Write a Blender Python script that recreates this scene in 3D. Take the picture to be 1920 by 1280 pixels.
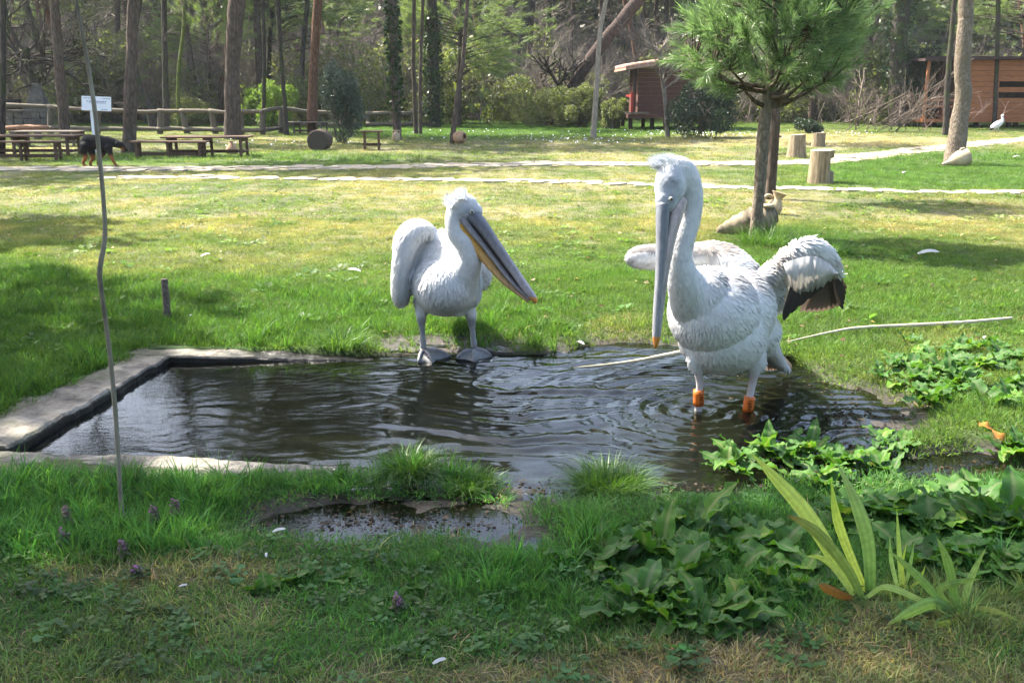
import bpy, bmesh, math, random
import numpy as np
from mathutils import Vector, Matrix, Euler

# ------------------------------------------------------------------ camera, world, sun, exposure
sc = bpy.context.scene
for o in list(bpy.data.objects):
    bpy.data.objects.remove(o)
COL = sc.collection
FPX, CAMZ = 1867.0, 1.5
PITCH = math.atan(470.0 / FPX)
cam_d = bpy.data.cameras.new('camera')
cam_d.sensor_width = 36.0
cam_d.lens = 35.0
cam_d.clip_start = 0.05
cam_d.clip_end = 2000.0
cam = bpy.data.objects.new('camera', cam_d)
COL.objects.link(cam)
cam.location = (0, 0, CAMZ)
cam.rotation_euler = (math.pi / 2 - PITCH, 0, 0)
sc.camera = cam

SUN_EL = math.radians(52)
SHADOW_DIR = Vector((0.84, -0.54)).normalized()      # where shadows fall on the ground
world = bpy.data.worlds.new('World')
sc.world = world
world.use_nodes = True
wn = world.node_tree
wn.nodes.clear()
sky = wn.nodes.new('ShaderNodeTexSky')
sky.sky_type = 'NISHITA'
sky.sun_disc = False
sky.sun_elevation = SUN_EL
# rotation 0 puts the sun over +Y and grows clockwise seen from above
sky.sun_rotation = math.atan2(-SHADOW_DIR.x, -SHADOW_DIR.y)
sky.air_density = 1.0
sky.dust_density = 3.5
sky.ozone_density = 1.0
bg = wn.nodes.new('ShaderNodeBackground')
bg.inputs['Strength'].default_value = 0.15
wo = wn.nodes.new('ShaderNodeOutputWorld')
wn.links.new(sky.outputs[0], bg.inputs[0])
wn.links.new(bg.outputs[0], wo.inputs[0])

sun_d = bpy.data.lights.new('sun', 'SUN')
sun_d.energy = 5.0
sun_d.angle = math.radians(0.53)
sun_d.color = (1.0, 0.94, 0.84)
sun = bpy.data.objects.new('sun', sun_d)
COL.objects.link(sun)
sdir = Vector((SHADOW_DIR.x * math.cos(SUN_EL), SHADOW_DIR.y * math.cos(SUN_EL), -math.sin(SUN_EL)))
sun.rotation_euler = sdir.to_track_quat('-Z', 'Y').to_euler()
sun.location = (-20, 10, 30)

sc.view_settings.view_transform = 'Standard'
sc.view_settings.look = 'None'
sc.view_settings.gamma = 1.0
sc.view_settings.use_curve_mapping = False
sc.view_settings.exposure = 2.1
sc.render.engine = 'CYCLES'
sc.cycles.use_denoising = True
sc.cycles.denoiser = 'OPENIMAGEDENOISE'
sc.cycles.max_bounces = 7
sc.cycles.diffuse_bounces = 3
sc.cycles.glossy_bounces = 3
sc.cycles.transmission_bounces = 4
sc.cycles.transparent_max_bounces = 8
sc.cycles.volume_bounces = 1
sc.cycles.caustics_reflective = False
sc.cycles.caustics_refractive = False
sc.cycles.sample_clamp_indirect = 4.0

R = random.Random(11)
NR = np.random.default_rng(11)
PI = math.pi

# ------------------------------------------------------------------ picture <-> place
CP, SP = math.cos(PITCH), math.sin(PITCH)

def ray(px, py):
    a, b = (px - 960.0) / FPX, (640.0 - py) / FPX
    return np.array([a, b * SP + CP, b * CP - SP])

def G(px, py, z=0.0):
    d = ray(px, py)
    t = (z - CAMZ) / d[2]
    return np.array([d[0] * t, d[1] * t, z])

def U(px, py, Y):
    d = ray(px, py)
    t = Y / d[1]
    return np.array([d[0] * t, Y, CAMZ + d[2] * t])

def MPP(p):
    """metres per photo pixel at a place"""
    return (p[1] * CP - (p[2] - CAMZ) * SP) / FPX

def proj(X, Y, Z):
    dep = Y * CP - (Z - CAMZ) * SP
    up = Y * SP + (Z - CAMZ) * CP
    return 960 + FPX * X / dep, 640 - FPX * up / dep

# ------------------------------------------------------------------ noise
def _hash(ix, iy, seed):
    h = (ix.astype(np.int64) * 374761393 + iy.astype(np.int64) * 668265263 + seed * 982451653) & 0x7fffffff
    h = ((h ^ (h >> 13)) * 1274126177) & 0x7fffffff
    h = h ^ (h >> 16)
    return (h & 0xffff) / 65535.0

def vnoise(x, y, seed=0):
    x = np.asarray(x, float); y = np.asarray(y, float)
    ix = np.floor(x); iy = np.floor(y)
    fx = x - ix; fy = y - iy
    fx = fx * fx * (3 - 2 * fx); fy = fy * fy * (3 - 2 * fy)
    a = _hash(ix, iy, seed); b = _hash(ix + 1, iy, seed)
    c = _hash(ix, iy + 1, seed); d = _hash(ix + 1, iy + 1, seed)
    return (a * (1 - fx) + b * fx) * (1 - fy) + (c * (1 - fx) + d * fx) * fy

def fbm(x, y, seed=0, oct=4):
    s = 0; a = 0.5; n = 0
    for k in range(oct):
        s = s + a * vnoise(np.asarray(x) * 2 ** k, np.asarray(y) * 2 ** k, seed + k * 17)
        n += a; a *= 0.5
    return s / n

def sstep(a, b, x):
    t = np.clip((np.asarray(x, float) - a) / (b - a), 0, 1)
    return t * t * (3 - 2 * t)

# ------------------------------------------------------------------ mesh building
def mesh_np(name, V, Fs, mats=(), mat_idx=None, attrs=None, smooth=True, normals=None):
    V = np.asarray(V, np.float32).reshape(-1, 3)
    if isinstance(Fs, np.ndarray):
        Fs = [Fs]
    Fs = [np.asarray(f, np.int32) for f in Fs if len(f)]
    me = bpy.data.meshes.new(name)
    me.vertices.add(len(V))
    me.vertices.foreach_set('co', V.ravel())
    if Fs:
        loops = np.concatenate([f.ravel() for f in Fs])
        cnt = np.concatenate([np.full(len(f), f.shape[1], np.int32) for f in Fs])
        st = np.concatenate([[0], np.cumsum(cnt)[:-1]]).astype(np.int32)
        me.loops.add(len(loops))
        me.loops.foreach_set('vertex_index', loops.astype(np.int32))
        me.polygons.add(len(cnt))
        me.polygons.foreach_set('loop_start', st)
        me.polygons.foreach_set('loop_total', cnt)
        me.polygons.foreach_set('use_smooth', np.full(len(cnt), smooth))
        if mat_idx is not None:
            me.polygons.foreach_set('material_index', np.asarray(mat_idx, np.int32))
    for m in mats:
        me.materials.append(m)
    for k, (typ, arr) in (attrs or {}).items():
        a = me.attributes.new(k, typ, 'POINT')
        arr = np.asarray(arr, np.float32 if typ not in ('INT',) else np.int32)
        a.data.foreach_set({'FLOAT': 'value', 'INT': 'value', 'FLOAT_COLOR': 'color', 'FLOAT_VECTOR': 'vector'}[typ], arr.ravel())
    me.update(calc_edges=True)
    me.validate()
    if normals is not None: me.normals_split_custom_set_from_vertices(np.asarray(normals, np.float32))
    return me

class MB:
    """collects shapes that belong to ONE mesh object"""
    def __init__(s):
        s.v = []; s.f3 = []; s.f4 = []; s.n = 0; s.c = []
        s.m3 = []; s.m4 = []
    def add(s, V, F, col=None, mi=0):
        V = np.asarray(V, float).reshape(-1, 3)
        s.v.append(V)
        for f in F:
            if len(f) == 3: s.f3.append([i + s.n for i in f]); s.m3.append(mi)
            elif len(f) == 4: s.f4.append([i + s.n for i in f]); s.m4.append(mi)
            else:
                for k in range(1, len(f) - 1):
                    s.f3.append([f[0] + s.n, f[k] + s.n, f[k + 1] + s.n]); s.m3.append(mi)
        s.n += len(V)
        if col is not None:
            col = np.asarray(col, float)
            if col.ndim == 1: col = np.tile(col, (len(V), 1))
            s.c.append(np.hstack([col[:, :3], np.ones((len(V), 1))]))
        return s
    def addnp(s, V, F, col=None, mi=0):
        s.add(V, np.asarray(F).tolist(), col, mi); return s
    def box(s, c, d, rz=0.0, rot=None, col=None, jit=0.0, mi=0):
        V = np.array([[x, y, z] for x in (-.5, .5) for y in (-.5, .5) for z in (-.5, .5)]) * np.asarray(d, float)
        if jit: V = V + NR.uniform(-jit, jit, V.shape)
        M = np.array(Euler(rot if rot is not None else (0, 0, rz)).to_matrix())
        V = V @ M.T + np.asarray(c, float)
        return s.add(V, [(0, 1, 3, 2), (4, 6, 7, 5), (0, 4, 5, 1), (2, 3, 7, 6), (0, 2, 6, 4), (1, 5, 7, 3)], col, mi)
    def tube(s, P, r, n=8, cap=True, col=None, jit=0.0, mi=0):
        V, F = tube(P, r, n, cap, jit)
        return s.add(V, F, col, mi)
    def mesh(s, name, mats, smooth=True):
        if not isinstance(mats, (list, tuple)): mats = [mats]
        V = np.concatenate(s.v)
        Fs = []
        if s.f3: Fs.append(np.array(s.f3))
        if s.f4: Fs.append(np.array(s.f4))
        at = {'col': ('FLOAT_COLOR', np.concatenate(s.c))} if s.c and sum(map(len, s.c)) == len(V) else None
        return mesh_np(name, V, Fs, mats, s.m3 + s.m4, at, smooth)
    def obj(s, name, mats, parent=None, smooth=True, bevel=0, local=False):
        o = link(name, s.mesh(name, mats, smooth), parent, local)
        if bevel:
            b = o.modifiers.new('bevel', 'BEVEL'); b.width = bevel; b.segments = 2; b.limit_method = 'ANGLE'
        return o

def frames(P):
    P = np.asarray(P, float)
    T = np.gradient(P, axis=0)
    T /= np.linalg.norm(T, axis=1)[:, None] + 1e-12
    ref = np.array([0, 0, 1.0]) if abs(T[0][2]) < 0.8 else np.array([0, 1.0, 0])
    N = []
    n = ref - T[0] * np.dot(ref, T[0]); n /= np.linalg.norm(n)
    for t in T:
        n = n - t * np.dot(n, t); n /= np.linalg.norm(n) + 1e-12
        N.append(n.copy())
    N = np.array(N)
    return T, N, np.cross(T, N)

def tube(P, r, n=8, cap=True, jit=0.0):
    P = np.asarray(P, float)
    r = np.broadcast_to(np.asarray(r, float), (len(P),))
    T, N, B = frames(P)
    a = np.linspace(0, 2 * PI, n, endpoint=False)
    rr = r[:, None] * (1 + (NR.uniform(-jit, jit, (len(P), n)) if jit else 0))
    V = P[:, None] + rr[..., None] * (np.cos(a)[None, :, None] * N[:, None] + np.sin(a)[None, :, None] * B[:, None])
    V = V.reshape(-1, 3)
    F = []
    for i in range(len(P) - 1):
        for j in range(n):
            k = (j + 1) % n
            F.append((i * n + j, i * n + k, (i + 1) * n + k, (i + 1) * n + j))
    if cap:
        F.append(tuple(range(n - 1, -1, -1)))
        F.append(tuple((len(P) - 1) * n + j for j in range(n)))
    return V, F

def crom(P, m):
    """Catmull-Rom resample of rows to m rows"""
    P = np.asarray(P, float)
    if P.ndim == 1: P = P[:, None]
    n = len(P)
    Q = np.vstack([2 * P[0] - P[1], P, 2 * P[-1] - P[-2]])
    t = np.linspace(0, n - 1, m)
    i = np.minimum(t.astype(int), n - 2); f = (t - i)[:, None]
    p0, p1, p2, p3 = Q[i], Q[i + 1], Q[i + 2], Q[i + 3]
    return 0.5 * (2 * p1 + (p2 - p0) * f + (2 * p0 - 5 * p1 + 4 * p2 - p3) * f ** 2 + (3 * p1 - p0 - 3 * p2 + p3) * f ** 3)

def lathe(prof, n=20):
    """(r, z) rows -> V, F"""
    prof = np.asarray(prof, float)
    a = np.linspace(0, 2 * PI, n, endpoint=False)
    V = np.stack([prof[:, 0][:, None] * np.cos(a), prof[:, 0][:, None] * np.sin(a), np.repeat(prof[:, 1][:, None], n, 1)], -1).reshape(-1, 3)
    F = []
    for i in range(len(prof) - 1):
        for j in range(n):
            k = (j + 1) % n
            F.append((i * n + j, i * n + k, (i + 1) * n + k, (i + 1) * n + j))
    return V, F

def wloc(o):
    v = Vector((0, 0, 0))
    while o is not None:
        v = v + o.location; o = o.parent if LOCAL.get(o.name, True) else None
    return v
LOCAL = {}

def link(name, data, parent=None, local=False):
    """local: the mesh is built about its parent's origin; else it is built in world coordinates and moved to its own origin"""
    o = bpy.data.objects.new(name, data)
    COL.objects.link(o)
    if parent is not None:
        o.parent = parent
        if not local:
            off = wloc(parent)
            data.transform(Matrix.Translation(-off))
    return o

def tag(o, label=None, cat=None, group=None, kind=None):
    if label: o['label'] = label
    if cat: o['category'] = cat
    if group: o['group'] = group
    if kind: o['kind'] = kind
    return o

def thing(name, label, cat, loc=(0, 0, 0), group=None):
    o = bpy.data.objects.new(name, None)
    o.empty_display_size = 0.1
    COL.objects.link(o)
    o.location = tuple(float(v) for v in loc)
    return tag(o, label, cat, group)

def dup(o, parent=None, loc=None, rot=None, scale=None, label=None, group=None):
    c = o.copy()
    COL.objects.link(c)
    if parent is not None: c.parent = parent
    if loc is not None: c.location = tuple(float(v) for v in loc)
    if rot is not None: c.rotation_euler = rot
    if scale is not None: c.scale = scale if hasattr(scale, '__len__') else (scale,) * 3
    if label: c['label'] = label
    if group: c['group'] = group
    for ch in o.children:
        dup(ch, c)
    return c

# ------------------------------------------------------------------ materials
MATS = {}
class NT:
    def __init__(s, name):
        s.m = bpy.data.materials.new(name); s.m.use_nodes = True
        s.t = s.m.node_tree; s.t.nodes.clear()
        s.out = s.n('ShaderNodeOutputMaterial')
    def n(s, typ, **kw):
        x = s.t.nodes.new(typ)
        for k, v in kw.items():
            if k.startswith('i_'):
                x.inputs[k[2:].replace('_', ' ')].default_value = v
            else: setattr(x, k, v)
        return x
    def l(s, a, b): s.t.links.new(a, b); return b
    def coord(s, kind='Object', scale=(1, 1, 1), rot=(0, 0, 0)):
        tc = s.n('ShaderNodeTexCoord'); mp = s.n('ShaderNodeMapping')
        mp.inputs['Scale'].default_value = scale; mp.inputs['Rotation'].default_value = rot
        s.l(tc.outputs[kind], mp.inputs['Vector']); return mp.outputs[0]
    def noise(s, vec, scale, detail=4, rough=0.55, dist=0.0):
        x = s.n('ShaderNodeTexNoise')
        x.inputs['Scale'].default_value = scale; x.inputs['Detail'].default_value = detail
        x.inputs['Roughness'].default_value = rough; x.inputs['Distortion'].default_value = dist
        if vec is not None: s.l(vec, x.inputs['Vector'])
        return x.outputs['Fac']
    def voro(s, vec, scale, feature='F1', out='Distance'):
        x = s.n('ShaderNodeTexVoronoi'); x.feature = feature
        x.inputs['Scale'].default_value = scale
        s.l(vec, x.inputs['Vector']); return x.outputs[out]
    def ramp(s, fac, stops):
        x = s.n('ShaderNodeValToRGB')
        e = x.color_ramp.elements
        while len(e) < len(stops): e.new(0.5)
        for el, (p, c) in zip(e, stops):
            el.position = p; el.color = tuple(c) + ((1,) if len(c) == 3 else ())
        s.l(fac, x.inputs[0]); return x.outputs[0]
    def mix(s, fac, a, b, mode='MIX'):
        x = s.n('ShaderNodeMix', data_type='RGBA', blend_type=mode)
        for i, v in ((0, fac), (6, a), (7, b)):
            if isinstance(v, (int, float)): x.inputs[i].default_value = v
            elif isinstance(v, (tuple, list)): x.inputs[i].default_value = tuple(v) + ((1,) if len(v) == 3 else ())
            else: s.l(v, x.inputs[i])
        return x.outputs[2]
    def math(s, op, a, b=0.5):
        x = s.n('ShaderNodeMath', operation=op)
        for i, v in enumerate((a, b)):
            if isinstance(v, (int, float)): x.inputs[i].default_value = v
            else: s.l(v, x.inputs[i])
        return x.outputs[0]
    def attr(s, name, typ='GEOMETRY', out='Color'):
        x = s.n('ShaderNodeAttribute', attribute_name=name, attribute_type=typ); return x.outputs[out]
    def bump(s, h, strength=0.3, dist=0.02, normal=None):
        x = s.n('ShaderNodeBump'); x.inputs['Strength'].default_value = strength; x.inputs['Distance'].default_value = dist
        s.l(h, x.inputs['Height'])
        if normal is not None: s.l(normal, x.inputs['Normal'])
        return x.outputs[0]
    def bsdf(s, color=None, rough=0.8, spec=0.3, normal=None, **kw):
        x = s.n('ShaderNodeBsdfPrincipled')
        x.inputs['Specular IOR Level'].default_value = spec
        if color is not None:
            if isinstance(color, (tuple, list)): x.inputs['Base Color'].default_value = tuple(color) + ((1,) if len(color) == 3 else ())
            else: s.l(color, x.inputs['Base Color'])
        if isinstance(rough, (int, float)): x.inputs['Roughness'].default_value = rough
        else: s.l(rough, x.inputs['Roughness'])
        if normal is not None: s.l(normal, x.inputs['Normal'])
        for k, v in kw.items(): x.inputs[k].default_value = v
        return x
    def done(s, sh):
        s.l(sh if not hasattr(sh, 'outputs') else sh.outputs[0], s.out.inputs['Surface'])
        s.m.cycles.emission_sampling = 'NONE'
        MATS[s.m.name] = s.m
        return s.m

def leafmat(name, color_fn, transl=0.42, rough=0.5, spec=0.35, tcol=(1.25, 1.35, 0.55), bump=None):
    t = NT(name)
    c = color_fn(t)
    p = t.bsdf(c, rough, spec)
    if bump: t.l(bump(t), p.inputs['Normal'])
    tr = t.n('ShaderNodeBsdfTranslucent')
    t.l(t.mix(1.0, c, tcol, 'MULTIPLY'), tr.inputs[0])
    mx = t.n('ShaderNodeMixShader'); mx.inputs[0].default_value = transl
    t.l(p.outputs[0], mx.inputs[1]); t.l(tr.outputs[0], mx.inputs[2])
    return t.done(mx)

def island_rand(t, lo, hi, seed=0.0):
    g = t.n('ShaderNodeNewGeometry')
    return t.ramp(g.outputs['Random Per Island'], [(0.0, lo), (1.0, hi)])

# grass: the tint comes from each tuft's own point
def _grass(t):
    c = t.attr('tint', 'INSTANCER')
    g = t.n('ShaderNodeNewGeometry')
    v = t.ramp(g.outputs['Random Per Island'], [(0.0, (0.65, 0.65, 0.65)), (1.0, (1.35, 1.3, 1.2))])
    return t.mix(1.0, c, v, 'MULTIPLY')
M_GRASS = leafmat('grass_blade', _grass, 0.45, 0.55, 0.25, (1.3, 1.3, 0.7))

def bark(name, lo, mid, hi, vs=(9, 9, 2.2), moss=None, red=None):
    t = NT(name)
    v = t.coord('Object', vs)
    wob = t.n('ShaderNodeTexNoise'); wob.inputs['Scale'].default_value = 1.3; wob.inputs['Detail'].default_value = 5; t.l(v, wob.inputs['Vector'])
    vm = t.n('ShaderNodeVectorMath', operation='MULTIPLY_ADD'); t.l(wob.outputs['Color'], vm.inputs[0]); vm.inputs[1].default_value = (1.3, 1.3, 1.3); t.l(v, vm.inputs[2])
    a = t.voro(vm.outputs[0], 1.25, 'DISTANCE_TO_EDGE'); b = t.noise(v, 2.6, 7, 0.7)
    h = t.math('ADD', t.math('MULTIPLY', t.math('MINIMUM', a, 0.22), 1.3), t.math('MULTIPLY', b, 0.95))
    c = t.ramp(h, [(0.18, lo), (0.55, mid), (0.95, hi)])
    if red: c = t.mix(t.ramp(t.noise(t.coord('Object', (1, 1, .5)), 1.3), [(0.45, (0, 0, 0)), (0.6, (1, 1, 1))]), c, red)
    if moss: c = t.mix(t.ramp(t.noise(t.coord('Object'), 1.6, 5), [(0.5, (0, 0, 0)), (0.62, (.8, .8, .8))]), c, moss)
    return t.done(t.bsdf(c, 0.95, 0.15, t.bump(h, 0.9, 0.03)))
M_BARK = bark('grey_brown_bark', (.02, .015, .012), (.08, .06, .046), (.155, .12, .095))
M_BARK_RED = bark('red_brown_bark', (.035, .018, .012), (.13, .07, .045), (.22, .13, .085))
M_BARK_DARK = bark('dark_bark', (.014, .012, .01), (.05, .042, .035), (.1, .085, .072), moss=(.05, .07, .02))
M_BARK_PALE = bark('pale_bark', (.1, .085, .065), (.26, .22, .17), (.4, .35, .28), (12, 12, 3))
M_BARK_GREY = bark('scaly_grey_bark', (.04, .031, .023), (.165, .13, .097), (.3, .255, .2), (16, 16, 7), moss=(.16, .13, .09))

def simple(name, stops, scale=6, vs=(1, 1, 1), rough=0.85, spec=0.25, bump=0.3, bdist=0.01, detail=5):
    t = NT(name)
    v = t.coord('Object', vs)
    n = t.noise(v, scale, detail, 0.6)
    return t.done(t.bsdf(t.ramp(n, stops), rough, spec, t.bump(n, bump, bdist)))

M_WOODOLD = simple('weathered_wood', [(.3, (.05, .038, .03)), (.55, (.13, .105, .085)), (.75, (.22, .185, .15))], 5, (14, 14, 14))
M_WOODTABLE = simple('brown_table_wood', [(.3, (.045, .025, .017)), (.55, (.11, .065, .042)), (.75, (.19, .13, .095))], 4, (10, 10, 10))
M_RAIL = simple('pole_wood', [(.3, (.08, .065, .045)), (.55, (.13, .108, .078)), (.75, (.22, .19, .14))], 6, (3, 12, 12))
M_STUMP = simple('stump_wood', [(.3, (.1, .075, .045)), (.52, (.225, .175, .11)), (.75, (.33, .27, .18))], 3, (9, 9, 1.2), bump=.5)
M_STUMPTOP = simple('sawn_wood', [(.35, (.25, .2, .135)), (.6, (.38, .33, .25))], 8)
M_TERRA = simple('terracotta', [(.35, (.27, .16, .09)), (.6, (.4, .26, .16)), (.8, (.46, .33, .22))], 5)
M_CLAY = simple('pale_clay', [(.3, (.26, .2, .13)), (.55, (.43, .34, .22)), (.8, (.52, .43, .3))], 5)
M_CONCRETE = None
M_STONE = simple('pale_flagstone', [(.3, (.19, .16, .11)), (.55, (.32, .28, .205)), (.75, (.41, .365, .28))], 5, bump=.5)
M_CANE = simple('dry_cane', [(.3, (.36, .31, .2)), (.6, (.55, .5, .37))], 4, (2, 20, 20))
M_TWIG = simple('bare_twig', [(.3, (.08, .066, .052)), (.6, (.18, .152, .125)), (.8, (.28, .245, .21))], 3)
M_BLACK = simple('soot_black', [(.3, (.012, .012, .012)), (.7, (.03, .028, .026))], 4)
M_MASON = simple('rough_masonry', [(.3, (.06, .055, .05)), (.6, (.15, .14, .125)), (.8, (.24, .22, .2))], 4, bump=.6)
M_WHITE = simple('white_paint', [(.3, (.74, .75, .76)), (.7, (.82, .82, .82))], 3, rough=.5)
# ------------------------------------------------------------------ the lie of the land
WATER_Z = -0.040
PA, PB, PC, PD = np.array([-2.18, 4.09]), np.array([-1.99, 5.61]), np.array([1.7, 5.70]), np.array([1.7, 3.66])

def in_quad(x, y, q, grow=0.0):
    m = np.ones(np.shape(x), bool)
    for i in range(4):
        a, b = q[i], q[(i + 1) % 4]
        e = b - a; e = e / np.linalg.norm(e)
        m &= ((x - a[0]) * e[1] - (y - a[1]) * e[0]) > -grow      # clockwise quad
    return m
POND = [PA, PB, PC, PD]

def blob(px, py, cx, cy, rx, ry, soft=0.5):
    d = np.sqrt(((px - cx) / rx) ** 2 + ((py - cy) / ry) ** 2)
    return 1 - sstep(1 - soft * 0.5, 1 + soft * 0.5, d)

def wetness(x, y):
    px, py = proj(x, y, 0.0)
    w = np.maximum.reduce([
        blob(px, py, 1400, 752, 235, 72, .6),
        blob(px, py, 1180, 720, 250, 90, .4),
        blob(px, py, 1590, 775, 160, 62, .7),
        blob(px, py, 1830, 862, 200, 34, .6) * .9,
        blob(px, py, 1180, 903, 300, 36, .6) * .97,
        blob(px, py, 1480, 850, 200, 45, .6) * .8,
        blob(px, py, 720, 962, 290, 46, .7) * .97,
        blob(px, py, 960, 1005, 110, 30, .8) * .8,
        blob(px, py, 840, 640, 160, 22, .8) * .8,
    ])
    return np.where(np.asarray(y) < 12, w, 0)

def height(x, y):
    x = np.asarray(x, float); y = np.asarray(y, float)
    z = (fbm(x * .9, y * .9, 3, 4) - .5) * .05 * sstep(1.0, 9.0, y) + (fbm(x * 5, y * 5, 9, 3) - .5) * .03
    w = wetness(x, y)
    n = (fbm(x * 6, y * 6, 21, 4) - .5)
    px, py = proj(x, y, 0.0)
    deep = np.maximum(blob(px, py, 1330, 745, 260, 70, .5), blob(px, py, 1180, 720, 250, 85, .4)) + .5 * blob(px, py, 720, 962, 270, 34, .6) + .35 * blob(px, py, 1180, 898, 280, 22, .6) + .4 * blob(px, py, 1830, 862, 180, 26, .6)
    zw = WATER_Z - .001 + n * .085 - deep * .045
    z = z * (1 - w) + zw * w
    # a hillside of woods far behind
    z = z + 26 * sstep(85, 190, y)
    return z

def axis(lo, hi, f0, f1, fine, coarse):
    mid = np.arange(f0, f1, fine)
    def grow(a, b):
        out = []; p = a; st = fine
        while (p < b) if b > a else (p > b):
            st = min(st * 1.13, coarse); p = p + st if b > a else p - st
            out.append(p)
        return np.array(out)
    return np.concatenate([grow(f0, lo)[::-1], mid, grow(f1, hi)])

gx = axis(-260, 260, -3.6, 4.4, .035, 8)
gy = axis(-120, 420, 1.6, 7.4, .035, 8)
X, Y = np.meshgrid(gx, gy)
Z = height(X, Y)
rimq = [PA + (-.2, -.1), PB + (-.15, .12), PC + (0, .12), PD + (0, -.1)]
inner = in_quad(X, Y, rimq)
Z = np.where(inner, np.minimum(Z, -.45 + .36 * sstep(.1, 1.75, X) + .05 * (fbm(X * 2, Y * 2, 14, 3) - .5)), Z)
lip = in_quad(X, Y, [PA + (-.2, -.3), PB + (-.15, .12), PC + (0, .12), PD + (0, -.3)]) & ~inner & (X < .4) & (X > -.75)
Z = np.where(lip, np.minimum(Z, -.04), Z)

# what grows or lies where
def fields(x, y):
    px, py = proj(x, y, 0.0)
    n1 = fbm(x * .8, y * .8, 31, 4); n2 = fbm(x * 2.6, y * 2.6, 41, 3)
    lush = np.maximum.reduce([
        blob(px, py, 330, 600, 540, 85, 1.0) * .9,
        blob(px, py, -60, 640, 320, 170, .4),
        blob(px, py, 900, 620, 240, 50, .7) * .7,
        blob(px, py, 150, 975, 330, 90, .6) * .85,
        blob(px, py, 640, 885, 330, 36, .5) * .9,
        blob(px, py, 1010, 1020, 210, 60, .6) * .75,
        blob(px, py, 1370, 930, 150, 50, .5) * .8,
        blob(px, py, 1480, 560, 640, 110, .5) * .62,
        blob(px, py, 1830, 800, 220, 60, .5) * .6,
        blob(px, py, 1480, 465, 150, 42, .6) * .9,
        blob(px, py, 1200, 1050, 500, 110, .6) * .6,
        blob(px, py, 1900, 1050, 300, 160, .6) * .6,
    ])
    lush = np.clip(lush * (.6 + .8 * n2) + (n1 - .5) * .5 * (lush > .05), 0, 1) * (1 - .85 * blob(px, py, 720, 1000, 330, 60, .8)) * (1 - .6 * blob(px, py, 1180, 930, 260, 36, .8))
    lush = np.where(y > 14, 0, lush)
    far = sstep(330, 300, py)
    green_far = np.maximum.reduce([blob(px, py, 1000, 246, 420, 18, .8), blob(px, py, 1800, 325, 330, 42, .7), blob(px, py, 430, 300, 380, 14, .8) * .8, blob(px, py, 1560, 330, 200, 26, .7) * .7])
    dry = np.maximum.reduce([
        blob(px, py, 120, 1190, 420, 90, .7) * .4,
        blob(px, py, 1480, 1250, 420, 50, .7) * .6,
        blob(px, py, 300, 1075, 260, 34, .7) * .7,
        blob(px, py, 960, 1300, 1300, 50, .8) * .5,
        blob(px, py, 1800, 1150, 220, 60, .6) * .7,
        .36 * sstep(560, 470, py) * sstep(235, 262, py),
        .8 * blob(px, py, 1270, 262, 420, 16, .6),
        .75 * blob(px, py, 1640, 268, 200, 12, .6),
        .5 * blob(px, py, 1180, 615, 80, 30, .6),
        .55 * blob(px, py, 1760, 640, 120, 26, .6),
        .5 * blob(px, py, 880, 430, 300, 40, .8),
    ])
    dry = np.clip(dry + (n1 - .5) * 1.1 + (n2 - .5) * .7, 0, 1) * np.where(dry > .02, 1, .5)
    dry = dry * (1 - .8 * green_far) * (1 - .75 * lush)
    return px, py, lush, np.clip(dry, 0, 1), green_far, n1, n2

px, py, lush, dry, gfar, n1, n2 = fields(X, Y)
wet = wetness(X, Y)
def lerp(a, b, t): return np.asarray(a) * (1 - t[..., None]) + np.asarray(b) * t[..., None]
gc = lerp((.06, .06, .026), (.04, .075, .018), np.clip(lush + gfar + .25, 0, 1))
gc = lerp(gc, np.where((py > 800)[..., None], (.15, .12, .07), (.24, .2, .11)), dry * .9)
gc = lerp(gc, (.03, .024, .017), np.clip(wet * 1.6, 0, 1))
gc = np.where(((Y > 50))[..., None], lerp((.07, .065, .035), (.1, .08, .05), n2), gc)
gc = np.where((inner & (Z < -.07))[..., None], np.array((.012, .015, .0095)), gc)
ny, nx = X.shape
idx = np.arange(nx * ny).reshape(ny, nx)
quads = np.stack([idx[:-1, :-1], idx[:-1, 1:], idx[1:, 1:], idx[1:, :-1]], -1).reshape(-1, 4)

t = NT('soil')
c = t.attr('gcol')
n = t.noise(t.coord('Object'), 26, 8, .7)
nb = t.noise(t.coord('Object'), 3.2, 6, .6)
cc = t.mix(1.0, c, t.ramp(n, [(.25, (.45, .45, .45)), (.5, (1, 1, 1)), (.75, (1.55, 1.5, 1.4))]), 'MULTIPLY')
cc = t.mix(1.0, cc, t.ramp(nb, [(.3, (.75, .78, .75)), (.7, (1.25, 1.2, 1.2))]), 'MULTIPLY')
wt = t.attr('wet', out='Fac')
rg = t.ramp(wt, [(0.1, (.95, .95, .95)), (.75, (.5, .5, .5))])
gb = t.bsdf(cc, .9, .35, t.bump(n, .7, .02))
t.l(rg, gb.inputs['Roughness'])
M_SOIL = t.done(gb)
gcol = np.concatenate([gc.reshape(-1, 3), np.ones((nx * ny, 1))], 1)
ground = link('ground', mesh_np('ground', np.stack([X, Y, Z], -1), quads, [M_SOIL],
              attrs={'gcol': ('FLOAT_COLOR', gcol), 'wet': ('FLOAT', wet.ravel())}))
tag(ground, kind='structure')

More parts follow.
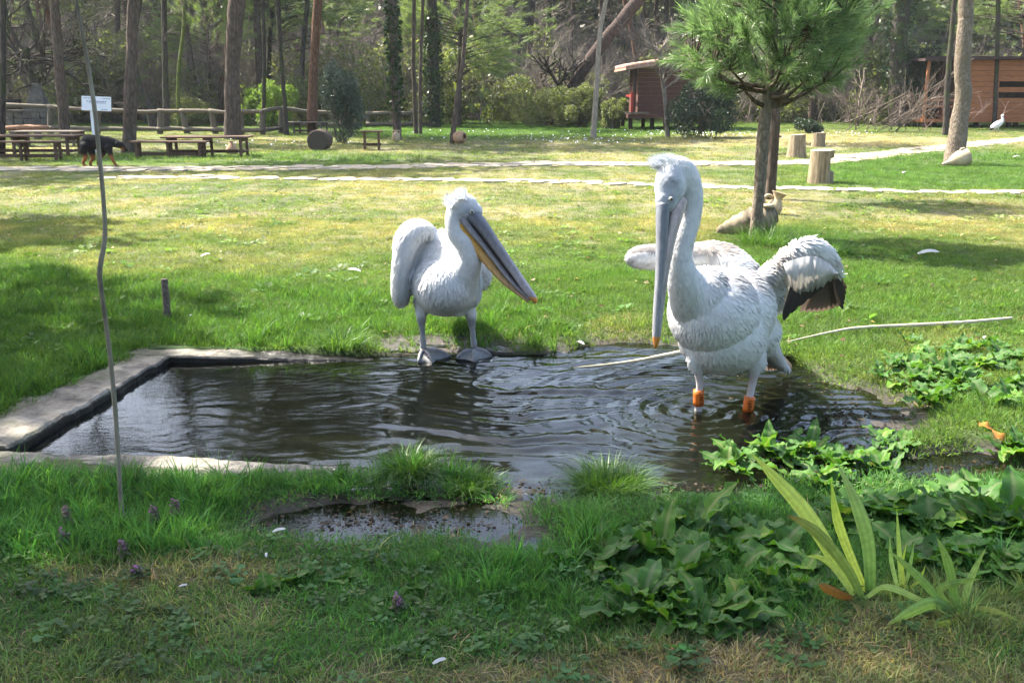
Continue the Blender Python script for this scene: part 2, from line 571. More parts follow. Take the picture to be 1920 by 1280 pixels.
# ------------------------------------------------------------------ pond: concrete basin and its water
t = NT('mossy_concrete')
v = t.coord('Object')
n = t.noise(v, 7, 8, .7); n2_ = t.noise(v, 2.1, 5, .6); n3 = t.noise(v, 60, 3, .6)
c = t.ramp(n, [(.3, (.04, .036, .029)), (.46, (.15, .133, .105)), (.68, (.32, .29, .235))])
c = t.mix(t.ramp(n2_, [(.48, (0, 0, 0)), (.62, (.75, .75, .75))]), c, (.06, .065, .03))
g = t.n('ShaderNodeSeparateXYZ'); t.l(t.n('ShaderNodeTexCoord').outputs['Object'], g.inputs[0])
wetline = t.ramp(t.math('ADD', g.outputs['Z'], t.math('MULTIPLY', n, .03)), [(.452, (1, 1, 1)), (.468, (0, 0, 0))])
c = t.mix(wetline, c, (.018, .017, .015))
hh = t.math('ADD', n, t.math('MULTIPLY', n3, .3))
b = t.bsdf(c, .85, .3, t.bump(hh, .8, .02))
t.l(t.ramp(wetline, [(0, (.85, .85, .85)), (1, (.3, .3, .3))]), b.inputs['Roughness'])
M_CONCRETE = t.done(b)

basin = thing('pond_basin', 'low weathered concrete basin that holds the dark pond water', 'pond basin', (0, 4.8, -0.45))
def rim(name, in0, in1, out0, out1, z0, z1, seg=150, label=None):
    ts = np.linspace(0, 1, seg); ws = np.array([0, .03, .1, .2, .3, .4, .5, .6, .7, .8, .9, 1.0])
    Vt = []
    for i, s_ in enumerate(ts):
        a = in0 * (1 - s_) + in1 * s_; b_ = out0 * (1 - s_) + out1 * s_
        zt = z0(s_) if callable(z0) else z0 * (1 - s_) + z1 * s_
        row = []
        wob = (fbm(s_ * 9, 3.0, 5) - .5) * .05; wob2 = (fbm(s_ * 11, 8.0, 6) - .5) * .12
        for w in ws:
            p = a * (1 - w) + b_ * w + (b_ - a) / np.linalg.norm(b_ - a) * (wob * (1 - w) + wob2 * w)
            dz = (fbm(p[0] * 9, p[1] * 9, 77) - .5) * .03 + (fbm(p[0] * 31, p[1] * 31, 78, 2) - .5) * .008 - (.012 if w in (0, 1.0) else 0)
            row.append((p[0], p[1], zt + dz))
        row = [(row[0][0], row[0][1], -.44)] + row + [(row[-1][0], row[-1][1], -.44)]
        Vt.append(row)
    Vt = np.array(Vt); k = Vt.shape[1]
    id_ = np.arange(seg * k).reshape(seg, k)
    F = np.stack([id_[:-1, :-1], id_[1:, :-1], id_[1:, 1:], id_[:-1, 1:]], -1).reshape(-1, 4)
    mb = MB(); mb.addnp(Vt.reshape(-1, 3), F)
    mb.add(Vt[0], [tuple(range(k - 1, -1, -1))]); mb.add(Vt[-1], [tuple(range(k))])
    o = mb.obj(name, M_CONCRETE, basin, smooth=False)
    if label: o['label'] = label
    return o
rim('rim_slab', PA + (0, -.02), PB, np.array([-2.60, 4.1]), np.array([-2.26, 5.62]), .013, .004, label='broad side rim of bare concrete')
rim('rim_slab', PB + (-.305, .0), PC, PB + (-.31, .25), PC + (0, .22), lambda s: .006 - .065 * float(sstep(.05, .5, s)), 0, label='back rim slab dipping under the water')
rim('rim_slab', PD, PA + (-.48, .0), PD + (0, -.17), PA + (-.48, -.17), lambda s: .001 - .05 * float(sstep(.75, .35, s)), 0, label='near rim slab edged with grass')

wx = np.arange(-2.12, 4.6, .018); wy = np.arange(2.5, 6.4, .018)
WX, WY = np.meshgrid(wx, wy)
def wave(cx, cy, lam, amp, decay, ph=0):
    d = np.sqrt((WX - cx) ** 2 + (WY - cy) ** 2)
    return amp * np.cos(2 * PI * d / lam + ph + 1.4 * fbm(WX * 1.6, WY * 1.6, 61, 2)) * np.exp(-d / decay) * sstep(0, .12, d)
L1, L2 = G(1309, 770, WATER_Z), G(1398, 780, WATER_Z)
wz = wave(L1[0], L1[1], .105, .0074, .40) + wave(L2[0], L2[1], .09, .0052, .33, 1.0)
wz += wave(L1[0] - .1, L1[1], .15, .0022, .9, .6) + wave(L2[0], L2[1] + .1, .19, .0018, 1.0, 2.0)
act = sstep(-1.9, -.3, WX) * .85 + .06
mid = np.exp(-((WX - .05) / .75) ** 2)
bend = .5 * (fbm(WX * 1.5, WY * 1.5, 71, 5) - .5)
u1 = WY + .1 * WX + bend; u2 = WY - .2 * WX + 1.3 * bend; u3 = WY + .35 * WX - bend
def gate(a_, b_, sd, lo): return np.clip((fbm(WX * a_, WY * b_, sd, 3) - lo) * 4, 0, 1)
wz += act * (.0022 * np.sin(2 * PI * u1 / .125) * gate(1.6, 3.2, 73, .36) + .0019 * np.sin(2 * PI * u2 / .07 + 1) * gate(2.2, 3.5, 74, .38) + .0009 * np.sin(2 * PI * u3 / .055) * gate(2.0, 2.6, 78, .42))
wz += act * mid * .0062 * np.sin(2 * PI * u1 / .185 + 2) * gate(1.2, 3.4, 76, .42)
wz += act * .0062 * (fbm(WX * 3.4, WY * 9.5, 75, 4) - .5)
calm = 1 - wetness(WX, WY) * sstep(1.45, 1.9, WX) * .7
near = sstep(3.75, 3.55, WY)
wz *= calm * (1 - .93 * near)
ny_, nx_ = WX.shape
id_ = np.arange(nx_ * ny_).reshape(ny_, nx_)
wq = np.stack([id_[:-1, :-1], id_[:-1, 1:], id_[1:, 1:], id_[1:, :-1]], -1).reshape(-1, 4)
t = NT('pond_water')
fr = t.n('ShaderNodeFresnel'); fr.inputs['IOR'].default_value = 1.34
gl = t.n('ShaderNodeBsdfGlossy'); gl.inputs['Roughness'].default_value = .015
trn = t.n('ShaderNodeBsdfTransparent'); trn.inputs[0].default_value = (.3, .32, .235, 1)
nb = t.noise(t.coord('Object', (1, 2.2, 1)), 30, 3, .5)
bp = t.bump(nb, .05, .01)
t.l(bp, fr.inputs['Normal']); t.l(bp, gl.inputs['Normal'])
mk = t.n('ShaderNodeBsdfDiffuse'); mk.inputs[0].default_value = (.045, .054, .035, 1)     # silt hanging in the water
mm = t.n('ShaderNodeMixShader'); mm.inputs[0].default_value = .06; t.l(trn.outputs[0], mm.inputs[1]); t.l(mk.outputs[0], mm.inputs[2])
mx = t.n('ShaderNodeMixShader'); t.l(fr.outputs[0], mx.inputs[0]); t.l(mm.outputs[0], mx.inputs[1]); t.l(gl.outputs[0], mx.inputs[2])
M_WATER = t.done(mx)
water = link('water', mesh_np('water', np.stack([WX, WY, WATER_Z + wz], -1), wq, [M_WATER]))
tag(water, kind='structure')

# ------------------------------------------------------------------ tufts set on points (one object per kind of growth)
def points_group():
    ng = bpy.data.node_groups.new('set_tufts_on_points', 'GeometryNodeTree')
    ng.interface.new_socket('Geometry', in_out='INPUT', socket_type='NodeSocketGeometry')
    ng.interface.new_socket('Geometry', in_out='OUTPUT', socket_type='NodeSocketGeometry')
    N = ng.nodes; Lk = ng.links
    gi = N.new('NodeGroupInput'); go = N.new('NodeGroupOutput'); jn = N.new('GeometryNodeJoinGeometry')
    def named(nm, typ):
        x = N.new('GeometryNodeInputNamedAttribute'); x.data_type = typ; x.inputs[0].default_value = nm; return x.outputs[0]
    proto, pv = named('proto', 'INT'), named('pv', 'INT')
    rot, scl = named('rot', 'FLOAT_VECTOR'), named('scl', 'FLOAT_VECTOR')
    for k in range(4):
        outs = []
        for a in (proto, pv):
            cmp = N.new('FunctionNodeCompare'); cmp.data_type = 'INT'; cmp.operation = 'EQUAL'
            cmp.inputs[3].default_value = k
            Lk.new(a, cmp.inputs[2])
            sp = N.new('GeometryNodeSeparateGeometry'); sp.domain = 'POINT'
            Lk.new(gi.outputs[0], sp.inputs[0]); Lk.new(cmp.outputs[0], sp.inputs[1])
            outs.append(sp.outputs[0])
        ip = N.new('GeometryNodeInstanceOnPoints')
        Lk.new(outs[1], ip.inputs['Points']); Lk.new(outs[0], ip.inputs['Instance'])
        er = N.new('FunctionNodeEulerToRotation'); Lk.new(rot, er.inputs[0])
        Lk.new(er.outputs[0], ip.inputs['Rotation']); Lk.new(scl, ip.inputs['Scale'])
        Lk.new(ip.outputs[0], jn.inputs[0])
    Lk.new(jn.outputs[0], go.inputs[0])
    return ng
NG_TUFT = points_group()

def scatter_obj(name, protos, pts, pv, rot, scl, tint, mats, label=None, kind='stuff', parent=None):
    """protos: list of (V, F, mat_idx) built at the origin; pts: where they stand"""
    Vs = []; F3 = []; F4 = []; m3 = []; m4 = []; pr = []; n = 0
    for k, (V, F, mi) in enumerate(protos):
        V = np.asarray(V); Vs.append(V); pr += [k] * len(V)
        F = np.asarray(F) + n
        (F3 if F.shape[1] == 3 else F4).append(F)
        (m3 if F.shape[1] == 3 else m4).append(np.full(len(F), mi) if np.isscalar(mi) else np.asarray(mi))
        n += len(V)
    m = len(pts)
    Vall = np.concatenate(Vs + [pts])
    Fs = ([np.concatenate(F3)] if F3 else []) + ([np.concatenate(F4)] if F4 else [])
    mi = np.concatenate(m3 + m4)
    z3 = np.zeros((n, 3))
    scl = np.asarray(scl)
    if scl.ndim == 1: scl = np.repeat(scl[:, None], 3, 1)
    at = {'proto': ('INT', np.concatenate([pr, np.full(m, -1)])), 'pv': ('INT', np.concatenate([np.full(n, -1), pv])),
          'rot': ('FLOAT_VECTOR', np.concatenate([z3, rot])), 'scl': ('FLOAT_VECTOR', np.concatenate([z3, scl])),
          'tint': ('FLOAT_COLOR', np.concatenate([np.ones((n, 4)), np.hstack([tint, np.ones((m, 1))])]))}
    me = mesh_np(name, Vall, Fs, mats, mi, at)
    o = link(name, me, parent)
    md = o.modifiers.new('tufts', 'NODES'); md.node_group = NG_TUFT
    if kind: o['kind'] = kind
    if label: o['label'] = label
    return o

def blades(n, spread, h0, h1, w, lean, seg=3, seed=0, flat=False, bend=1.0):
    """n curved grass blades, each a tapering strip"""
    r = np.random.default_rng(seed)
    a = r.uniform(0, 2 * PI, n); d = spread * np.sqrt(r.uniform(0, 1, n))
    bx, by = d * np.cos(a), d * np.sin(a)
    h = r.uniform(h0, h1, n)
    la = a + r.normal(0, .9, n); ln = np.abs(r.normal(lean, lean * .5, n))
    fa = r.uniform(0, 2 * PI, n)
    V = []; F = []
    for s in range(seg + 1):
        tt = s / seg
        ext = h * ln * tt ** 2 * bend
        if flat:
            cx = bx + np.cos(la) * h * tt; cy = by + np.sin(la) * h * tt; cz = h * (.06 + .16 * np.sin(tt * 3) * r.uniform(0, 1, n))
            wa = la + PI / 2
        else:
            cx = bx + np.cos(la) * ext; cy = by + np.sin(la) * ext; cz = h * tt * np.sqrt(np.maximum(1 - (ln * tt * .6) ** 2, .12))
            wa = fa
        ww = w * (1 - tt ** 1.6) * .5 + w * .03
        for sg in (-1, 1):
            V.append(np.stack([cx + sg * ww * np.cos(wa), cy + sg * ww * np.sin(wa), cz], -1))
    V = np.stack(V, 1)                         # n, 2(seg+1), 3
    base = (np.arange(n) * 2 * (seg + 1))[:, None]
    for s in range(seg):
        F.append(base + np.array([[2 * s, 2 * s + 1, 2 * s + 3, 2 * s + 2]]))
    return V.reshape(-1, 3), np.concatenate(F), 0

def leaflets(n, spread, hh, size, seed):
    """a low rosette of small folded leaves on stalks"""
    r = np.random.default_rng(seed)
    V = []; F = []
    for k in range(n):
        a = r.uniform(0, 2 * PI); d = spread * math.sqrt(r.uniform(0, 1)); z = hh * r.uniform(.4, 1)
        c = np.array([d * math.cos(a), d * math.sin(a), z])
        s = size * r.uniform(.6, 1.2); yaw = r.uniform(0, 2 * PI); tl = r.uniform(-.3, .6)
        u = np.array([math.cos(yaw) * math.cos(tl), math.sin(yaw) * math.cos(tl), math.sin(tl)]); v_ = np.array([-math.sin(yaw), math.cos(yaw), 0]); w = np.cross(u, v_)
        b = len(V)
        for (p, q, z_) in ((0, 0, 0), (.45, .5, .12), (1, 0, -.05), (.45, -.5, .12), (.45, 0, 0)):
            V.append(c + s * (u * p + v_ * q + w * z_))
        F += [(b, b + 1, b + 4, b + 4), ]
        F.pop()
        F += [(b, b + 4, b + 1), (b + 1, b + 4, b + 2), (b, b + 3, b + 4), (b + 4, b + 3, b + 2)]
    return np.array(V), np.array(F), 0

def spots(n, y0, y1, hw=lambda y: .66 * y + 1.2, power=1.0):
    """points spread evenly over the visible wedge of ground between two distances"""
    y = y0 + (y1 - y0) * NR.uniform(0, 1, n)
    k = NR.uniform(0, 1, n) < hw(y) / hw(y1)
    y = y[k]
    return NR.uniform(-1, 1, len(y)) * hw(y), y

STONE_MASK = []          # filled by the paths: (polyline, half width)
def path_dist(x, y):
    best = np.full(np.shape(x), 9.0)
    for P, w in STONE_MASK:
        for a, b in zip(P[:-1], P[1:]):
            e = b - a; L = e @ e
            tt = np.clip(((x - a[0]) * e[0] + (y - a[1]) * e[1]) / L, 0, 1)
            d = np.hypot(x - a[0] - tt * e[0], y - a[1] - tt * e[1]) - w
            best = np.minimum(best, d)
    return best

PATH1 = np.array([G(*p)[:2] for p in ((-260, 322), (0, 319), (300, 318), (650, 315), (1000, 309), (1250, 308), (1500, 306), (1610, 296), (1750, 279), (1920, 262), (2060, 250))])
PATH2 = np.array([G(*p)[:2] for p in ((200, 333), (340, 334), (650, 337), (1000, 342), (1300, 350), (1600, 358), (1920, 363), (2100, 364))])
STONE_MASK += [(PATH1, .52), (PATH2, .17)]

def clear_ground(x, y):
    k = ~in_quad(x, y, POND, -.0)
    k &= ~(in_quad(x, y, rimq) & (x < .1) & ~((y < 4.0) & (NR.uniform(0, 1, len(x)) < .25)))
    left_rim = (x > -2.56 + (y - 4.1) * .22 + .16 * (fbm(x * 5, y * 5, 88, 3) - .5)) & (x < -1.9) & (y > 3.95) & (y < 5.85)
    back_rim = (y > 5.6) & (y < 5.80 + .1 * (fbm(x * 4, y * 4, 87, 2) - .5)) & (x > -2.3) & (x < .4)
    k &= ~left_rim & ~back_rim
    px_, py_ = proj(x, y, 0.0)
    k &= ~((px_ < 690) & (py_ > 838) & (py_ < 893 + 16 * vnoise(x * 7, y * 7, 3))) & ~((px_ < 960) & (px_ >= 690) & (py_ > 838) & (py_ < 888))
    k &= height(x, y) > WATER_Z + .006
    k &= path_dist(x, y) > -.05 + .12 * (NR.uniform(0, 1, len(x)) - .5)
    return k

def tints(lush, dry, gfar, n1, n2, py):
    m = len(lush)
    g_lush = np.array((.07, .155, .028)); g_lawn = np.array((.118, .19, .042)); straw = np.array((.36, .29, .15)); g_far = np.array((.085, .17, .035))
    c = lerp(np.tile(g_lawn, (m, 1)), g_lush, np.clip(lush * 1.25, 0, 1))
    c = lerp(c, g_far, np.clip(gfar, 0, 1))
    c = np.where((py > 840)[:, None], lerp(c, (.08, .215, .05), np.full(m, .8)), c)  # near grass brighter and bluer: cool shade light put into the tint
    c = lerp(c, straw, np.clip(dry * (.55 + .9 * NR.uniform(0, 1, m)) - .12, 0, 1))
    c *= (np.clip(1 + NR.normal(0, .24, m), .4, 1.9) * (.72 + .56 * n2))[:, None]
    c[:, 0] *= 1 + NR.normal(0, .1, m)
    return np.clip(c, .01, .6)

def turn(m, lean=.12):
    return np.stack([NR.normal(0, lean, m), NR.normal(0, lean, m), NR.uniform(0, 2 * PI, m)], -1)

def build_grass():
    # near: upright tufts
    x, y = spots(74000, 1.7, 8.4)
    k = clear_ground(x, y); x, y = x[k], y[k]
    px, py, lush, dry, gf, n1, n2 = fields(x, y)
    wet = wetness(x, y)
    p = (.18 + .9 * lush) * (1 - .75 * dry * (1 - .5 * lush)) * (1 - .93 * np.clip(wet * 1.15, 0, 1)) * (.35 + 1.3 * n2)
    k = NR.uniform(0, 1, len(x)) < p
    x, y, lush, dry, gf, n1, n2, py = (q[k] for q in (x, y, lush, dry, gf, n1, n2, py))
    clump = fbm(x * 4.5, y * 4.5, 55, 3)
    h = (.04 + .085 * lush ** 1.4 * np.where(py > 800, .95, .62)) * NR.uniform(.55, 1.25, len(x)) * (.35 + 1.4 * clump)
    protos = [blades(16, .22, .5, 1.0, .045, .55, 3, 1), blades(13, .26, .45, 1.05, .05, .8, 3, 2), blades(10, .3, .5, 1.0, .04, .35, 3, 3), blades(14, .3, .35, .9, .055, 1.0, 3, 4)]
    scatter_obj('grass', protos, np.stack([x, y, height(x, y) - .004], -1), NR.integers(0, 4, len(x)), turn(len(x)), np.stack([h * .9, h * .9, h], -1) , tints(lush, dry, gf, n1, n2, py), [M_GRASS], 'long green grass growing in tufts around the pond')
    # near: dry stalks and litter lying flat
    x, y = spots(52000, 1.7, 8)
    k = clear_ground(x, y); x, y = x[k], y[k]
    px, py, lush, dry, gf, n1, n2 = fields(x, y)
    k = NR.uniform(0, 1, len(x)) < .05 + 1.0 * dry + .15 * np.clip(wetness(x, y), 0, 1) * (py > 880)
    x, y, n2, py = x[k], y[k], n2[k], py[k]
    m = len(x)
    tint = np.array((.34, .27, .16)) * NR.uniform(.35, 1.25, (m, 1)) * np.array([[1, 1, 1]]) * (1 + NR.normal(0, .06, (m, 3)))
    protos = [blades(9, .5, .5, 1.0, .045, .3, 3, 11, True), blades(7, .6, .6, 1.2, .035, .3, 3, 12, True), blades(8, .4, .3, .9, .06, 1.2, 3, 13), blades(6, .6, .4, 1.1, .05, .2, 3, 14, True)]
    scatter_obj('dry_grass', protos, np.stack([x, y, height(x, y) + .002], -1), NR.integers(0, 4, m), turn(m, .15), NR.uniform(.025, .07, m), np.clip(tint, .02, .6), [M_GRASS], 'dry straw coloured grass stalks lying on bare soil')
    # near: small leafy weeds among the grass
    x, y = spots(26000, 1.7, 6.5)
    k = clear_ground(x, y); x, y = x[k], y[k]
    px, py, lush, dry, gf, n1, n2 = fields(x, y)
    patch = sstep(.5, .68, fbm(x * 1.9, y * 1.9, 91, 3)) + blob(px, py, 590, 1085, 150, 50, .6) + .8 * blob(px, py, 800, 1110, 260, 60, .8) + .5 * blob(px, py, 430, 1040, 300, 60, .8)
    k = NR.uniform(0, 1, len(x)) < np.clip(patch, 0, 1) * .32 * (py > 860) * (1 - .8 * wetness(x, y))
    x, y = x[k], y[k]; m = len(x)
    tint = np.array((.055, .12, .035)) * NR.uniform(.6, 1.4, (m, 1)) * (1 + NR.normal(0, .1, (m, 3)))
    protos = [leaflets(14, 1.0, .9, .6, 5), leaflets(10, .9, .7, .75, 6), leaflets(16, 1.1, 1.2, .45, 7), leaflets(8, .8, .6, .9, 8)]
    scatter_obj('weeds', protos, np.stack([x, y, height(x, y)], -1), NR.integers(0, 4, m), turn(m, .15), NR.uniform(.02, .045, m), np.clip(tint, .01, .4), [M_GRASS], 'small leafy weeds among the foreground grass')
    # lawn, middle and far
    xs, ys, ss = [], [], []
    for n, a, b, s in ((42000, 1.7, 5.8, .06), (120000, 5.6, 12, .052), (70000, 12, 22, .072), (110000, 22, 58, .13)):
        x, y = spots(n, a, b)
        k = clear_ground(x, y); x, y = x[k], y[k]
        xs.append(x); ys.append(y); ss.append(np.full(len(x), s))
    x, y, s = np.concatenate(xs), np.concatenate(ys), np.concatenate(ss)
    px, py, lush, dry, gf, n1, n2 = fields(x, y)
    wet = wetness(x, y)
    k = NR.uniform(0, 1, len(x)) < (.5 + .6 * n1) * (1 - .92 * np.clip(wet * 1.15, 0, 1)) * (1 - .42 * dry)
    x, y, s, lush, dry, gf, n1, n2, py = (q[k] for q in (x, y, s, lush, dry, gf, n1, n2, py))
    m = len(x)
    hgt = NR.uniform(.5, 1.25, m) * np.where(y > 12, np.interp(y, [12, 22, 58], [.5, .42, .34]), .62) * (.8 + .5 * n2) * (1 + .5 * lush) * (1 + .8 * gf)
    protos = [blades(30, 1.2, .35, 1.0, .07, .7, 2, 21), blades(30, 1.3, .35, .9, .08, .9, 2, 22), blades(26, 1.2, .4, 1.1, .07, .6, 2, 23), blades(24, 1.4, .3, .8, .085, 1.1, 2, 24)]
    scatter_obj('lawn', protos, np.stack([x, y, height(x, y) - .003], -1), NR.integers(0, 4, m), turn(m, .06), np.stack([s, s, s * hgt], -1), tints(lush * .7, dry, gf, n1, n2, py), [M_GRASS], 'short sunlit lawn with green and straw coloured patches')
build_grass()
def lawn_weeds():
    x, y = spots(16000, 5.6, 16)
    k = clear_ground(x, y); x, y = x[k], y[k]
    px, py, lush, dry, gf, n1, n2 = fields(x, y)
    k = NR.uniform(0, 1, len(x)) < np.clip((fbm(x * 2.2, y * 2.2, 131, 4) - .5) * 3.2, .03, 1) * (1 - .6 * dry)
    x, y, lush, dry, gf, n1, n2, py = (q[k] for q in (x, y, lush, dry, gf, n1, n2, py)); m = len(x)
    protos = [blades(14, .4, .4, 1.0, .06, .9, 3, 61), leaflets(10, .9, .5, .6, 62), blades(10, .5, .5, 1.1, .05, .6, 3, 63), leaflets(7, .7, .4, .8, 64)]
    c = tints(np.clip(lush + .35, 0, 1), dry * .5, gf, n1, n2, py) * NR.uniform(.7, 1.25, (m, 1))
    scatter_obj('lawn_weeds', protos, np.stack([x, y, height(x, y)], -1), NR.integers(0, 4, m), turn(m, .15), NR.uniform(.035, .085, m), np.clip(c, .01, .6), [M_GRASS], 'weedy clumps standing out of the short lawn')
    x, y = spots(9000, 5.2, 16)
    k = clear_ground(x, y) & (NR.uniform(0, 1, len(x)) < np.clip((fbm(x * 1.4, y * 1.4, 141, 4) - .42) * 3, .04, 1)); x, y = x[k], y[k]; m = len(x)
    protos = [leaflets(1, .01, .03, 1.0, 65), blades(3, .5, .6, 1.4, .05, .25, 3, 66, True), leaflets(1, .3, .05, .8, 67), blades(5, .6, .5, 1.3, .04, .3, 3, 68, True)]
    c = np.where((NR.uniform(0, 1, m) < .3)[:, None], np.array((.12, .075, .04)), np.array((.34, .27, .15))) * NR.uniform(.4, 1.3, (m, 1))
    scatter_obj('lawn_litter', protos, np.stack([x, y, height(x, y) + .02], -1), NR.integers(0, 4, m), turn(m, .25), NR.uniform(.02, .07, m), c, [M_GRASS], 'dead stalks and leaf bits strewn on the lawn')
lawn_weeds()
# ------------------------------------------------------------------ trees, bushes and woods
def leaf_cloud(lumps, n, size, seed, aspect=.6, shell=.5, droop=0.0):
    """n single leaf faces (kite shaped) spread through ellipsoid lumps"""
    r = np.random.default_rng(seed)
    vol = np.array([rr[0] * rr[1] * rr[2] for c, rr in lumps]) ** .7
    k = r.choice(len(lumps), n, p=vol / vol.sum())
    C = np.array([c for c, rr in lumps], float)[k]; RR = np.array([rr for c, rr in lumps], float)[k]
    d = r.normal(0, 1, (n, 3)); d /= np.linalg.norm(d, axis=1)[:, None]
    rad = (r.uniform(0, 1, n) ** (1 / 3)) * (1 - shell) + shell * r.uniform(.75, 1.08, n)
    P = C + d * RR * rad[:, None]
    u = d * .6 + r.normal(0, .7, (n, 3)); u[:, 2] -= droop; u /= np.linalg.norm(u, axis=1)[:, None]
    w = r.normal(0, 1, (n, 3)); w -= u * (u * w).sum(1)[:, None]; w /= np.linalg.norm(w, axis=1)[:, None]
    s = (size * r.uniform(.55, 1.35, n))[:, None]
    V = np.stack([P, P + u * s * .5 + w * s * aspect * .5, P + u * s, P + u * s * .5 - w * s * aspect * .5], 1).reshape(-1, 3)
    F = (np.arange(n) * 4)[:, None] + np.array([[0, 1, 2, 3]])
    return V, F

def needle_sprays(P, D, L, per, nlen, nw, seed):
    """P, D: shoot bases and directions; needles fan out all along each shoot"""
    r = np.random.default_rng(seed)
    m = len(P); N = m * per
    P = np.repeat(P, per, 0); D = np.repeat(D, per, 0); L = np.repeat(np.broadcast_to(L, m), per)
    tt = r.uniform(0, 1, N)
    q = r.normal(0, 1, (N, 3)); q -= D * (q * D).sum(1)[:, None]; q /= np.linalg.norm(q, axis=1)[:, None]
    ang = r.uniform(.35, 1.0, N) * (1.15 - .6 * tt)
    u = D * np.cos(ang)[:, None] + q * np.sin(ang)[:, None]
    u[:, 2] -= .06; u /= np.linalg.norm(u, axis=1)[:, None]
    b = P + D * (L * tt)[:, None]
    ln = (nlen * r.uniform(.7, 1.15, N))[:, None]
    w = np.cross(u, r.normal(0, 1, (N, 3))); w /= np.linalg.norm(w, axis=1)[:, None]
    V = np.stack([b - w * nw * .5, b + w * nw * .5, b + u * ln * .6 + w * nw * .4 , b + u * ln - [0, 0, .012], b + u * ln * .6 - w * nw * .4], 1)
    V = V.reshape(-1, 3)
    i = (np.arange(N) * 5)[:, None]
    return V, [i + np.array([[0, 1, 2, 4]]), i + np.array([[4, 2, 3]])]

def twigs(mb, p, d, L, r, depth, rg, spread=.6, up=.12, kids=(2, 4), n=4, wob=.16):
    p = np.asarray(p, float); d = np.asarray(d, float); d = d / np.linalg.norm(d)
    k = 5; P = [p]; dd = d.copy()
    for i in range(k):
        dd = dd + np.array([rg.gauss(0, wob), rg.gauss(0, wob), rg.gauss(0, wob) + up * .3]); dd /= np.linalg.norm(dd)
        P.append(P[-1] + dd * L / k)
    mb.tube(np.array(P), np.linspace(r, r * .45, k + 1), n if depth > 0 else 3, cap=False)
    if depth <= 0: return
    for j in range(rg.randint(*kids)):
        i = rg.uniform(.3, 1.0); q = P[min(int(i * k), k)]
        nd = dd + np.array([rg.gauss(0, spread), rg.gauss(0, spread), rg.gauss(0, spread * .7) + up])
        twigs(mb, q, nd, L * rg.uniform(.45, .72), r * .55, depth - 1, rg, spread, up, kids, n, wob)

def foliage(name, lo, hi, transl=.35, rough=.5, spec=.4, tcol=(1.2, 1.3, .55)):
    return leafmat(name, lambda t: island_rand(t, lo, hi), transl, rough, spec, tcol)
M_PINE = foliage('pine_needles', (.085, .15, .06), (.2, .29, .135), .48, .33, .6, (1.1, 1.2, .75))
M_PINEFAR = foliage('distant_pine_needles', (.11, .15, .065), (.2, .26, .12), .45, .5, .3)
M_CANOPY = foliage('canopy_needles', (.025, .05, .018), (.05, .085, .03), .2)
M_IVY = foliage('ivy_leaves', (.018, .04, .012), (.05, .085, .025), .25, .4)
M_SHRUB = foliage('grey_green_leaves', (.05, .07, .045), (.12, .15, .1), .2, .35, .5, (1.1, 1.2, .7))
M_BRIGHT = foliage('bright_shrub_leaves', (.09, .16, .03), (.2, .28, .06), .5)
M_OLIVE = foliage('olive_shrub_leaves', (.085, .105, .04), (.19, .205, .095), .45)
M_DARKLEAF = foliage('dark_shrub_leaves', (.016, .034, .018), (.04, .065, .03), .2, .4)
M_WOODS = foliage('far_woods_leaves', (.07, .09, .05), (.16, .18, .11), .35)
M_NEEDLEYELLOW = M_PINE

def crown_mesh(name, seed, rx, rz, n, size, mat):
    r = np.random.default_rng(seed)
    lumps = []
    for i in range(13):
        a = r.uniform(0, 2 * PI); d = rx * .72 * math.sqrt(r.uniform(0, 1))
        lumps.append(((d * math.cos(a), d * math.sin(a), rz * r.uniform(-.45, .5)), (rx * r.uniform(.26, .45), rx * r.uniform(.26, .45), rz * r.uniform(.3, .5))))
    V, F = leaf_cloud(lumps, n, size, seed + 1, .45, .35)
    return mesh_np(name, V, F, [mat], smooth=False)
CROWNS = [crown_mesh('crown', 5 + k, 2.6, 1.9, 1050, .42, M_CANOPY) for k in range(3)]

def trunk_mesh(path, rad, mat, n=14, seed=0, rough=.06, name='trunk'):
    path = np.asarray(path, float)
    L = np.linalg.norm(np.diff(path, axis=0), axis=1).sum()
    m = max(10, int(L / .22))
    P = crom(path, m); r_ = crom(np.asarray(rad, float), m)[:, 0]
    P[:, 0] += (fbm(np.arange(m) * .22, seed * 3.1, 5, 3) - .5) * r_ * .5
    r_ = r_ * (1 + .16 * (fbm(np.arange(m) * .5, seed * 1.7, 8, 3) - .5)); r_[0] *= 1.12
    T, N, B = frames(P)
    a = np.linspace(0, 2 * PI, n, endpoint=False)
    rr = r_[:, None] * (1 + rough * 2.4 * (fbm(np.cos(a)[None] * 1.6 + seed + np.zeros((m, 1)), np.sin(a)[None] * 1.6 + np.arange(m)[:, None] * .35, 4, 3) - .5))
    V = (P[:, None] + rr[..., None] * (np.cos(a)[None, :, None] * N[:, None] + np.sin(a)[None, :, None] * B[:, None])).reshape(-1, 3)
    id_ = np.arange(m * n).reshape(m, n); nx = np.roll(id_, -1, 1)
    F = np.stack([id_[:-1], nx[:-1], nx[1:], id_[1:]], -1).reshape(-1, 4)
    return V, F

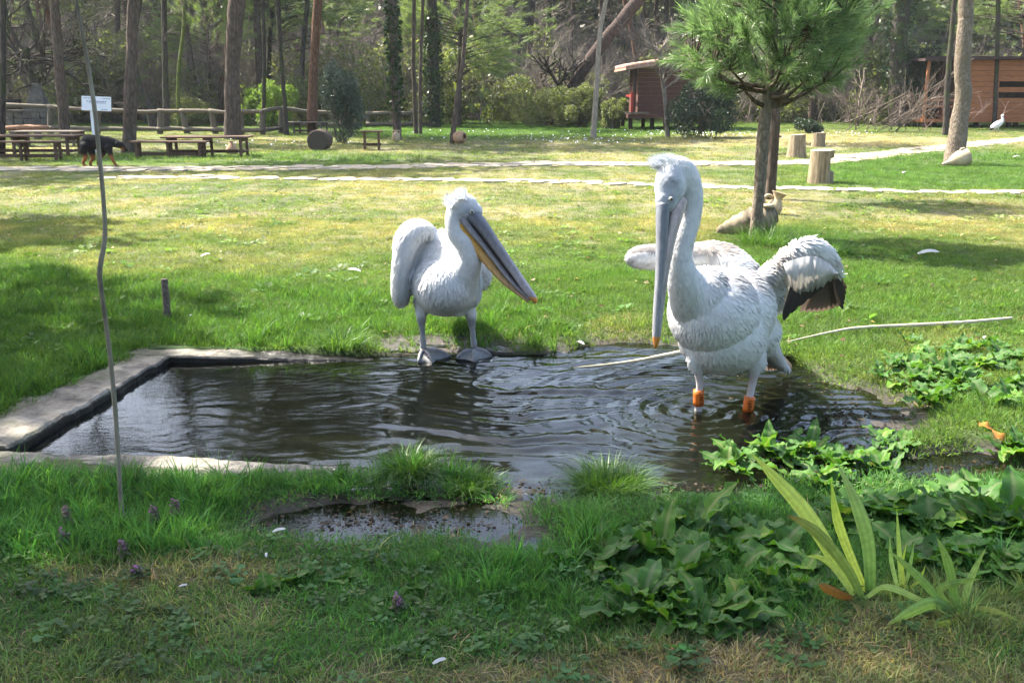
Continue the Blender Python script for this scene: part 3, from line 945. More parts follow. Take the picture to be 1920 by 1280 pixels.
def forest_tree(pix, label, mat=None, top=9.6, crown=True, name='pine_tree', group='tall trees at the edge of the woods', n=14, ivy=None, branches=0, seed=0, crown_mat=None, cat='tree', cs=None, base_off=0.0):
    """pix: (px, py, width_px) from the foot upward, all at the foot's distance"""
    foot = G(pix[0][0], pix[0][1]); Yd = foot[1]
    foot[2] = float(height(foot[0], foot[1])) - .05
    P = [foot]; W = [pix[0][2] * MPP(foot) / 2]
    for px_, py_, w_ in pix[1:]:
        q = U(px_, py_, Yd); P.append(q); W.append(w_ * MPP(q) / 2)
    P = np.array(P); W = np.array(W)
    d = P[-1] - P[-2]; d /= np.linalg.norm(d)
    if top > P[-1][2] + 1:
        d[2] = max(d[2], .5); k = (top - P[-1][2]) / d[2]
        d2 = d + np.array([-d[0] * .4, R.uniform(-.04, .04), 0])
        P = np.vstack([P, P[-1] + d * k * .5, P[-1] + d * k * .5 + d2 * k * .5]); W = np.append(W, [W[-1] * .8, W[-1] * .5])
    th = thing(name, label, cat, foot, group)
    V, F = trunk_mesh(P - foot, W, mat, n, seed + int(pix[0][0]))
    link('trunk', mesh_np('trunk', V, F, [mat or M_BARK]), th, True)
    Q = crom(P, 40)
    rg = random.Random(int(pix[0][0]) + seed)
    if branches:
        mb = MB()
        for i in range(branches):
            q = Q[rg.randint(6, 26)] - foot
            a = rg.uniform(0, 2 * PI)
            twigs(mb, q, (math.cos(a), math.sin(a) * .7, rg.uniform(-.1, .5)), rg.uniform(1.2, 2.6), W[0] * .16, 2, rg, .5, .05, (2, 4))
        mb.obj('branches', M_TWIG, th, local=True)['kind'] = 'stuff'
    if ivy:
        lo, hi = ivy
        qs = [q - foot for q in Q if lo <= q[2] <= hi]
        w0 = W[0] * 1.15
        V, F = leaf_cloud([(q, (w0 * rg.uniform(1.1, 1.7), w0 * 1.5, .4)) for q in qs], 1500, .13, int(pix[0][0]), .8, .7, .5)
        link('ivy', mesh_np('ivy', V, F, [M_IVY], smooth=False), th, True)
    if crown:
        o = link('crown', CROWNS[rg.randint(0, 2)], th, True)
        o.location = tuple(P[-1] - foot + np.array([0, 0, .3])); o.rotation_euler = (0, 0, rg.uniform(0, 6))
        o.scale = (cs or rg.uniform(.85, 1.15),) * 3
    return th

FT = forest_tree
M_BARK_LEAN = bark('dark_red_bark', (.018, .015, .013), (.055, .041, .035), (.12, .085, .068))
FT([(3, 292, 12), (5, 150, 11), (6, 0, 10)], 'dark narrow trunk cut by the left edge of the photo beside the benches', M_BARK_DARK)
FT([(240, 287, 27), (245, 140, 22), (251, 0, 21)], 'thick brown trunk standing between the dog and the long table', M_BARK, cs=1.25)
FT([(437, 262, 33), (436, 120, 28), (446, 0, 30)], 'thickest grey brown trunk, rising behind the long wooden table', M_BARK, cs=1.3)
FT([(585, 250, 20), (588, 120, 17), (596, 0, 17)], 'straight reddish trunk behind the sawn round log end', M_BARK_RED, cs=1.15)
FT([(745, 262, 15), (739, 130, 17), (735, 0, 17)], 'straight trunk wrapped in dark ivy above the small clay jar', M_BARK, ivy=(1.0, 7), cs=1.1)
FT([(312, 246, 14), (309, 120, 11), (308, 0, 10)], 'dark slim trunk rising just right of the thick trunk by the dog', M_BARK_DARK, branches=3)
FT([(537, 254, 10), (530, 150, 8), (520, 0, 8)], 'thin dark trunk leaning left beside the far picnic table', M_BARK_DARK)
FT([(493, 252, 8), (495, 120, 7), (493, 0, 6)], 'thin straight trunk in front of the bright green bushes', M_BARK_DARK)
FT([(563, 232, 10), (567, 120, 9), (576, 0, 9)], 'dark trunk close behind the straight reddish trunk', M_BARK_DARK, branches=3)
FT([(375, 232, 14), (374, 185, 14), (362, 140, 12), (350, 60, 11), (345, 0, 10)], 'brown trunk bent to the left behind the rail fence', M_BARK, branches=2)
FT([(291, 242, 17), (278, 205, 14), (262, 165, 12), (250, 90, 11), (262, 0, 9)], 'dark trunk leaning left behind the fence, half hidden by the thick trunk', M_BARK_DARK)
FT([(335, 238, 7), (334, 150, 7), (344, 60, 7), (346, 0, 6)], 'thin mossy trunk with bright yellow green moss behind the fence', bark('mossy_bark', (.04, .05, .02), (.1, .12, .03), (.2, .23, .06)), crown=False, top=8)
FT([(780, 252, 9), (776, 150, 8), (776, 0, 7)], 'slim grey trunk, left one of the close pair right of the ivy trunk', M_BARK)
FT([(788, 253, 7), (788, 150, 6), (793, 0, 6)], 'slimmest grey trunk, right one of the close pair right of the ivy trunk', M_BARK)
FT([(815, 240, 22), (812, 120, 24), (808, 0, 22)], 'broad trunk bushy with dark ivy behind the lying ribbed jar', M_BARK_DARK, ivy=(.3, 4.5))
FT([(847, 270, 11), (855, 200, 9), (868, 110, 8), (877, 0, 7)], 'thin leaning pine trunk beside the lying ribbed jar', M_BARK, crown=False, top=8)
FT([(963, 226, 22), (970, 150, 18), (983, 60, 17), (992, 0, 17)], 'dark leaning trunk with ivy round its foot left of the pale shed roof', M_BARK_DARK, ivy=(-.2, 2.3), branches=4)
FT([(1035, 236, 26), (1075, 160, 22), (1125, 88, 24), (1195, 4, 24), (1240, -50, 22)], 'thick dark reddish trunk leaning steeply to the right over the bushes', M_BARK_LEAN, top=14)
FT([(1113, 260, 11), (1117, 180, 10), (1122, 100, 9), (1128, 40, 9), (1137, 0, 8)], 'pale slender trunk standing alone on the lawn near the red cabin', M_BARK_PALE)
FT([(1683, 238, 34), (1684, 120, 32), (1690, 0, 32)], 'massive dark trunk with ivy behind the heap of cut branches', M_BARK_DARK, ivy=(1.2, 6.5), cs=1.3)
FT([(1772, 254, 11), (1778, 150, 10), (1790, 0, 9)], 'thin dark trunk just left of the big scaly trunk and the cabin', M_BARK_DARK)
FT([(1788, 309, 40), (1796, 250, 34), (1806, 180, 29), (1803, 120, 29), (1810, 40, 27), (1812, 0, 27)], 'big pale scaly trunk with a jar leaning at its foot', M_BARK_GREY, n=22, cs=1.1)
FT([(1864, 240, 9), (1868, 150, 8), (1872, 0, 8)], 'thin dark trunk in front of the orange brown cabin beside the stork', M_BARK_DARK)
# off to the sides and overhead: the trees whose shade lies over the foreground and the tables
def side_tree(x, y, h, r_, label, cs, group='trees beside the clearing'):
    th = thing('pine_tree', label, 'tree', (x, y, -.05), group)
    V, F = trunk_mesh([(0, 0, 0), (.1, 0, h * .5), (0, .1, h)], [r_, r_ * .8, r_ * .5], M_BARK, 12, int(x * 7))
    link('trunk', mesh_np('trunk', V, F, [M_BARK]), th, True)
    return th
def big_crown(th, c, rx, ry, rz, n, seed, size=.34):
    r = np.random.default_rng(seed); lumps = []
    for i in range(26):
        a = r.uniform(0, 2 * PI); d = .78 * math.sqrt(r.uniform(0, 1))
        lumps.append(((c[0] + rx * d * math.cos(a), c[1] + ry * d * math.sin(a), c[2] + rz * r.uniform(-.4, .5)), (rx * .3, ry * .3, rz * .4)))
    V, F = leaf_cloud(lumps, n, size, seed, .55, .3)
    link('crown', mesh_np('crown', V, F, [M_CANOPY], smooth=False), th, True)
COT = 1 / math.tan(SUN_EL)
for (gx_, gy_, h, rx, ry, n, lab) in ((-6.4, 10.7, 8.0, 2.1, 1.9, 2200, 'smaller pine standing beyond the left edge of the picture'), (-4.7, 4.7, 9.3, 3.8, 3.7, 5600, 'broad umbrella pine standing left of the clearing'),
        (.3, .9, 9.1, 3.6, 3.3, 6800, 'umbrella pine standing left of the pond, out of the picture'), (-3.6, -1.0, 9.4, 3.9, 3.2, 5600, 'umbrella pine standing behind the camera on the left'), (3.6, -1.3, 9.0, 3.4, 2.9, 4200, 'umbrella pine standing behind the camera')):
    x, y = gx_ - SHADOW_DIR.x * h * COT, gy_ - SHADOW_DIR.y * h * COT
    th = side_tree(x, y, h + .3, .22, lab, 1)
    big_crown(th, (0, 0, h), rx, ry, 1.6, n, int(n + gx_ * 10), .36)
for i, (x, y, h) in enumerate(((-15.5, 23, 11), (-18, 29, 12), (-14.5, 33, 12), (-21, 36, 13), (-20, 25, 12), (-24, 31, 12), (-25, 40, 14), (17.5, 34, 12), (20, 26, 12), (24, 40, 13), (22, 33, 12))):
    th = side_tree(x, y, h, .17, 'pine standing outside the picture beside the clearing', 1)
    o = link('crown', CROWNS[i % 3], th, True); o.location = (0, 0, h); o.rotation_euler = (0, 0, i * 1.3); o.scale = (1.15,) * 3

for i, (x, y, h, r_) in enumerate(((-15, -9, 9, 4.6), (-7.5, -13, 10, 5.2), (1.5, -14, 10, 5.2), (9.5, -12, 9.5, 5), (16, -7, 9, 4.6))):  # unseen trees added to keep sky light off the pelicans' fronts
    th = side_tree(x, y, h, .22, ('unseen leafy tree behind the camera, first from the left', 'unseen leafy tree behind the camera, second from the left', 'unseen leafy tree straight behind the camera', 'unseen leafy tree behind the camera to the right', 'unseen leafy tree far right behind the camera', 'unseen tall tree farthest behind the camera on the right', 'unseen tall tree farthest behind the camera on the left')[i], 1, 'unseen trees behind the camera')
    big_crown(th, (0, 0, h * .62), r_, r_ * .8, h * .42, 2600, 200 + i, .6)

# more trunks deeper in the woods, sharing four meshes
deep = []
for k in range(4):
    th = thing('woodland_tree', 'slim pine trunk standing deep in the hazy woods', 'tree', (0, 0, 0), 'pines deep in the woods')
    lean = (.4, -.7, .2, 1.1)[k]
    V, F = trunk_mesh([(0, 0, -.2), (lean * .3, 0, 4), (lean, .1, 8), (lean * 1.2, .1, 12)], [.17, .145, .12, .06], M_BARK, 9, 40 + k)
    link('trunk', mesh_np('trunk', V, F, [(M_BARK, M_BARK_DARK, M_BARK, M_BARK_RED)[k]]), th, True)
    o = link('crown', CROWNS[k % 3], th, True); o.location = (lean * 1.2, .1, 12); o.scale = (1.1, 1.1, 1.15)
    deep.append(th)
cnt = 0
for i in range(500):
    y = R.uniform(47, 88); x = R.uniform(-.62, .62) * y
    pxx, _ = proj(x, y, 0)
    if abs(pxx - 1200) < 90 and y < 52: continue
    if 1700 < pxx < 1990 and y < 56: continue
    src = deep[cnt % 4]
    s_ = R.uniform(.8, 1.35)
    if cnt < 4: t_ = src
    else: t_ = dup(src)
    t_.location = (x, y, float(height(x, y))); t_.rotation_euler = (0, 0, R.uniform(0, 6.28)); t_.scale = (s_, s_, R.uniform(.62, .85))
    cnt += 1
    if cnt > 145: break

# ---- the young pines on the lawn
def young_pine(pix, cpx, cpy, rpx, rpy, label, nshoot, per, seed, mat, limbs=16, extra=None):
    foot = G(*pix[0][:2]); Yd = foot[1]
    foot[2] = float(height(foot[0], foot[1])) - .03
    P = [foot] + [U(a, b, Yd) for a, b, w in pix[1:]]
    P = np.array(P) - foot; m = MPP(foot)
    W = [w * m / 2 for a, b, w in pix]
    th = thing('young_pine', label, 'tree', foot, 'young pines on the lawn')
    V, F = trunk_mesh(P, W, mat, 22, seed, .17)
    link('trunk', mesh_np('trunk', V, F, [mat]), th, True)
    r = np.random.default_rng(seed)
    c = U(cpx, cpy, Yd) - foot; c[1] += .0
    rx, rz = rpx * m, rpy * m
    d = r.normal(0, 1, (nshoot, 3)); d /= np.linalg.norm(d, axis=1)[:, None]
    d[:, 2] = np.abs(d[:, 2]) * np.where(r.uniform(0, 1, nshoot) < .62, 1, -.75)
    rad = r.uniform(.5, 1.0, nshoot) ** .6 * (1 + .16 * np.sin(d[:, 0] * 5 + d[:, 2] * 4 + seed))
    S = c + d * rad[:, None] * np.array([rx, rx * .95, rz])
    if extra is not None: S = np.vstack([S, extra(foot, Yd, m)])
    D = (S - c) / np.array([rx, rx, rz]) * .8 + np.array([0, 0, .55]) + r.normal(0, .25, S.shape)
    D /= np.linalg.norm(D, axis=1)[:, None]
    mb = MB()
    Q = crom(P, 60)
    lo = int(60 * .58)
    tips = S[r.choice(len(S), limbs, False)]
    joints = []
    for tip in tips:
        i = min(59, lo + int((59 - lo) * np.clip((tip[2] - Q[lo][2]) / (Q[-1][2] - Q[lo][2] + 1e-6), 0, 1) * .8)); b = Q[i]
        mid = b * .5 + tip * .5 + np.array([0, 0, -.06])
        T = crom([b, mid, tip], 9)
        mb.tube(T, np.linspace(.026, .008, 9), 6, False)
        joints += list(T[2:])
    joints = np.array(joints)
    for s_ in S:
        j = joints[np.argmin(((joints - s_) ** 2).sum(1) + 2 * np.maximum(joints[:, 2] - s_[2], 0))]
        mb.tube(np.array([j, (j + s_) / 2 + [0, 0, -.02], s_]), [.009, .007, .005], 4, False)
    for (bx, by) in ((1398, 172), (1492, 168), (1505, 178), (1480, 155)):
        i = int(60 * .62); tip = U(bx, by, Yd - .1) - foot
        if seed == 1: mb.tube(crom([Q[i], (Q[i] + tip) / 2 + [0, 0, -.03], tip], 7), np.linspace(.03, .014, 7), 7, False)
    o = mb.obj('branches', M_BARK, th, local=True); o['kind'] = 'stuff'
    V, Fs = needle_sprays(S - D * .1, D, .26, per, .15, .0052, seed)
    o = link('crown', mesh_np('crown', V, Fs, [M_PINE], smooth=False), th, True)
    return th
young_pine([(1413, 448, 23), (1421, 390, 21), (1428, 320, 20), (1433, 250, 22), (1440, 180, 18), (1452, 60, 13), (1458, -60, 8)], 1450, 62, 150, 140,
           'front young pine with pale flaky trunk and wide bushy crown', 370, 88, 1, M_BARK_GREY)
young_pine([(1443, 374, 22), (1448, 300, 21), (1453, 230, 20), (1450, 170, 18), (1470, 60, 12), (1480, -60, 8)], 1525, 40, 108, 100,
           'rear young pine with brown furrowed trunk just behind the pale one', 300, 84, 2, M_BARK)

# ---- shrubs
def shrub(name, label, px0, py0, wpx, hpx, mat, n, leaf, seed, cat='bush', group=None, stems=7, lumps=9, tall=1.0, dens=.35, stem_mat=None):
    foot = G(px0, py0); m = MPP(foot); foot[2] = float(height(foot[0], foot[1])) - .03
    w, h = wpx * m / 2, hpx * m
    th = thing(name, label, cat, foot, group)
    r = np.random.default_rng(seed); L = []
    for i in range(lumps):
        a = r.uniform(0, 2 * PI); d = w * .72 * math.sqrt(r.uniform(0, 1)); z = h * r.uniform(.18, .8)
        f = 1 - .45 * max(0, z / h - .45)
        L.append(((d * math.cos(a) * f, d * math.sin(a) * f, z), (w * r.uniform(.25, .45), w * r.uniform(.25, .45), h * r.uniform(.16, .28) * tall)))
    V, F = leaf_cloud(L, int(n * 1.9), leaf * .66, seed, .5, dens)
    V[:, 2] = np.maximum(V[:, 2], .02)
    link('foliage', mesh_np('foliage', V, F, [mat], smooth=False), th, True)
    mb = MB(); rg = random.Random(seed)
    for i in range(stems):
        twigs(mb, (rg.gauss(0, w * .12), rg.gauss(0, w * .12), 0), (rg.gauss(0, .5), rg.gauss(0, .5), 1.2), h * .6, .02, 2, rg, .5, .3, (2, 3), 4)
    mb.obj('stems', stem_mat or M_TWIG, th, local=True)
    return th
shrub('silvery_shrub', 'dense grey green shrub with silvery leaf tips beside the sawn log end', 640, 268, 100, 150, M_SHRUB, 9000, .11, 21, lumps=16)
shrub('green_bush', 'bright green sunlit bush behind the fence between two thin trunks', 520, 240, 90, 95, M_BRIGHT, 4200, .16, 22)
shrub('green_bush', 'pale green bush behind the fence right of the thickest trunk', 470, 236, 70, 75, M_BRIGHT, 3200, .16, 23)
shrub('green_bush', 'yellow green sunlit bushes behind the stone barbecue at far left', 40, 225, 150, 85, M_OLIVE, 6000, .18, 24)
shrub('green_bush', 'olive bush behind the white notice board', 150, 232, 130, 80, M_OLIVE, 4600, .16, 25)
shrub('dark_bush', 'dark rounded bush directly left of the notice board', 130, 222, 58, 74, M_DARKLEAF, 3600, .14, 26)
shrub('green_bush', 'brownish olive bush behind the leaning fence posts', 360, 236, 120, 70, M_OLIVE, 4200, .14, 27)
shrub('hedge_bush', 'wide pale olive bush in front of the pale shed roof', 1020, 238, 130, 72, M_OLIVE, 7000, .13, 28, lumps=14)
shrub('hedge_bush', 'yellowish bush right of the lone pale slender trunk', 1148, 243, 62, 60, M_OLIVE, 3600, .13, 29)
shrub('hedge_bush', 'olive bush between the pale shed and the slender trunk', 1088, 240, 95, 80, M_OLIVE, 5200, .13, 30)
shrub('tall_bush', 'tall yellow green bush far behind the leaning reddish trunk', 1090, 200, 120, 110, M_OLIVE, 4500, .2, 31)
shrub('dark_bush', 'large dark green bush between the red cabin and the young pines', 1322, 258, 135, 120, M_DARKLEAF, 8500, .12, 32, lumps=14)
shrub('low_bush', 'low dark mound of leaves behind the tree stump seats', 1515, 249, 70, 30, M_DARKLEAF, 2600, .1, 33)
shrub('green_bush', 'small green bush at the foot of the trees near the ivy trunk', 930, 228, 70, 45, M_BRIGHT, 2600, .12, 34)
shrub('dark_bush', 'dark ivy covered thicket behind the heap of cut branches', 1720, 238, 90, 160, M_DARKLEAF, 5000, .16, 35)
shrub('green_bush', 'hazy green bush between the ivy trunk and the silvery shrub', 700, 232, 80, 60, M_OLIVE, 3000, .14, 36)
shrub('small_bush', 'small grey green pine seedling behind the fence beside the thick trunk', 284, 232, 36, 66, M_SHRUB, 2200, .1, 37)

# soft pine foliage hanging low among the trunks
def low_pine(label, px0, py0, boxes, seed, nsh=170):
    foot = G(px0, py0); Yd = foot[1]; m = MPP(foot)
    th = thing('woodland_pine', label, 'tree', foot, 'low branched pines among the trunks')
    V, F = trunk_mesh([(0, 0, 0), (.1, 0, 3), (.2, 0, 8)], [.11, .09, .03], M_BARK, 9, seed)
    link('trunk', mesh_np('trunk', V, F, [M_BARK]), th, True)
    r = np.random.default_rng(seed); S = []
    for (cx, cy, rx, ry, k) in boxes:
        c = U(cx, cy, Yd) - foot
        q = r.normal(0, .55, (int(nsh * k), 3)); S.append(c + q * np.array([rx * m, max(rx, ry) * m * .7, ry * m]))
    S = np.vstack(S)
    D = S - np.array([0, 0, S[:, 2].mean()]); D[:, 2] = D[:, 2] * .3 + .4; D += r.normal(0, .4, D.shape); D /= np.linalg.norm(D, axis=1)[:, None]
    V, Fs = needle_sprays(S, D, .5, 44, .3, .014, seed)
    link('crown', mesh_np('crown', V, Fs, [M_PINEFAR], smooth=False), th, True)
    mb = MB()
    for s_ in S[::7]:
        z = min(max(s_[2] - .4, .5), 7)
        mb.tube(np.array([(.1, 0, z), s_ * .5 + [.05, 0, z * .5 + .1], s_]), [.03, .02, .008], 4, False)
    o = mb.obj('branches', M_BARK, th, local=True); o['kind'] = 'stuff'
low_pine('soft green pine with low boughs right of the bushy ivy trunk', 860, 238, [(880, 40, 90, 70, 1.2), (900, 110, 55, 40, .5), (800, 40, 50, 60, .5)], 51)
low_pine('pale green pine boughs between the bent trunk and the thickest trunk', 395, 232, [(400, 40, 70, 60, 1.0), (330, 70, 40, 40, .4)], 52)
low_pine('pine boughs hanging at the top above the far picnic table', 530, 230, [(520, 20, 90, 50, 1.0), (640, 20, 60, 60, .6)], 53)
low_pine('pine boughs hanging above the orange brown cabin', 1900, 226, [(1880, 20, 70, 55, .8), (1750, 40, 60, 50, .6)], 54)
low_pine('pine boughs behind the massive dark trunk and the young pines', 1600, 226, [(1620, 30, 70, 90, .8)], 55, 120)
low_pine('grey green pine boughs in the upper left corner', 90, 222, [(90, 20, 90, 60, 1.0), (200, 40, 50, 70, .6)], 56)

# bare trees
def bare_tree(pix, label, seed, limbs, L, mat=M_TWIG, depth=3, name='bare_tree'):
    foot = G(*pix[0][:2]); Yd = foot[1]; foot[2] = float(height(foot[0], foot[1])) - .03
    P = np.array([foot] + [U(a, b, Yd) for a, b, w in pix[1:]]) - foot; m = MPP(foot)
    th = thing(name, label, 'tree', foot)
    V, F = trunk_mesh(P, [w * m / 2 for a, b, w in pix], mat, 9, seed)
    link('trunk', mesh_np('trunk', V, F, [mat]), th, True)
    rg = random.Random(seed); mb = MB(); Q = crom(P, 30)
    for i in range(limbs):
        q = Q[rg.randint(12, 29)]
        a = rg.uniform(0, 2 * PI)
        twigs(mb, q, (math.cos(a), math.sin(a), rg.uniform(.1, .9)), L * rg.uniform(.6, 1.1), pix[-1][2] * m * .35, depth, rg, .55, .1, (3, 5), 4)
    o = mb.obj('branches', mat, th, local=True); o['kind'] = 'stuff'
bare_tree([(1252, 258, 10), (1247, 190, 8), (1240, 130, 8), (1238, 95, 6)], 'leafless small tree in front of the red cabin', 61, 10, 1.3)
bare_tree([(1053, 236, 12), (1050, 190, 14), (1048, 150, 12)], 'small dark ivy clad tree with bare spreading branches among the olive bushes', 62, 9, 1.6, M_BARK_DARK, 2)
bare_tree([(84, 245, 16), (70, 190, 14), (56, 130, 13), (50, 90, 10)], 'dark crooked tree with spreading bare branches behind the barbecue', 63, 14, 2.6, M_BARK_DARK, 3)
for i, (a, b, lab) in enumerate(((180, 228, 'grey leafless tree behind the notice board'), (300, 225, 'grey leafless tree behind the thick trunk near the dog'), (395, 226, 'leafless tree with pale twigs left of the thickest trunk'), (640, 222, 'leafless tree with pale twigs behind the silvery shrub'),
      (905, 226, 'leafless tree behind the ribbed jar and thin pine'), (1190, 216, 'grey leafless tree above the red cabin roof'), (1020, 215, 'leafless tree in front of the hazy hillside'), (760, 222, 'leafless grey tree behind the ivy wrapped trunk'))):
    bare_tree([(a, b, 9), (a + 3, b - 90, 7), (a - 4, b - 190, 4)], lab, 70 + i, 16, 2.6, M_TWIG, 3)

# twig thickets, bushes and trees too far to tell apart
def woods():
    protos = []
    for k in range(2):
        mb = MB(); rg = random.Random(80 + k)
        for i in range(9):
            twigs(mb, (rg.gauss(0, .5), rg.gauss(0, .5), 0), (rg.gauss(0, .45), rg.gauss(0, .45), 1), rg.uniform(1.6, 2.6), .022, 3, rg, .45, .15, (3, 4), 3)
        V = np.concatenate(mb.v); F = np.array(mb.f4); protos.append((V, F, 0))
    for k in range(2):
        V, F = leaf_cloud([((NR.normal(0, .9), NR.normal(0, .9), NR.uniform(.5, 2.4)), (.8, .8, .7)) for i in range(9)], 3600, .14, 90 + k)
        protos.append((V, F, 1))
    pts = []; pv = []; sc_ = []
    for i in range(520):
        y = R.uniform(46, 74); x = R.uniform(-.62, .62) * y
        pxx, _ = proj(x, y, 0)
        if 1690 < pxx < 2000 and y < 58: continue
        if 1140 < pxx < 1320 and y < 50: continue
        pts.append((x, y, float(height(x, y)))); pv.append(R.choice((0, 1, 0, 1, 0, 1, 2, 3))); sc_.append(R.uniform(.7, 1.6))
    m = len(pts)
    scatter_obj('undergrowth', protos, np.array(pts), np.array(pv), turn(m, .08), np.array(sc_), np.ones((m, 3)), [M_TWIG, M_OLIVE], 'grey twig thickets and olive bushes under the trees')
    protos = []
    for k in range(4):
        V, F = leaf_cloud([((NR.normal(0, 1.5), NR.normal(0, 1.5), NR.uniform(1.5, 6.5)), (1.5, 1.5, 1.3)) for i in range(12)], 1400, .55, 95 + k, .6, .4)
        mb = MB(); mb.tube(np.array([(0, 0, -.3), (.1, 0, 3), (.2, 0, 6)]), [.2, .16, .06], 6)
        F2 = np.array(mb.f4) + len(V)
        protos.append((np.concatenate([V] + mb.v), np.concatenate([F, F2]), np.concatenate([np.zeros(len(F), int), np.ones(len(F2), int)])))
    y = NR.uniform(76, 205, 1500); x = NR.uniform(-.75, .75, 1500) * y
    pts = np.stack([x, y, height(x, y)], -1)
    m = len(x)
    scatter_obj('woods', protos, pts, NR.integers(0, 4, m), turn(m, .05), NR.uniform(.8, 1.5, m), np.ones((m, 3)), [M_WOODS, M_BARK_DARK], 'hazy wooded hillside behind the clearing')
woods()
# ------------------------------------------------------------------ stone paths
def strip(P, w, name, label=None):
    Q = crom(P, 160); T = np.gradient(Q, axis=0); T /= np.linalg.norm(T, axis=1)[:, None]
    Nn = np.stack([-T[:, 1], T[:, 0]], 1); k = np.linspace(-1, 1, 9)
    wob = 1 + .25 * (fbm(np.arange(160) * .5, 3, 5) - .5)
    XY = Q[:, None] + Nn[:, None] * k[None, :, None] * (w * wob)[:, None, None]
    Zs = height(XY[..., 0], XY[..., 1]) + .004
    Zs[:, 0] -= .03; Zs[:, -1] -= .03
    V = np.dstack([XY, Zs]).reshape(-1, 3); id_ = np.arange(160 * 9).reshape(160, 9)
    F = np.stack([id_[:-1, :-1], id_[1:, :-1], id_[1:, 1:], id_[:-1, 1:]], -1).reshape(-1, 4)
    off = np.array([Q[80][0], Q[80][1], 0])
    o = link(name, mesh_np(name, V - off, F, [M_PATHDIRT])); o.location = off
    tag(o, kind='structure'); return o, Q, T, Nn
M_PATHDIRT = simple('path_dirt', [(.3, (.17, .135, .08)), (.5, (.25, .21, .13)), (.7, (.17, .18, .075))], 9, bump=.6)
M_STONES = [M_STONE, simple('warm_flagstone', [(.3, (.21, .165, .11)), (.55, (.34, .285, .2)), (.75, (.43, .375, .28))], 4, bump=.5), simple('grey_flagstone', [(.3, (.16, .14, .105)), (.55, (.27, .245, .19)), (.75, (.36, .33, .26))], 5, bump=.5)]
SLABS = []
for k in range(9):
    n = R.randint(5, 7); a0 = R.uniform(0, 6)
    ring = [((1 + R.uniform(-.28, .22)) * math.cos(a0 + i * 2 * PI / n + R.uniform(-.15, .15)), (1 + R.uniform(-.28, .22)) * math.sin(a0 + i * 2 * PI / n + R.uniform(-.15, .15))) for i in range(n)]
    V = [(x, y, -.1) for x, y in ring] + [(x, y, .08) for x, y in ring] + [(x * .94, y * .94, .115 + R.uniform(-.015, .015)) for x, y in ring]
    F = [(i, (i + 1) % n, n + (i + 1) % n, n + i) for i in range(n)] + [(n + i, n + (i + 1) % n, 2 * n + (i + 1) % n, 2 * n + i) for i in range(n)] + [tuple(range(2 * n, 3 * n))]
    mb = MB(); mb.add(V, F); SLABS.append(mb.mesh('paving_stone', M_STONES[k % 3], smooth=False))
def pave(P, w, rows, step, size, lab):
    base, Q, T, Nn = strip(P, w, 'stone_path')
    s = np.concatenate([[0], np.cumsum(np.linalg.norm(np.diff(Q, axis=0), axis=1))])
    d = .1; n = 0
    while d < s[-1]:
        for r_ in range(rows):
            dd = d + R.uniform(-.12, .12) * step + (step / 2 if r_ % 2 else 0)
            if dd > s[-1] or R.random() < .05: continue
            i = min(np.searchsorted(s, dd), 159)
            q = Q[i]; lat = ((r_ + .5) / rows * 2 - 1) * w * .86 + R.uniform(-.05, .05) * w if rows > 1 else R.uniform(-.03, .03)
            p = q + Nn[i] * lat
            pxx, _ = proj(p[0], p[1], 0)
            if not -120 < pxx < 2040: continue
            o = bpy.data.objects.new('paving_stone', SLABS[R.randint(0, 8)]); COL.objects.link(o); o.parent = base
            o.location = (p[0] - base.location.x, p[1] - base.location.y, float(height(p[0], p[1])) + .006)
            sz = size * R.uniform(.82, 1.12)
            o.rotation_euler = (R.uniform(-.03, .03), R.uniform(-.03, .03), R.uniform(0, 6.28)); o.scale = (sz * R.uniform(1, 1.2), sz * R.uniform(.85, 1.05), .17)
            n += 1
        d += step
    return n
pave(PATH1, .62, 3, .42, .25, '')
pave(PATH2, .3, 2, .36, .2, '')

# ------------------------------------------------------------------ tables, benches, stools
def table(name, label, cat, px0, px1, ytop, ybase, depth, group=None, planks=3, legs=2, rz=0.0, stretch=True, mat=None, th=.035, legw=.06, extra_legs=()):
    mat = mat or M_WOODTABLE
    f0 = G((px0 + px1) / 2, ybase); m = MPP(f0)
    W = (px1 - px0) * m; H = U((px0 + px1) / 2, ytop, f0[1])[2]
    f0 = f0 + np.array([0, depth / 2, 0]); f0[2] = float(height(f0[0], f0[1]))
    t_ = thing(name, label, cat, f0, group); t_.rotation_euler = (0, 0, rz)
    pw = depth / planks
    for k in range(planks):
        MB().box((R.uniform(-.02, .02), -depth / 2 + pw * (k + .5), H - th / 2 + R.uniform(-.004, .004)), (W, pw - .012, th)).obj('plank', mat, t_, False, .004, local=True)
    xs = np.linspace(-W / 2 + .08 + .04 * W, W / 2 - .08 - .04 * W, legs)
    for x in xs:
        for sy in (-1, 1):
            MB().box((x, sy * (depth / 2 - .06), (H - th) / 2 - .01), (legw, legw, H - th + .02), rot=(sy * .05, 0, 0)).obj('leg', mat, t_, False, .004, local=True)
        MB().box((x, 0, H - th - .045), (legw * .8, depth - .06, .08)).obj('cross_beam', mat, t_, False, local=True)
        if stretch: MB().box((x, 0, H * .27), (legw * .7, depth - .16, .06)).obj('stretcher', mat, t_, False, local=True)
    if stretch and legs > 1: MB().box((0, 0, H * .27 + .003), (W * .84, .045, .07)).obj('long_stretcher', mat, t_, False, local=True)
    return t_
table('wooden_table', 'long wooden picnic table nearest the left edge behind a bench', 'table', -90, 142, 254, 295, .75, 'picnic tables and benches', 4, 3)
table('wooden_bench', 'grey topped wooden bench in front of the table nearest the left edge', 'bench', -40, 117, 264, 302, .34, 'picnic tables and benches', 2, 3, mat=M_WOODTABLE)
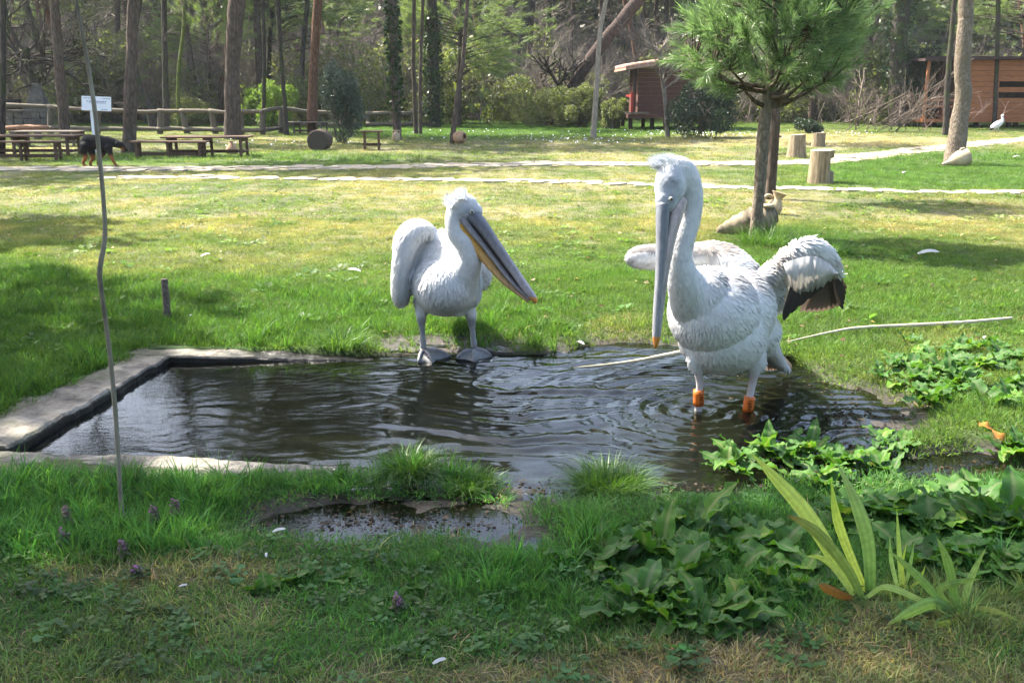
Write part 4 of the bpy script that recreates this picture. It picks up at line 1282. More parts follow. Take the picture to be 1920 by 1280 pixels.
table('wooden_table', 'weathered grey wooden table behind, just left of the dog', 'table', 20, 148, 246, 276, .8, 'picnic tables and benches', 4, 2, mat=M_WOODOLD)
table('wooden_table', 'long brown wooden table in front of the thickest trunk', 'table', 302, 463, 256, 296, .75, 'picnic tables and benches', 4, 3, .03)
table('wooden_bench', 'low wooden bench in front of the long brown table, nearer the dog', 'bench', 243, 386, 264, 298, .34, 'picnic tables and benches', 2, 3)
table('picnic_table', 'far small picnic table beyond the fence beside the reddish trunk', 'table', 545, 612, 229, 252, .8, 'picnic tables and benches', 4, 2, -.1, mat=M_WOODOLD)
table('wooden_stool', 'small dark brown wooden stool standing alone beside the silvery shrub', 'stool', 675, 716, 246, 282, .42, None, 3, 2, .12)
table('wooden_stool', 'small wooden stool mostly hidden behind the young pine trunks', 'stool', 1434, 1466, 254, 290, .42, None, 3, 2, -.1)

# ------------------------------------------------------------------ rail fence
def fence(label, posts, ytops, ybases, rails, pw=11):
    g0 = G(posts[0], ybases[0])
    Y0 = float(np.mean([G(p[0] if isinstance(p, tuple) else p, b)[1] for p, b in zip(posts, ybases)]))
    f0 = np.array([g0[0], Y0, 0]); t_ = thing('rail_fence', label, 'fence', f0)
    tops = []
    for p, yt, yb in zip(posts, ytops, ybases):
        lean = p[1] if isinstance(p, tuple) else 0
        p0 = p[0] if isinstance(p, tuple) else p
        Yp = G(p0, yb)[1]; Yp = Y0 * .6 + Yp * .4
        a = U(p0, yb, Yp); a[2] = float(height(a[0], a[1])) - .05; b = U(p0 + lean, yt, Yp); m = MPP(a)
        mb = MB(); mb.tube(crom([a, (a + b) / 2, b + (b - a) * .06], 6), pw * m / 2 * np.array([1.1, 1, 1.02, .95, .95, .85]), 9, jit=.06)
        mb.obj('post', M_RAIL, t_); tops.append((a, b, m))
    for (fr_, mode) in rails:
        for i in range(len(tops) - 1):
            if mode and i in mode: continue
            (a0, b0, m0), (a1, b1, m1) = tops[i], tops[i + 1]
            p0 = a0 + (b0 - a0) * fr_; p1 = a1 + (b1 - a1) * fr_
            ex = (p1 - p0) / np.linalg.norm(p1 - p0) * .08
            off = np.array([0, -.085, 0]) if fr_ < .9 else np.array([0, -.02, .05])
            mb = MB(); P = crom([p0 - ex + off, (p0 + p1) / 2 + off + [0, 0, R.uniform(-.05, .03)], p1 + ex + off], 8)
            mb.tube(P, m0 * 4.0 * np.linspace(1.1, .85, 8), 8, jit=.06); mb.obj('rail', M_RAIL, t_)
fence('rustic pole fence with leaning posts behind the tables and trunks', [-60, 5, 94, 183, 240, 300, (352, -11), (405, -9), 452, 492, 527], [200, 200, 203, 210, 211, 211, 211, 211, 212, 212, 206], [250, 250, 250, 252, 252, 252, 252, 253, 254, 255, 248], [(1.0, ()), (.28, (1,))])
fence('short far piece of pole fence beyond the ivy wrapped trunk', [690, 735, 772, 812], [216, 214, 214, 216], [240, 240, 240, 238], [(1.0, ()), (.35, ())], 7)
fence('short stretch of pole fence running behind the far picnic table', [533, 580, 640], [206, 213, 216], [246, 242, 240], [(1.0, ()), (.35, ())], 8)

# ------------------------------------------------------------------ barbecue, log, notice board
f0 = G(52, 247); m = MPP(f0); f0[2] = float(height(f0[0], f0[1]))
t_ = thing('stone_barbecue', 'sooty masonry barbecue with chimney hood behind the left fence', 'barbecue', f0)
w = 82 * m
mb = MB()
for i in range(5):
    for j in range(3):
        MB().box((-w / 2 + w * (i + .5) / 5, .3 + R.uniform(-.02, .02), .12 + j * .235), (w / 5 - .015, .5, .22), jit=.012).obj('block', M_MASON, t_, False, .01, local=True)
MB().box((0, .32, .74), (w * 1.03, .62, .07), jit=.01).obj('slab', M_MASON, t_, False, .01, local=True)
MB().box((-w * .3, .05, .98), (w * .36, .3, .38)).obj('firebox', M_BLACK, t_, False, .01, local=True)
V = [(-.1, .1, .78), (.78, .1, .78), (.78, .6, .78), (-.1, .6, .78), (.12, .25, 1.5), (.5, .25, 1.5), (.5, .55, 1.5), (.12, .55, 1.5), (.12, .25, 1.75), (.5, .25, 1.75), (.5, .55, 1.75), (.12, .55, 1.75)]
F = [(0, 1, 5, 4), (1, 2, 6, 5), (2, 3, 7, 6), (3, 0, 4, 7), (4, 5, 9, 8), (5, 6, 10, 9), (6, 7, 11, 10), (7, 4, 8, 11), (8, 9, 10, 11)]
MB().add(V, F).obj('hood', M_MASON, t_, False, .02, local=True)
f0 = G(48, 262); m = MPP(f0); a = U(8, 241, f0[1]); b = U(90, 240, f0[1])
t_ = thing('felled_log', 'reddish brown felled log lying on blocks in front of the barbecue', 'log', (a[0], a[1], 0))
MB().tube(crom([a, (a + b) / 2 + [0, 0, .02], b], 14), 5 * m * np.array([.9, 1.0, 1.05, .95, 1.1, 1, .95, 1.05, 1, .92, 1, 1.05, .9, .85]), 12, jit=.09).obj('trunk_piece', simple('peeled_log', [(.3, (.12, .05, .028)), (.5, (.25, .13, .075)), (.7, (.34, .22, .14))], 5, (2, 9, 9)), t_)
for k in (.2, .75):
    q = a * (1 - k) + b * k
    MB().box((q[0], q[1], q[2] / 2 - 4 * m / 2 + float(height(q[0], q[1])) / 2), (.16, .2, q[2] - 4 * m)).obj('block', M_WOODOLD, t_, False)

f0 = G(182, 291); Yb = f0[1]; f0[2] = float(height(f0[0], f0[1]))
t_ = thing('notice_board', 'white notice board with faint printed lines on a white post behind the dog', 'sign', f0)
a = U(152.5, 181, Yb); b = U(210, 208, Yb); m = MPP(a)
tilt = .04
brd = MB().box(((a[0] + b[0]) / 2, Yb - .02, (a[2] + b[2]) / 2), (b[0] - a[0], .025, a[2] - b[2]), rot=(-.12, tilt, 0)).obj('board', M_WHITE, t_, False, .003)
M_INK = simple('pale_blue_ink', [(.3, (.12, .16, .24)), (.7, (.2, .26, .36))], 30)
cx, cz = (a[0] + b[0]) / 2, (a[2] + b[2]) / 2
Rm = np.array(Euler((-.12, tilt, 0)).to_matrix())
for (u0, u1, v_, h_) in ((-24, -9, 9.5, 1.3), (12, 24, 9.5, 1.3), (-18, 17, 4, 1.4), (-13, 16, 1.2, 1.2), (10, 21, -10.5, 1.2)):
    # words too small to read: rows of short strokes
    mb = MB(); u = u0
    while u < u1:
        l_ = R.uniform(1.5, 4)
        p = Rm @ np.array([(u + l_ / 2) * m, -.015, v_ * m]); mb.box((cx + p[0], Yb - .02 + p[1], cz + p[2]), (l_ * m, .002, h_ * m), rot=(-.12, tilt, 0)); u += l_ + 1.0
    mb.obj('printed_line', M_INK, t_, False)
c = U(181, 291, Yb)
MB().box((c[0], Yb + .012, (b[2] + .12) / 2), (9 * m, .03, b[2] + .12)).obj('post', M_WHITE, t_, False, .004)

# ------------------------------------------------------------------ cabins
M_CABIN = simple('orange_brown_board', [(.25, (.19, .068, .025)), (.5, (.31, .115, .042)), (.75, (.4, .165, .065))], 3, (1.2, 8, 14), rough=.6)
M_CABIN_D = simple('dark_red_board', [(.25, (.05, .022, .017)), (.5, (.088, .039, .029)), (.75, (.13, .06, .045))], 3, (1.2, 8, 14))
M_REDPAINT = simple('red_paint', [(.3, (.2, .02, .015)), (.7, (.3, .035, .025))], 5, rough=.5)
M_TILE = simple('roof_tile', [(.3, (.2, .1, .07)), (.5, (.34, .2, .15)), (.7, (.46, .33, .27))], 3, (3, 3, 3))
M_DARKIN = simple('dark_interior_wood', [(.3, (.02, .014, .011)), (.7, (.05, .032, .024))], 4)
M_FELT = simple('dark_roofing', [(.3, (.035, .022, .02)), (.7, (.08, .045, .04))], 4)

def cabin_right():
    f0 = G(1810, 240); Yc = f0[1]; f0[2] = 0
    m = MPP(U(1810, 180, Yc)); z = lambda py: U(1810, py, Yc)[2]; x = lambda px: U(px, 180, Yc)[0]
    t_ = thing('timber_cabin', 'orange brown timber cabin with open porch and dark slit windows', 'cabin', f0)
    zf, zt = z(224), z(112)
    x0, x1, x2 = x(1734), x(1812), x(2040); D = 3.2
    MB().box(((x0 + x2) / 2, Yc + D / 2, zf - .06), (x2 - x0, D, .12)).obj('floor_deck', M_CABIN, t_, False)
    for px_ in (1740, 1815, 1900, 1980, 2036):
        for yy in (.12, D - .12):
            MB().box((x(px_), Yc + yy, zf / 2 - .1), (.16, .16, zf + .1)).obj('stilt', M_DARKIN, t_, False)
    # front wall of single boards, with two long slits
    nb_ = 11; hb = (zt - zf) / nb_
    slits = (z(181), z(169)), (z(159), z(149))
    sx0, sx1 = x(1872), x(2010)
    for k in range(nb_):
        a_, b_ = zf + k * hb, zf + (k + 1) * hb
        segs = [(x1, x2)]
        for (s0, s1) in slits:
            if a_ < (s0 + s1) / 2 < b_: segs = [(x1, sx0), (sx1, x2)]
        for (u0, u1) in segs:
            MB().box(((u0 + u1) / 2, Yc + .02 + R.uniform(-.006, .006), (a_ + b_) / 2), (u1 - u0 - .01, .05, hb - .012)).obj('plank', M_CABIN, t_, False, .006)
    MB().box(((x1 + x2) / 2, Yc + .9, (zf + zt) / 2), (x2 - x1 - .1, .05, zt - zf)).obj('inner_wall', M_DARKIN, t_, False)
    for k in range(9):       # porch back wall
        hb2 = (zt - zf) / 9
        MB().box(((x0 + x1) / 2, Yc + D - .05, zf + (k + .5) * hb2), (x1 - x0, .05, hb2 - .012)).obj('plank', M_CABIN_D, t_, False)
    MB().box((x1 - .03, Yc + D / 2, (zf + zt) / 2), (.06, D, zt - zf)).obj('side_wall', M_CABIN_D, t_, False)
    for px_, yy in ((1737, .06), (1737, D - .06), (1775, .06)):
        MB().box((x(px_), Yc + yy, (zf + zt) / 2), (.11, .11, zt - zf)).obj('porch_post', M_CABIN, t_, False, .006)
    for zz in (z(200), z(188)):
        MB().box(((x0 + x1) / 2, Yc + .04, zz), (x1 - x0, .05, .07)).obj('porch_rail', M_CABIN, t_, False)
    MB().box(((x0 + x2) / 2, Yc + .05, zt + .05), (x2 - x0 + .1, .06, .16)).obj('fascia', M_FELT, t_, False)
    V = [(x0 - .25, Yc - .35, z(115)), (x2 + .3, Yc - .35, z(108)), (x2 + .3, Yc + D + .3, z(104)), (x0 - .25, Yc + D + .3, z(110))]
    V = V + [(a, b, c + .1) for a, b, c in V]
    MB().add(V, [(3, 2, 1, 0), (4, 5, 6, 7), (0, 1, 5, 4), (1, 2, 6, 5), (2, 3, 7, 6), (3, 0, 4, 7)]).obj('roof', M_FELT, t_, False)
cabin_right()

def cabin_mid():
    f0 = G(1235, 244); Yc = f0[1]; f0[2] = 0
    z = lambda py: U(1235, py, Yc)[2]; x = lambda px: U(px, 180, Yc)[0]
    t_ = thing('red_cabin', 'dark red timber cabin on stilts with a tiled roof behind the leafless tree', 'cabin', f0)
    zf, zt = z(214), z(128); D = 3.0
    x0, x1, x2 = x(1176), x(1196), x(1330)
    MB().box(((x0 + x2) / 2, Yc + D / 2 - .3, zf - .07), (x2 - x0, D + .6, .14)).obj('floor_deck', M_CABIN_D, t_, False)
    for px_ in (1184, 1225, 1270, 1325):
        MB().box((x(px_), Yc + .1, zf / 2 - .1), (.15, .15, zf + .1)).obj('stilt', M_DARKIN, t_, False)
        MB().box((x(px_), Yc + D - .1, zf / 2 - .1), (.15, .15, zf + .1)).obj('stilt', M_DARKIN, t_, False)
    nb_ = 10; hb = (zt - zf) / nb_
    for k in range(nb_):
        MB().box(((x1 + x2) / 2, Yc + R.uniform(-.006, .006), zf + (k + .5) * hb), (x2 - x1, .05, hb - .014)).obj('plank', M_CABIN_D, t_, False, .006)
        MB().box((x1 + .03, Yc + D / 2 + .04, zf + (k + .5) * hb), (.05, D - .06, hb - .014)).obj('plank', M_CABIN_D, t_, False)
    MB().box((x(1188), Yc - .2, (zf + zt) / 2), (.12, .12, zt - zf)).obj('porch_post', M_DARKIN, t_, False)
    MB().box((x(1183), Yc - .45, zf + .42), (.1, .1, .84)).obj('rail_post', M_REDPAINT, t_, False)
    MB().box((x(1186), Yc + .8, z(180)), (.06, 2.4, .08)).obj('porch_rail', M_REDPAINT, t_, False)
    for k in range(4):
        MB().box((x(1186), Yc + .1 + k * .5, zf + .4), (.05, .3, .06)).obj('porch_rail', M_REDPAINT, t_, False) if k < 1 else None
    # pitched roof, its long rows of tiles running down to the eaves
    A = np.array([x(1168), Yc - .8, z(128)]); Bp = np.array([x(1282), Yc - .8, z(111)]); Cc = np.array([x(1360), Yc - .8, z(126)])
    rf = MB()
    V = [A, Bp, Bp + [0, D + 1.4, 0], A + [0, D + 1.4, 0]]; V = V + [np.array(p) - [0, 0, .08] for p in V]
    rf.add(V, [(0, 1, 2, 3), (7, 6, 5, 4), (0, 4, 5, 1), (1, 5, 6, 2), (2, 6, 7, 3), (3, 7, 4, 0)])
    V = [Bp, Cc, Cc + [0, D + 1.4, 0], Bp + [0, D + 1.4, 0]]; V = V + [np.array(p) - [0, 0, .08] for p in V]
    rf.add(V, [(0, 1, 2, 3), (7, 6, 5, 4), (0, 4, 5, 1), (2, 6, 7, 3), (1, 5, 6, 2)])
    roof = rf.obj('roof', M_TILE, t_, False)
    for (p, q) in ((A, Bp), (Cc, Bp)):
        for k in range(12):
            o_ = np.array([0, .12 + k * (D + 1.2) / 12, .03])
            P = np.array([p + o_ + (q - p) * s_ for s_ in (0, .33, .66, 1)])
            mb = MB(); mb.tube(P, .12, 8, jit=.05); mb.obj('tile_row', M_TILE, roof)
    # small steps / bench on the deck edge
    MB().box((x(1192), Yc - .55, zf + .05), (.9, .3, .06)).obj('deck_board', M_WOODOLD, t_, False)
cabin_mid()
f0 = G(1022, 226); Yc = f0[1]
z = lambda py: U(1022, py, Yc)[2]; x = lambda px: U(px, 190, Yc)[0]
t_ = thing('shed', 'far small shed with pale grey pitched roof behind the olive bushes', 'shed', (f0[0], f0[1], 0))
MB().box(((x(985) + x(1045)) / 2, Yc + 1.5, z(192) / 2), (x(1042) - x(988), 3, z(192))).obj('wall', M_MASON, t_, False)
V = [(x(978), Yc - .3, z(190)), (x(1050), Yc - .3, z(190)), (x(1050), Yc + 3.2, z(190)), (x(978), Yc + 3.2, z(190)), (x(990), Yc + 1.4, z(165)), (x(1040), Yc + 1.4, z(164))]
MB().add(V, [(0, 1, 5, 4), (1, 2, 5), (2, 3, 4, 5), (3, 0, 4), (3, 2, 1, 0)]).obj('roof', simple('pale_roof', [(.3, (.3, .29, .26)), (.7, (.45, .44, .4))], 6), t_, False)

# ------------------------------------------------------------------ stumps
def stump(label, px0, px1, ytop, ybase, notch=None, flare=.12, mat=None, seed=0):
    f0 = G((px0 + px1) / 2, ybase - 3); m = MPP(f0); r0 = (px1 - px0) * m / 2; H = U((px0 + px1) / 2, ytop + 3, f0[1])[2]
    f0[2] = float(height(f0[0], f0[1])) - .02; H -= f0[2]
    f0[1] += r0 * .6
    t_ = thing('stump_seat', label, 'tree stump', f0, 'tree stump seats')
    n, k = 40, 26; a = np.linspace(0, 2 * PI, n, endpoint=False); zz = np.linspace(0, H, k)
    A, Zg = np.meshgrid(a, zz)
    rr = r0 * (.93 + flare * (1 - Zg / H) ** 2 + .1 * (fbm(np.cos(A) * 1.7 + seed, np.sin(A) * 1.7 + Zg * .6, 4) - .5) + .02 * np.sin(A * 9 + seed))
    if notch:
        lo, hi, w_, dep = notch
        q = (Zg > H * lo) & (Zg < H * hi) & (np.abs(A - 2 * PI * (A > PI)) < w_)
        rr = np.where(q, rr * (1 - dep), rr)
    V = np.stack([rr * np.cos(A), rr * np.sin(A), Zg + np.where(Zg > H * .99, .01 * np.sin(A + seed), 0)], -1).reshape(-1, 3)
    id_ = np.arange(n * k).reshape(k, n); nx = np.roll(id_, -1, 1)
    F = np.stack([id_[:-1], nx[:-1], nx[1:], id_[1:]], -1).reshape(-1, 4)
    link('body', mesh_np('body', V, F, [mat or M_STUMP]), t_, True)
    ring = V[-n:]; c = ring.mean(0)
    mb = MB(); mb.add(np.vstack([ring * [1.0, 1.0, 1] + [0, 0, .0], ring * [.5, .5, 1] + [0, 0, .006], c + [0, 0, .004]]), [(i, (i + 1) % n, n + (i + 1) % n, n + i) for i in range(n)] + [(n + i, n + (i + 1) % n, 2 * n) for i in range(n)])
    mb.obj('sawn_top', M_STUMPTOP, t_, local=True)
stump('largest stump seat with a dark notch cut in its side, by the narrow path', 1519, 1566, 279, 349, (.42, .8, .95, .42), seed=1)
stump('pale stump seat with flared foot behind the largest one, nearer the pine', 1480, 1511, 250, 299, None, .3, seed=2)
stump('greyish stump seat farthest from the pond with a split side', 1524, 1549, 247, 279, (.3, .7, .4, .2), .15, M_STUMP, seed=3)

f0 = G(596, 284); m = MPP(f0); r0 = 20 * m
t_ = thing('log_round', 'thick round log lying with its dark sawn end facing the camera', 'log', (f0[0], f0[1], float(height(f0[0], f0[1]))))
prof_a = np.linspace(0, 2 * PI, 32, endpoint=False)
P = np.array([(0, 0, r0 * .93), (.0, .3, r0 * .93), (0, .7, r0 * .95)])
MB().tube(P, r0 * np.array([1.0, 1.03, 1.0]), 30, jit=.025).obj('bark_ring', M_BARK, t_, local=True)
mb = MB(); mb.add([(r0 * .93 * math.cos(q), -.006, r0 * .93 + r0 * .93 * math.sin(q)) for q in prof_a] + [(0, -.012, r0 * .93)], [((i + 1) % 32, i, 32) for i in range(32)])
t = NT('sawn_log_end'); v = t.coord('Object')
wv = t.n('ShaderNodeTexWave', wave_type='RINGS', rings_direction='SPHERICAL'); wv.inputs['Scale'].default_value = 14; wv.inputs['Distortion'].default_value = 2.5
mp = t.n('ShaderNodeMapping'); mp.inputs['Location'].default_value = (0, 0, -r0 * .93); tcx = t.n('ShaderNodeTexCoord'); t.l(tcx.outputs['Object'], mp.inputs[0]); t.l(mp.outputs[0], wv.inputs[0])
c = t.ramp(wv.outputs[1], [(0, (.05, .042, .034)), (1, (.085, .07, .056))])
M_LOGEND = t.done(t.bsdf(c, .95, .1, t.bump(wv.outputs[1], .4, .01)))
mb.obj('sawn_end', M_LOGEND, t_, False, local=True)

# ------------------------------------------------------------------ clay jars
def jar_mesh(prof, n=36, ribs=0, amp=0.0):
    q = crom(prof, 60)
    if ribs: q[:, 0] *= 1 + amp * np.sin(np.linspace(0, 2 * PI * ribs, 60)) * (q[:, 0] > .02)
    return lathe(np.maximum(q, [[.0005, -9]]), n)
def handle(mb, P, r_): mb.tube(crom(P, 12), r_, 8)
def orient(o, axis, at):
    o.rotation_mode = 'QUATERNION'; o.rotation_quaternion = Vector(axis).to_track_quat('Z', 'Y'); o.location = tuple(at)
# lying amphora: foot at the left, shoulder and neck at the right
f0 = G(1395, 452); m = MPP(f0); Ya = G(1413, 448)[1] + .32; f0[1] = Ya; f0[2] = float(height(f0[0], f0[1]))
t_ = thing('amphora', 'large ribbed clay amphora lying in the grass behind the pale pine trunk', 'jar', f0)
a = U(1343, 447, Ya) - f0; b = U(1452, 402, Ya) - f0; L_ = np.linalg.norm(b - a)
a[2] = max(a[2], .03)
prof = np.array([(.004, 0), (.03, .01), (.055, .06), (.1, .2), (.132, .36), (.14, .46), (.12, .55), (.085, .6), (.05, .615)]) * (L_ / .615)
V, F = jar_mesh(prof, 36, 14, .07)
o = MB().add(V, F).obj('body', simple('stained_clay', [(.4, (.09, .075, .052)), (.54, (.26, .21, .14)), (.78, (.38, .32, .22))], 4, bump=.4), t_, local=True)
orient(o, b - a, a)
mb = MB(); p = U(1436, 408, Ya - .06) - f0; q = U(1440, 388, Ya - .06) - f0
mb.tube(np.array([p, (p + q) / 2, q]), np.array([9, 6, 8]) * m, 14)
mb.tube(np.array([q, q + [0, 0, .03]]), np.array([13, 12]) * m, 14)
handle(mb, [U(1430, 398, Ya - .1) - f0, U(1424, 402, Ya - .12) - f0, U(1424, 415, Ya - .12) - f0, U(1432, 420, Ya - .1) - f0], 3 * m)
mb.obj('neck', M_CLAY, t_, local=True)
# jug behind
f0 = G(1452, 402); m = MPP(f0); f0[2] = float(height(f0[0], f0[1]))
t_ = thing('clay_jug', 'pale clay jug with flared mouth and loop handle leaning behind the amphora', 'jar', f0)
a = U(1447, 403, f0[1]) - f0; b = U(1462, 362, f0[1]) - f0; L_ = np.linalg.norm(b - a); s_ = L_ / .3
V, F = jar_mesh(np.array([(.001, 0), (.06, .003), (.095, .06), (.1, .12), (.075, .18), (.058, .22), (.075, .27), (.1, .3), (.093, .3), (.05, .22)]) * s_)
o = MB().add(V, F).obj('body', M_CLAY, t_, local=True); orient(o, b - a, a)
mb = MB(); handle(mb, [U(1450, 370, f0[1]) - f0, U(1440, 366, f0[1]) - f0, U(1432, 374, f0[1]) - f0, U(1436, 386, f0[1]) - f0], 3.2 * m)
mb.obj('handle', M_CLAY, t_, local=True)
# amphora at the foot of the big scaly trunk
f0 = G(1796, 313); f0[2] = float(height(f0[0], f0[1])); m = MPP(f0)
t_ = thing('amphora', 'broken ochre amphora lying neck down against the big scaly trunk', 'jar', f0)
a = U(1766, 309, f0[1]) - f0; b = U(1815, 293, f0[1]) - f0; L_ = np.linalg.norm(b - a); s_ = L_ / .55
V, F = jar_mesh(np.array([(.03, 0), (.035, .03), (.045, .1), (.07, .17), (.125, .25), (.165, .35), (.172, .44), (.165, .55), (.15, .55), (.15, .4)]) * s_)
o = MB().add(V, F).obj('body', M_CLAY, t_, local=True); orient(o, b - a, a)
mb = MB(); handle(mb, [U(1803, 284, f0[1] - .02) - f0, U(1802, 280, f0[1] - .02) - f0, U(1808, 279, f0[1] - .02) - f0, U(1811, 284, f0[1] - .02) - f0], 2.4 * m)
mb.obj('handle', M_CLAY, t_, local=True)
# ribbed jar by the thin leaning pine
f0 = G(868, 271); m = MPP(f0); f0[2] = float(height(f0[0], f0[1]))
t_ = thing('ribbed_jar', 'ribbed terracotta jar lying on its side with the open mouth facing right', 'jar', f0)
a = U(853, 259, f0[1] + .12) - f0; b = a + np.array([.27, -.2, .05])
V, F = jar_mesh(np.array([(.001, 0), (.09, .005), (.15, .06), (.18, .16), (.17, .26), (.135, .33), (.1, .35), (.105, .375), (.08, .375), (.075, .34), (.12, .25), (.1, .05), (.001, .04)]), 36, 8, .03)
o = MB().add(V, F).obj('body', M_TERRA, t_, local=True); orient(o, b - a, a)
# small upright jar
f0 = G(743, 267); m = MPP(f0); f0[2] = float(height(f0[0], f0[1]))
t_ = thing('clay_jar', 'small round buff clay jar with two handles beside the ivy wrapped trunk', 'jar', f0)
V, F = jar_mesh(np.array([(.001, 0), (.05, .003), (.11, .08), (.125, .17), (.1, .25), (.055, .3), (.045, .33), (.06, .36), (.05, .36)]))
mb = MB().add(V, F); mb.obj('body', M_CLAY, t_, local=True)
mb = MB(); handle(mb, [(.06, 0, .35), (.11, 0, .34), (.12, 0, .28), (.09, 0, .25)], .012); mb.obj('handle', M_CLAY, t_, local=True)
mb = MB(); handle(mb, [(-.06, 0, .35), (-.11, 0, .34), (-.12, 0, .28), (-.09, 0, .25)], .012); mb.obj('handle', M_CLAY, t_, local=True)
# ochre jar behind the long table
f0 = G(435, 289); m = MPP(f0); f0[2] = float(height(f0[0], f0[1]))
t_ = thing('clay_jar', 'ochre clay jar half hidden behind the legs of the long brown table', 'jar', f0)
V, F = jar_mesh(np.array([(.001, 0), (.1, .003), (.15, .06), (.145, .14), (.1, .22), (.05, .28), (.04, .3), (.05, .33), (.04, .33)]))
mb = MB().add(V, F); mb.obj('body', M_TERRA, t_, local=True)

# ------------------------------------------------------------------ sticks and poles
def stick(name, label, cat, pix, mat, top=None, n=10, node=0, flat=None):
    foot = G(pix[0][0], pix[0][1]); foot[2] = float(height(foot[0], foot[1]))
    P = []
    for (a, b, w_) in pix:
        P.append(flat(a, b) if flat else U(a, b, foot[1]))
    P = np.array(P); m = MPP(P[0])
    if not flat: P[0][2] = foot[2] - .05
    W = np.array([w_ * (.8 if name == 'sapling' else 1) * MPP(p) / 2 for (a, b, w_), p in zip(pix, P)])
    k = len(pix) * 7
    Q = crom(P, k); r_ = crom(W, k)[:, 0]
    r_ = r_ * (1 + .22 * np.maximum(0, fbm(np.arange(k) * .7, 2, 3) - .5))
    t_ = thing(name, label, cat, P[0])
    return MB().tube(Q, r_, n, jit=.04).obj('stem', mat, t_)
M_SAPL = simple('sapling_bark', [(.3, (.11, .095, .065)), (.5, (.21, .185, .135)), (.75, (.33, .3, .23))], 8, (3, 3, 1))
stick('sapling', 'thin crooked bare sapling standing in front of the pond', 'sapling', [(231, 980, 10), (226, 930, 10), (221, 840, 10), (213, 735, 11), (203, 640, 10), (190, 545, 11), (187, 505, 12), (196, 450, 11), (195, 390, 10), (187, 300, 10), (176, 195, 10), (160, 95, 9), (146, 20, 8), (136, -40, 7), (120, -130, 5)], M_SAPL)
stick('wooden_stake', 'short grey wooden stake stuck upright in the long grass', 'stake', [(314, 602, 14), (312, 570, 13), (310, 545, 13), (308, 523, 12)], M_WOODOLD)
def onground(lift):
    def f(a, b):
        p = G(a, b, lift); return p
    return f
stick('cane', 'tapering dry cane lying half in the water behind the right pelican', 'cane', [(1076, 689, 2), (1140, 683, 4), (1200, 675, 6.5), (1268, 662, 9), (1300, 655, 9)], M_CANE, flat=onground(.012))
stick('pale_pole', 'long pale thin pole lying across the sunlit grass at right', 'pole', [(1478, 640, 2), (1560, 622, 4), (1615, 614, 6), (1720, 609, 7), (1810, 604, 7), (1898, 596, 5)], M_CANE, flat=onground(.05))

M_BRUSH = simple('cut_brush', [(.3, (.055, .042, .032)), (.6, (.14, .11, .085)), (.8, (.24, .2, .165))], 3)
# heap of cut branches
f0 = G(1640, 248); m = MPP(f0); f0[2] = float(height(f0[0], f0[1]))
t_ = thing('brush_heap', 'heap of cut grey brown branches piled in front of the massive dark trunk', 'brush pile', f0)
for i in range(46):
    rg = random.Random(300 + i); mb = MB()
    a = rg.gauss(-6, 34) * m
    d = (rg.gauss(.35, .5), rg.gauss(0, .3), rg.uniform(.15, .9))
    twigs(mb, (a, rg.gauss(0, .5), rg.uniform(0, .5)), d, rg.uniform(.7, 1.7) if i > 4 else 2.5, rg.uniform(.01, .024) if i > 4 else .034, 2, rg, .5, .1, (2, 4), 4, .1)
    mb.obj('cut_branch', M_BRUSH, t_, local=True)
# slender bare stems in front of the cabin porch
f0 = G(1765, 246); t_ = thing('bare_shrub', 'leafless reddish shrub in front of the dark cabin porch', 'shrub', (f0[0], f0[1], float(height(f0[0], f0[1]))))
mb = MB(); rg = random.Random(9)
for i in range(16): twigs(mb, (rg.gauss(0, .7), rg.gauss(0, .3), 0), (rg.gauss(0, .4), 0, 1), rg.uniform(.9, 1.8), .014, 2, rg, .5, .2, (2, 4), 3)
mb.obj('branches', simple('reddish_twig', [(.3, (.1, .06, .05)), (.7, (.24, .17, .14))], 4), t_, local=True)
# ------------------------------------------------------------------ animals
def fuse(mb, voxel, smooth=6, factor=.5):
    """melts overlapping shapes into one continuous skin"""
    me = mb.mesh('skin', [], True)
    o = bpy.data.objects.new('skin', me); COL.objects.link(o)
    r_ = o.modifiers.new('r', 'REMESH'); r_.mode = 'VOXEL'; r_.voxel_size = voxel
    s_ = o.modifiers.new('s', 'SMOOTH'); s_.iterations = smooth; s_.factor = factor
    dg = bpy.context.evaluated_depsgraph_get()
    out = bpy.data.meshes.new_from_object(o.evaluated_get(dg))
    bpy.data.objects.remove(o)
    V = np.empty(len(out.vertices) * 3); out.vertices.foreach_get('co', V)
    Nn = np.empty(len(out.vertices) * 3); out.vertices.foreach_get('normal', Nn)
    return out, V.reshape(-1, 3), Nn.reshape(-1, 3)

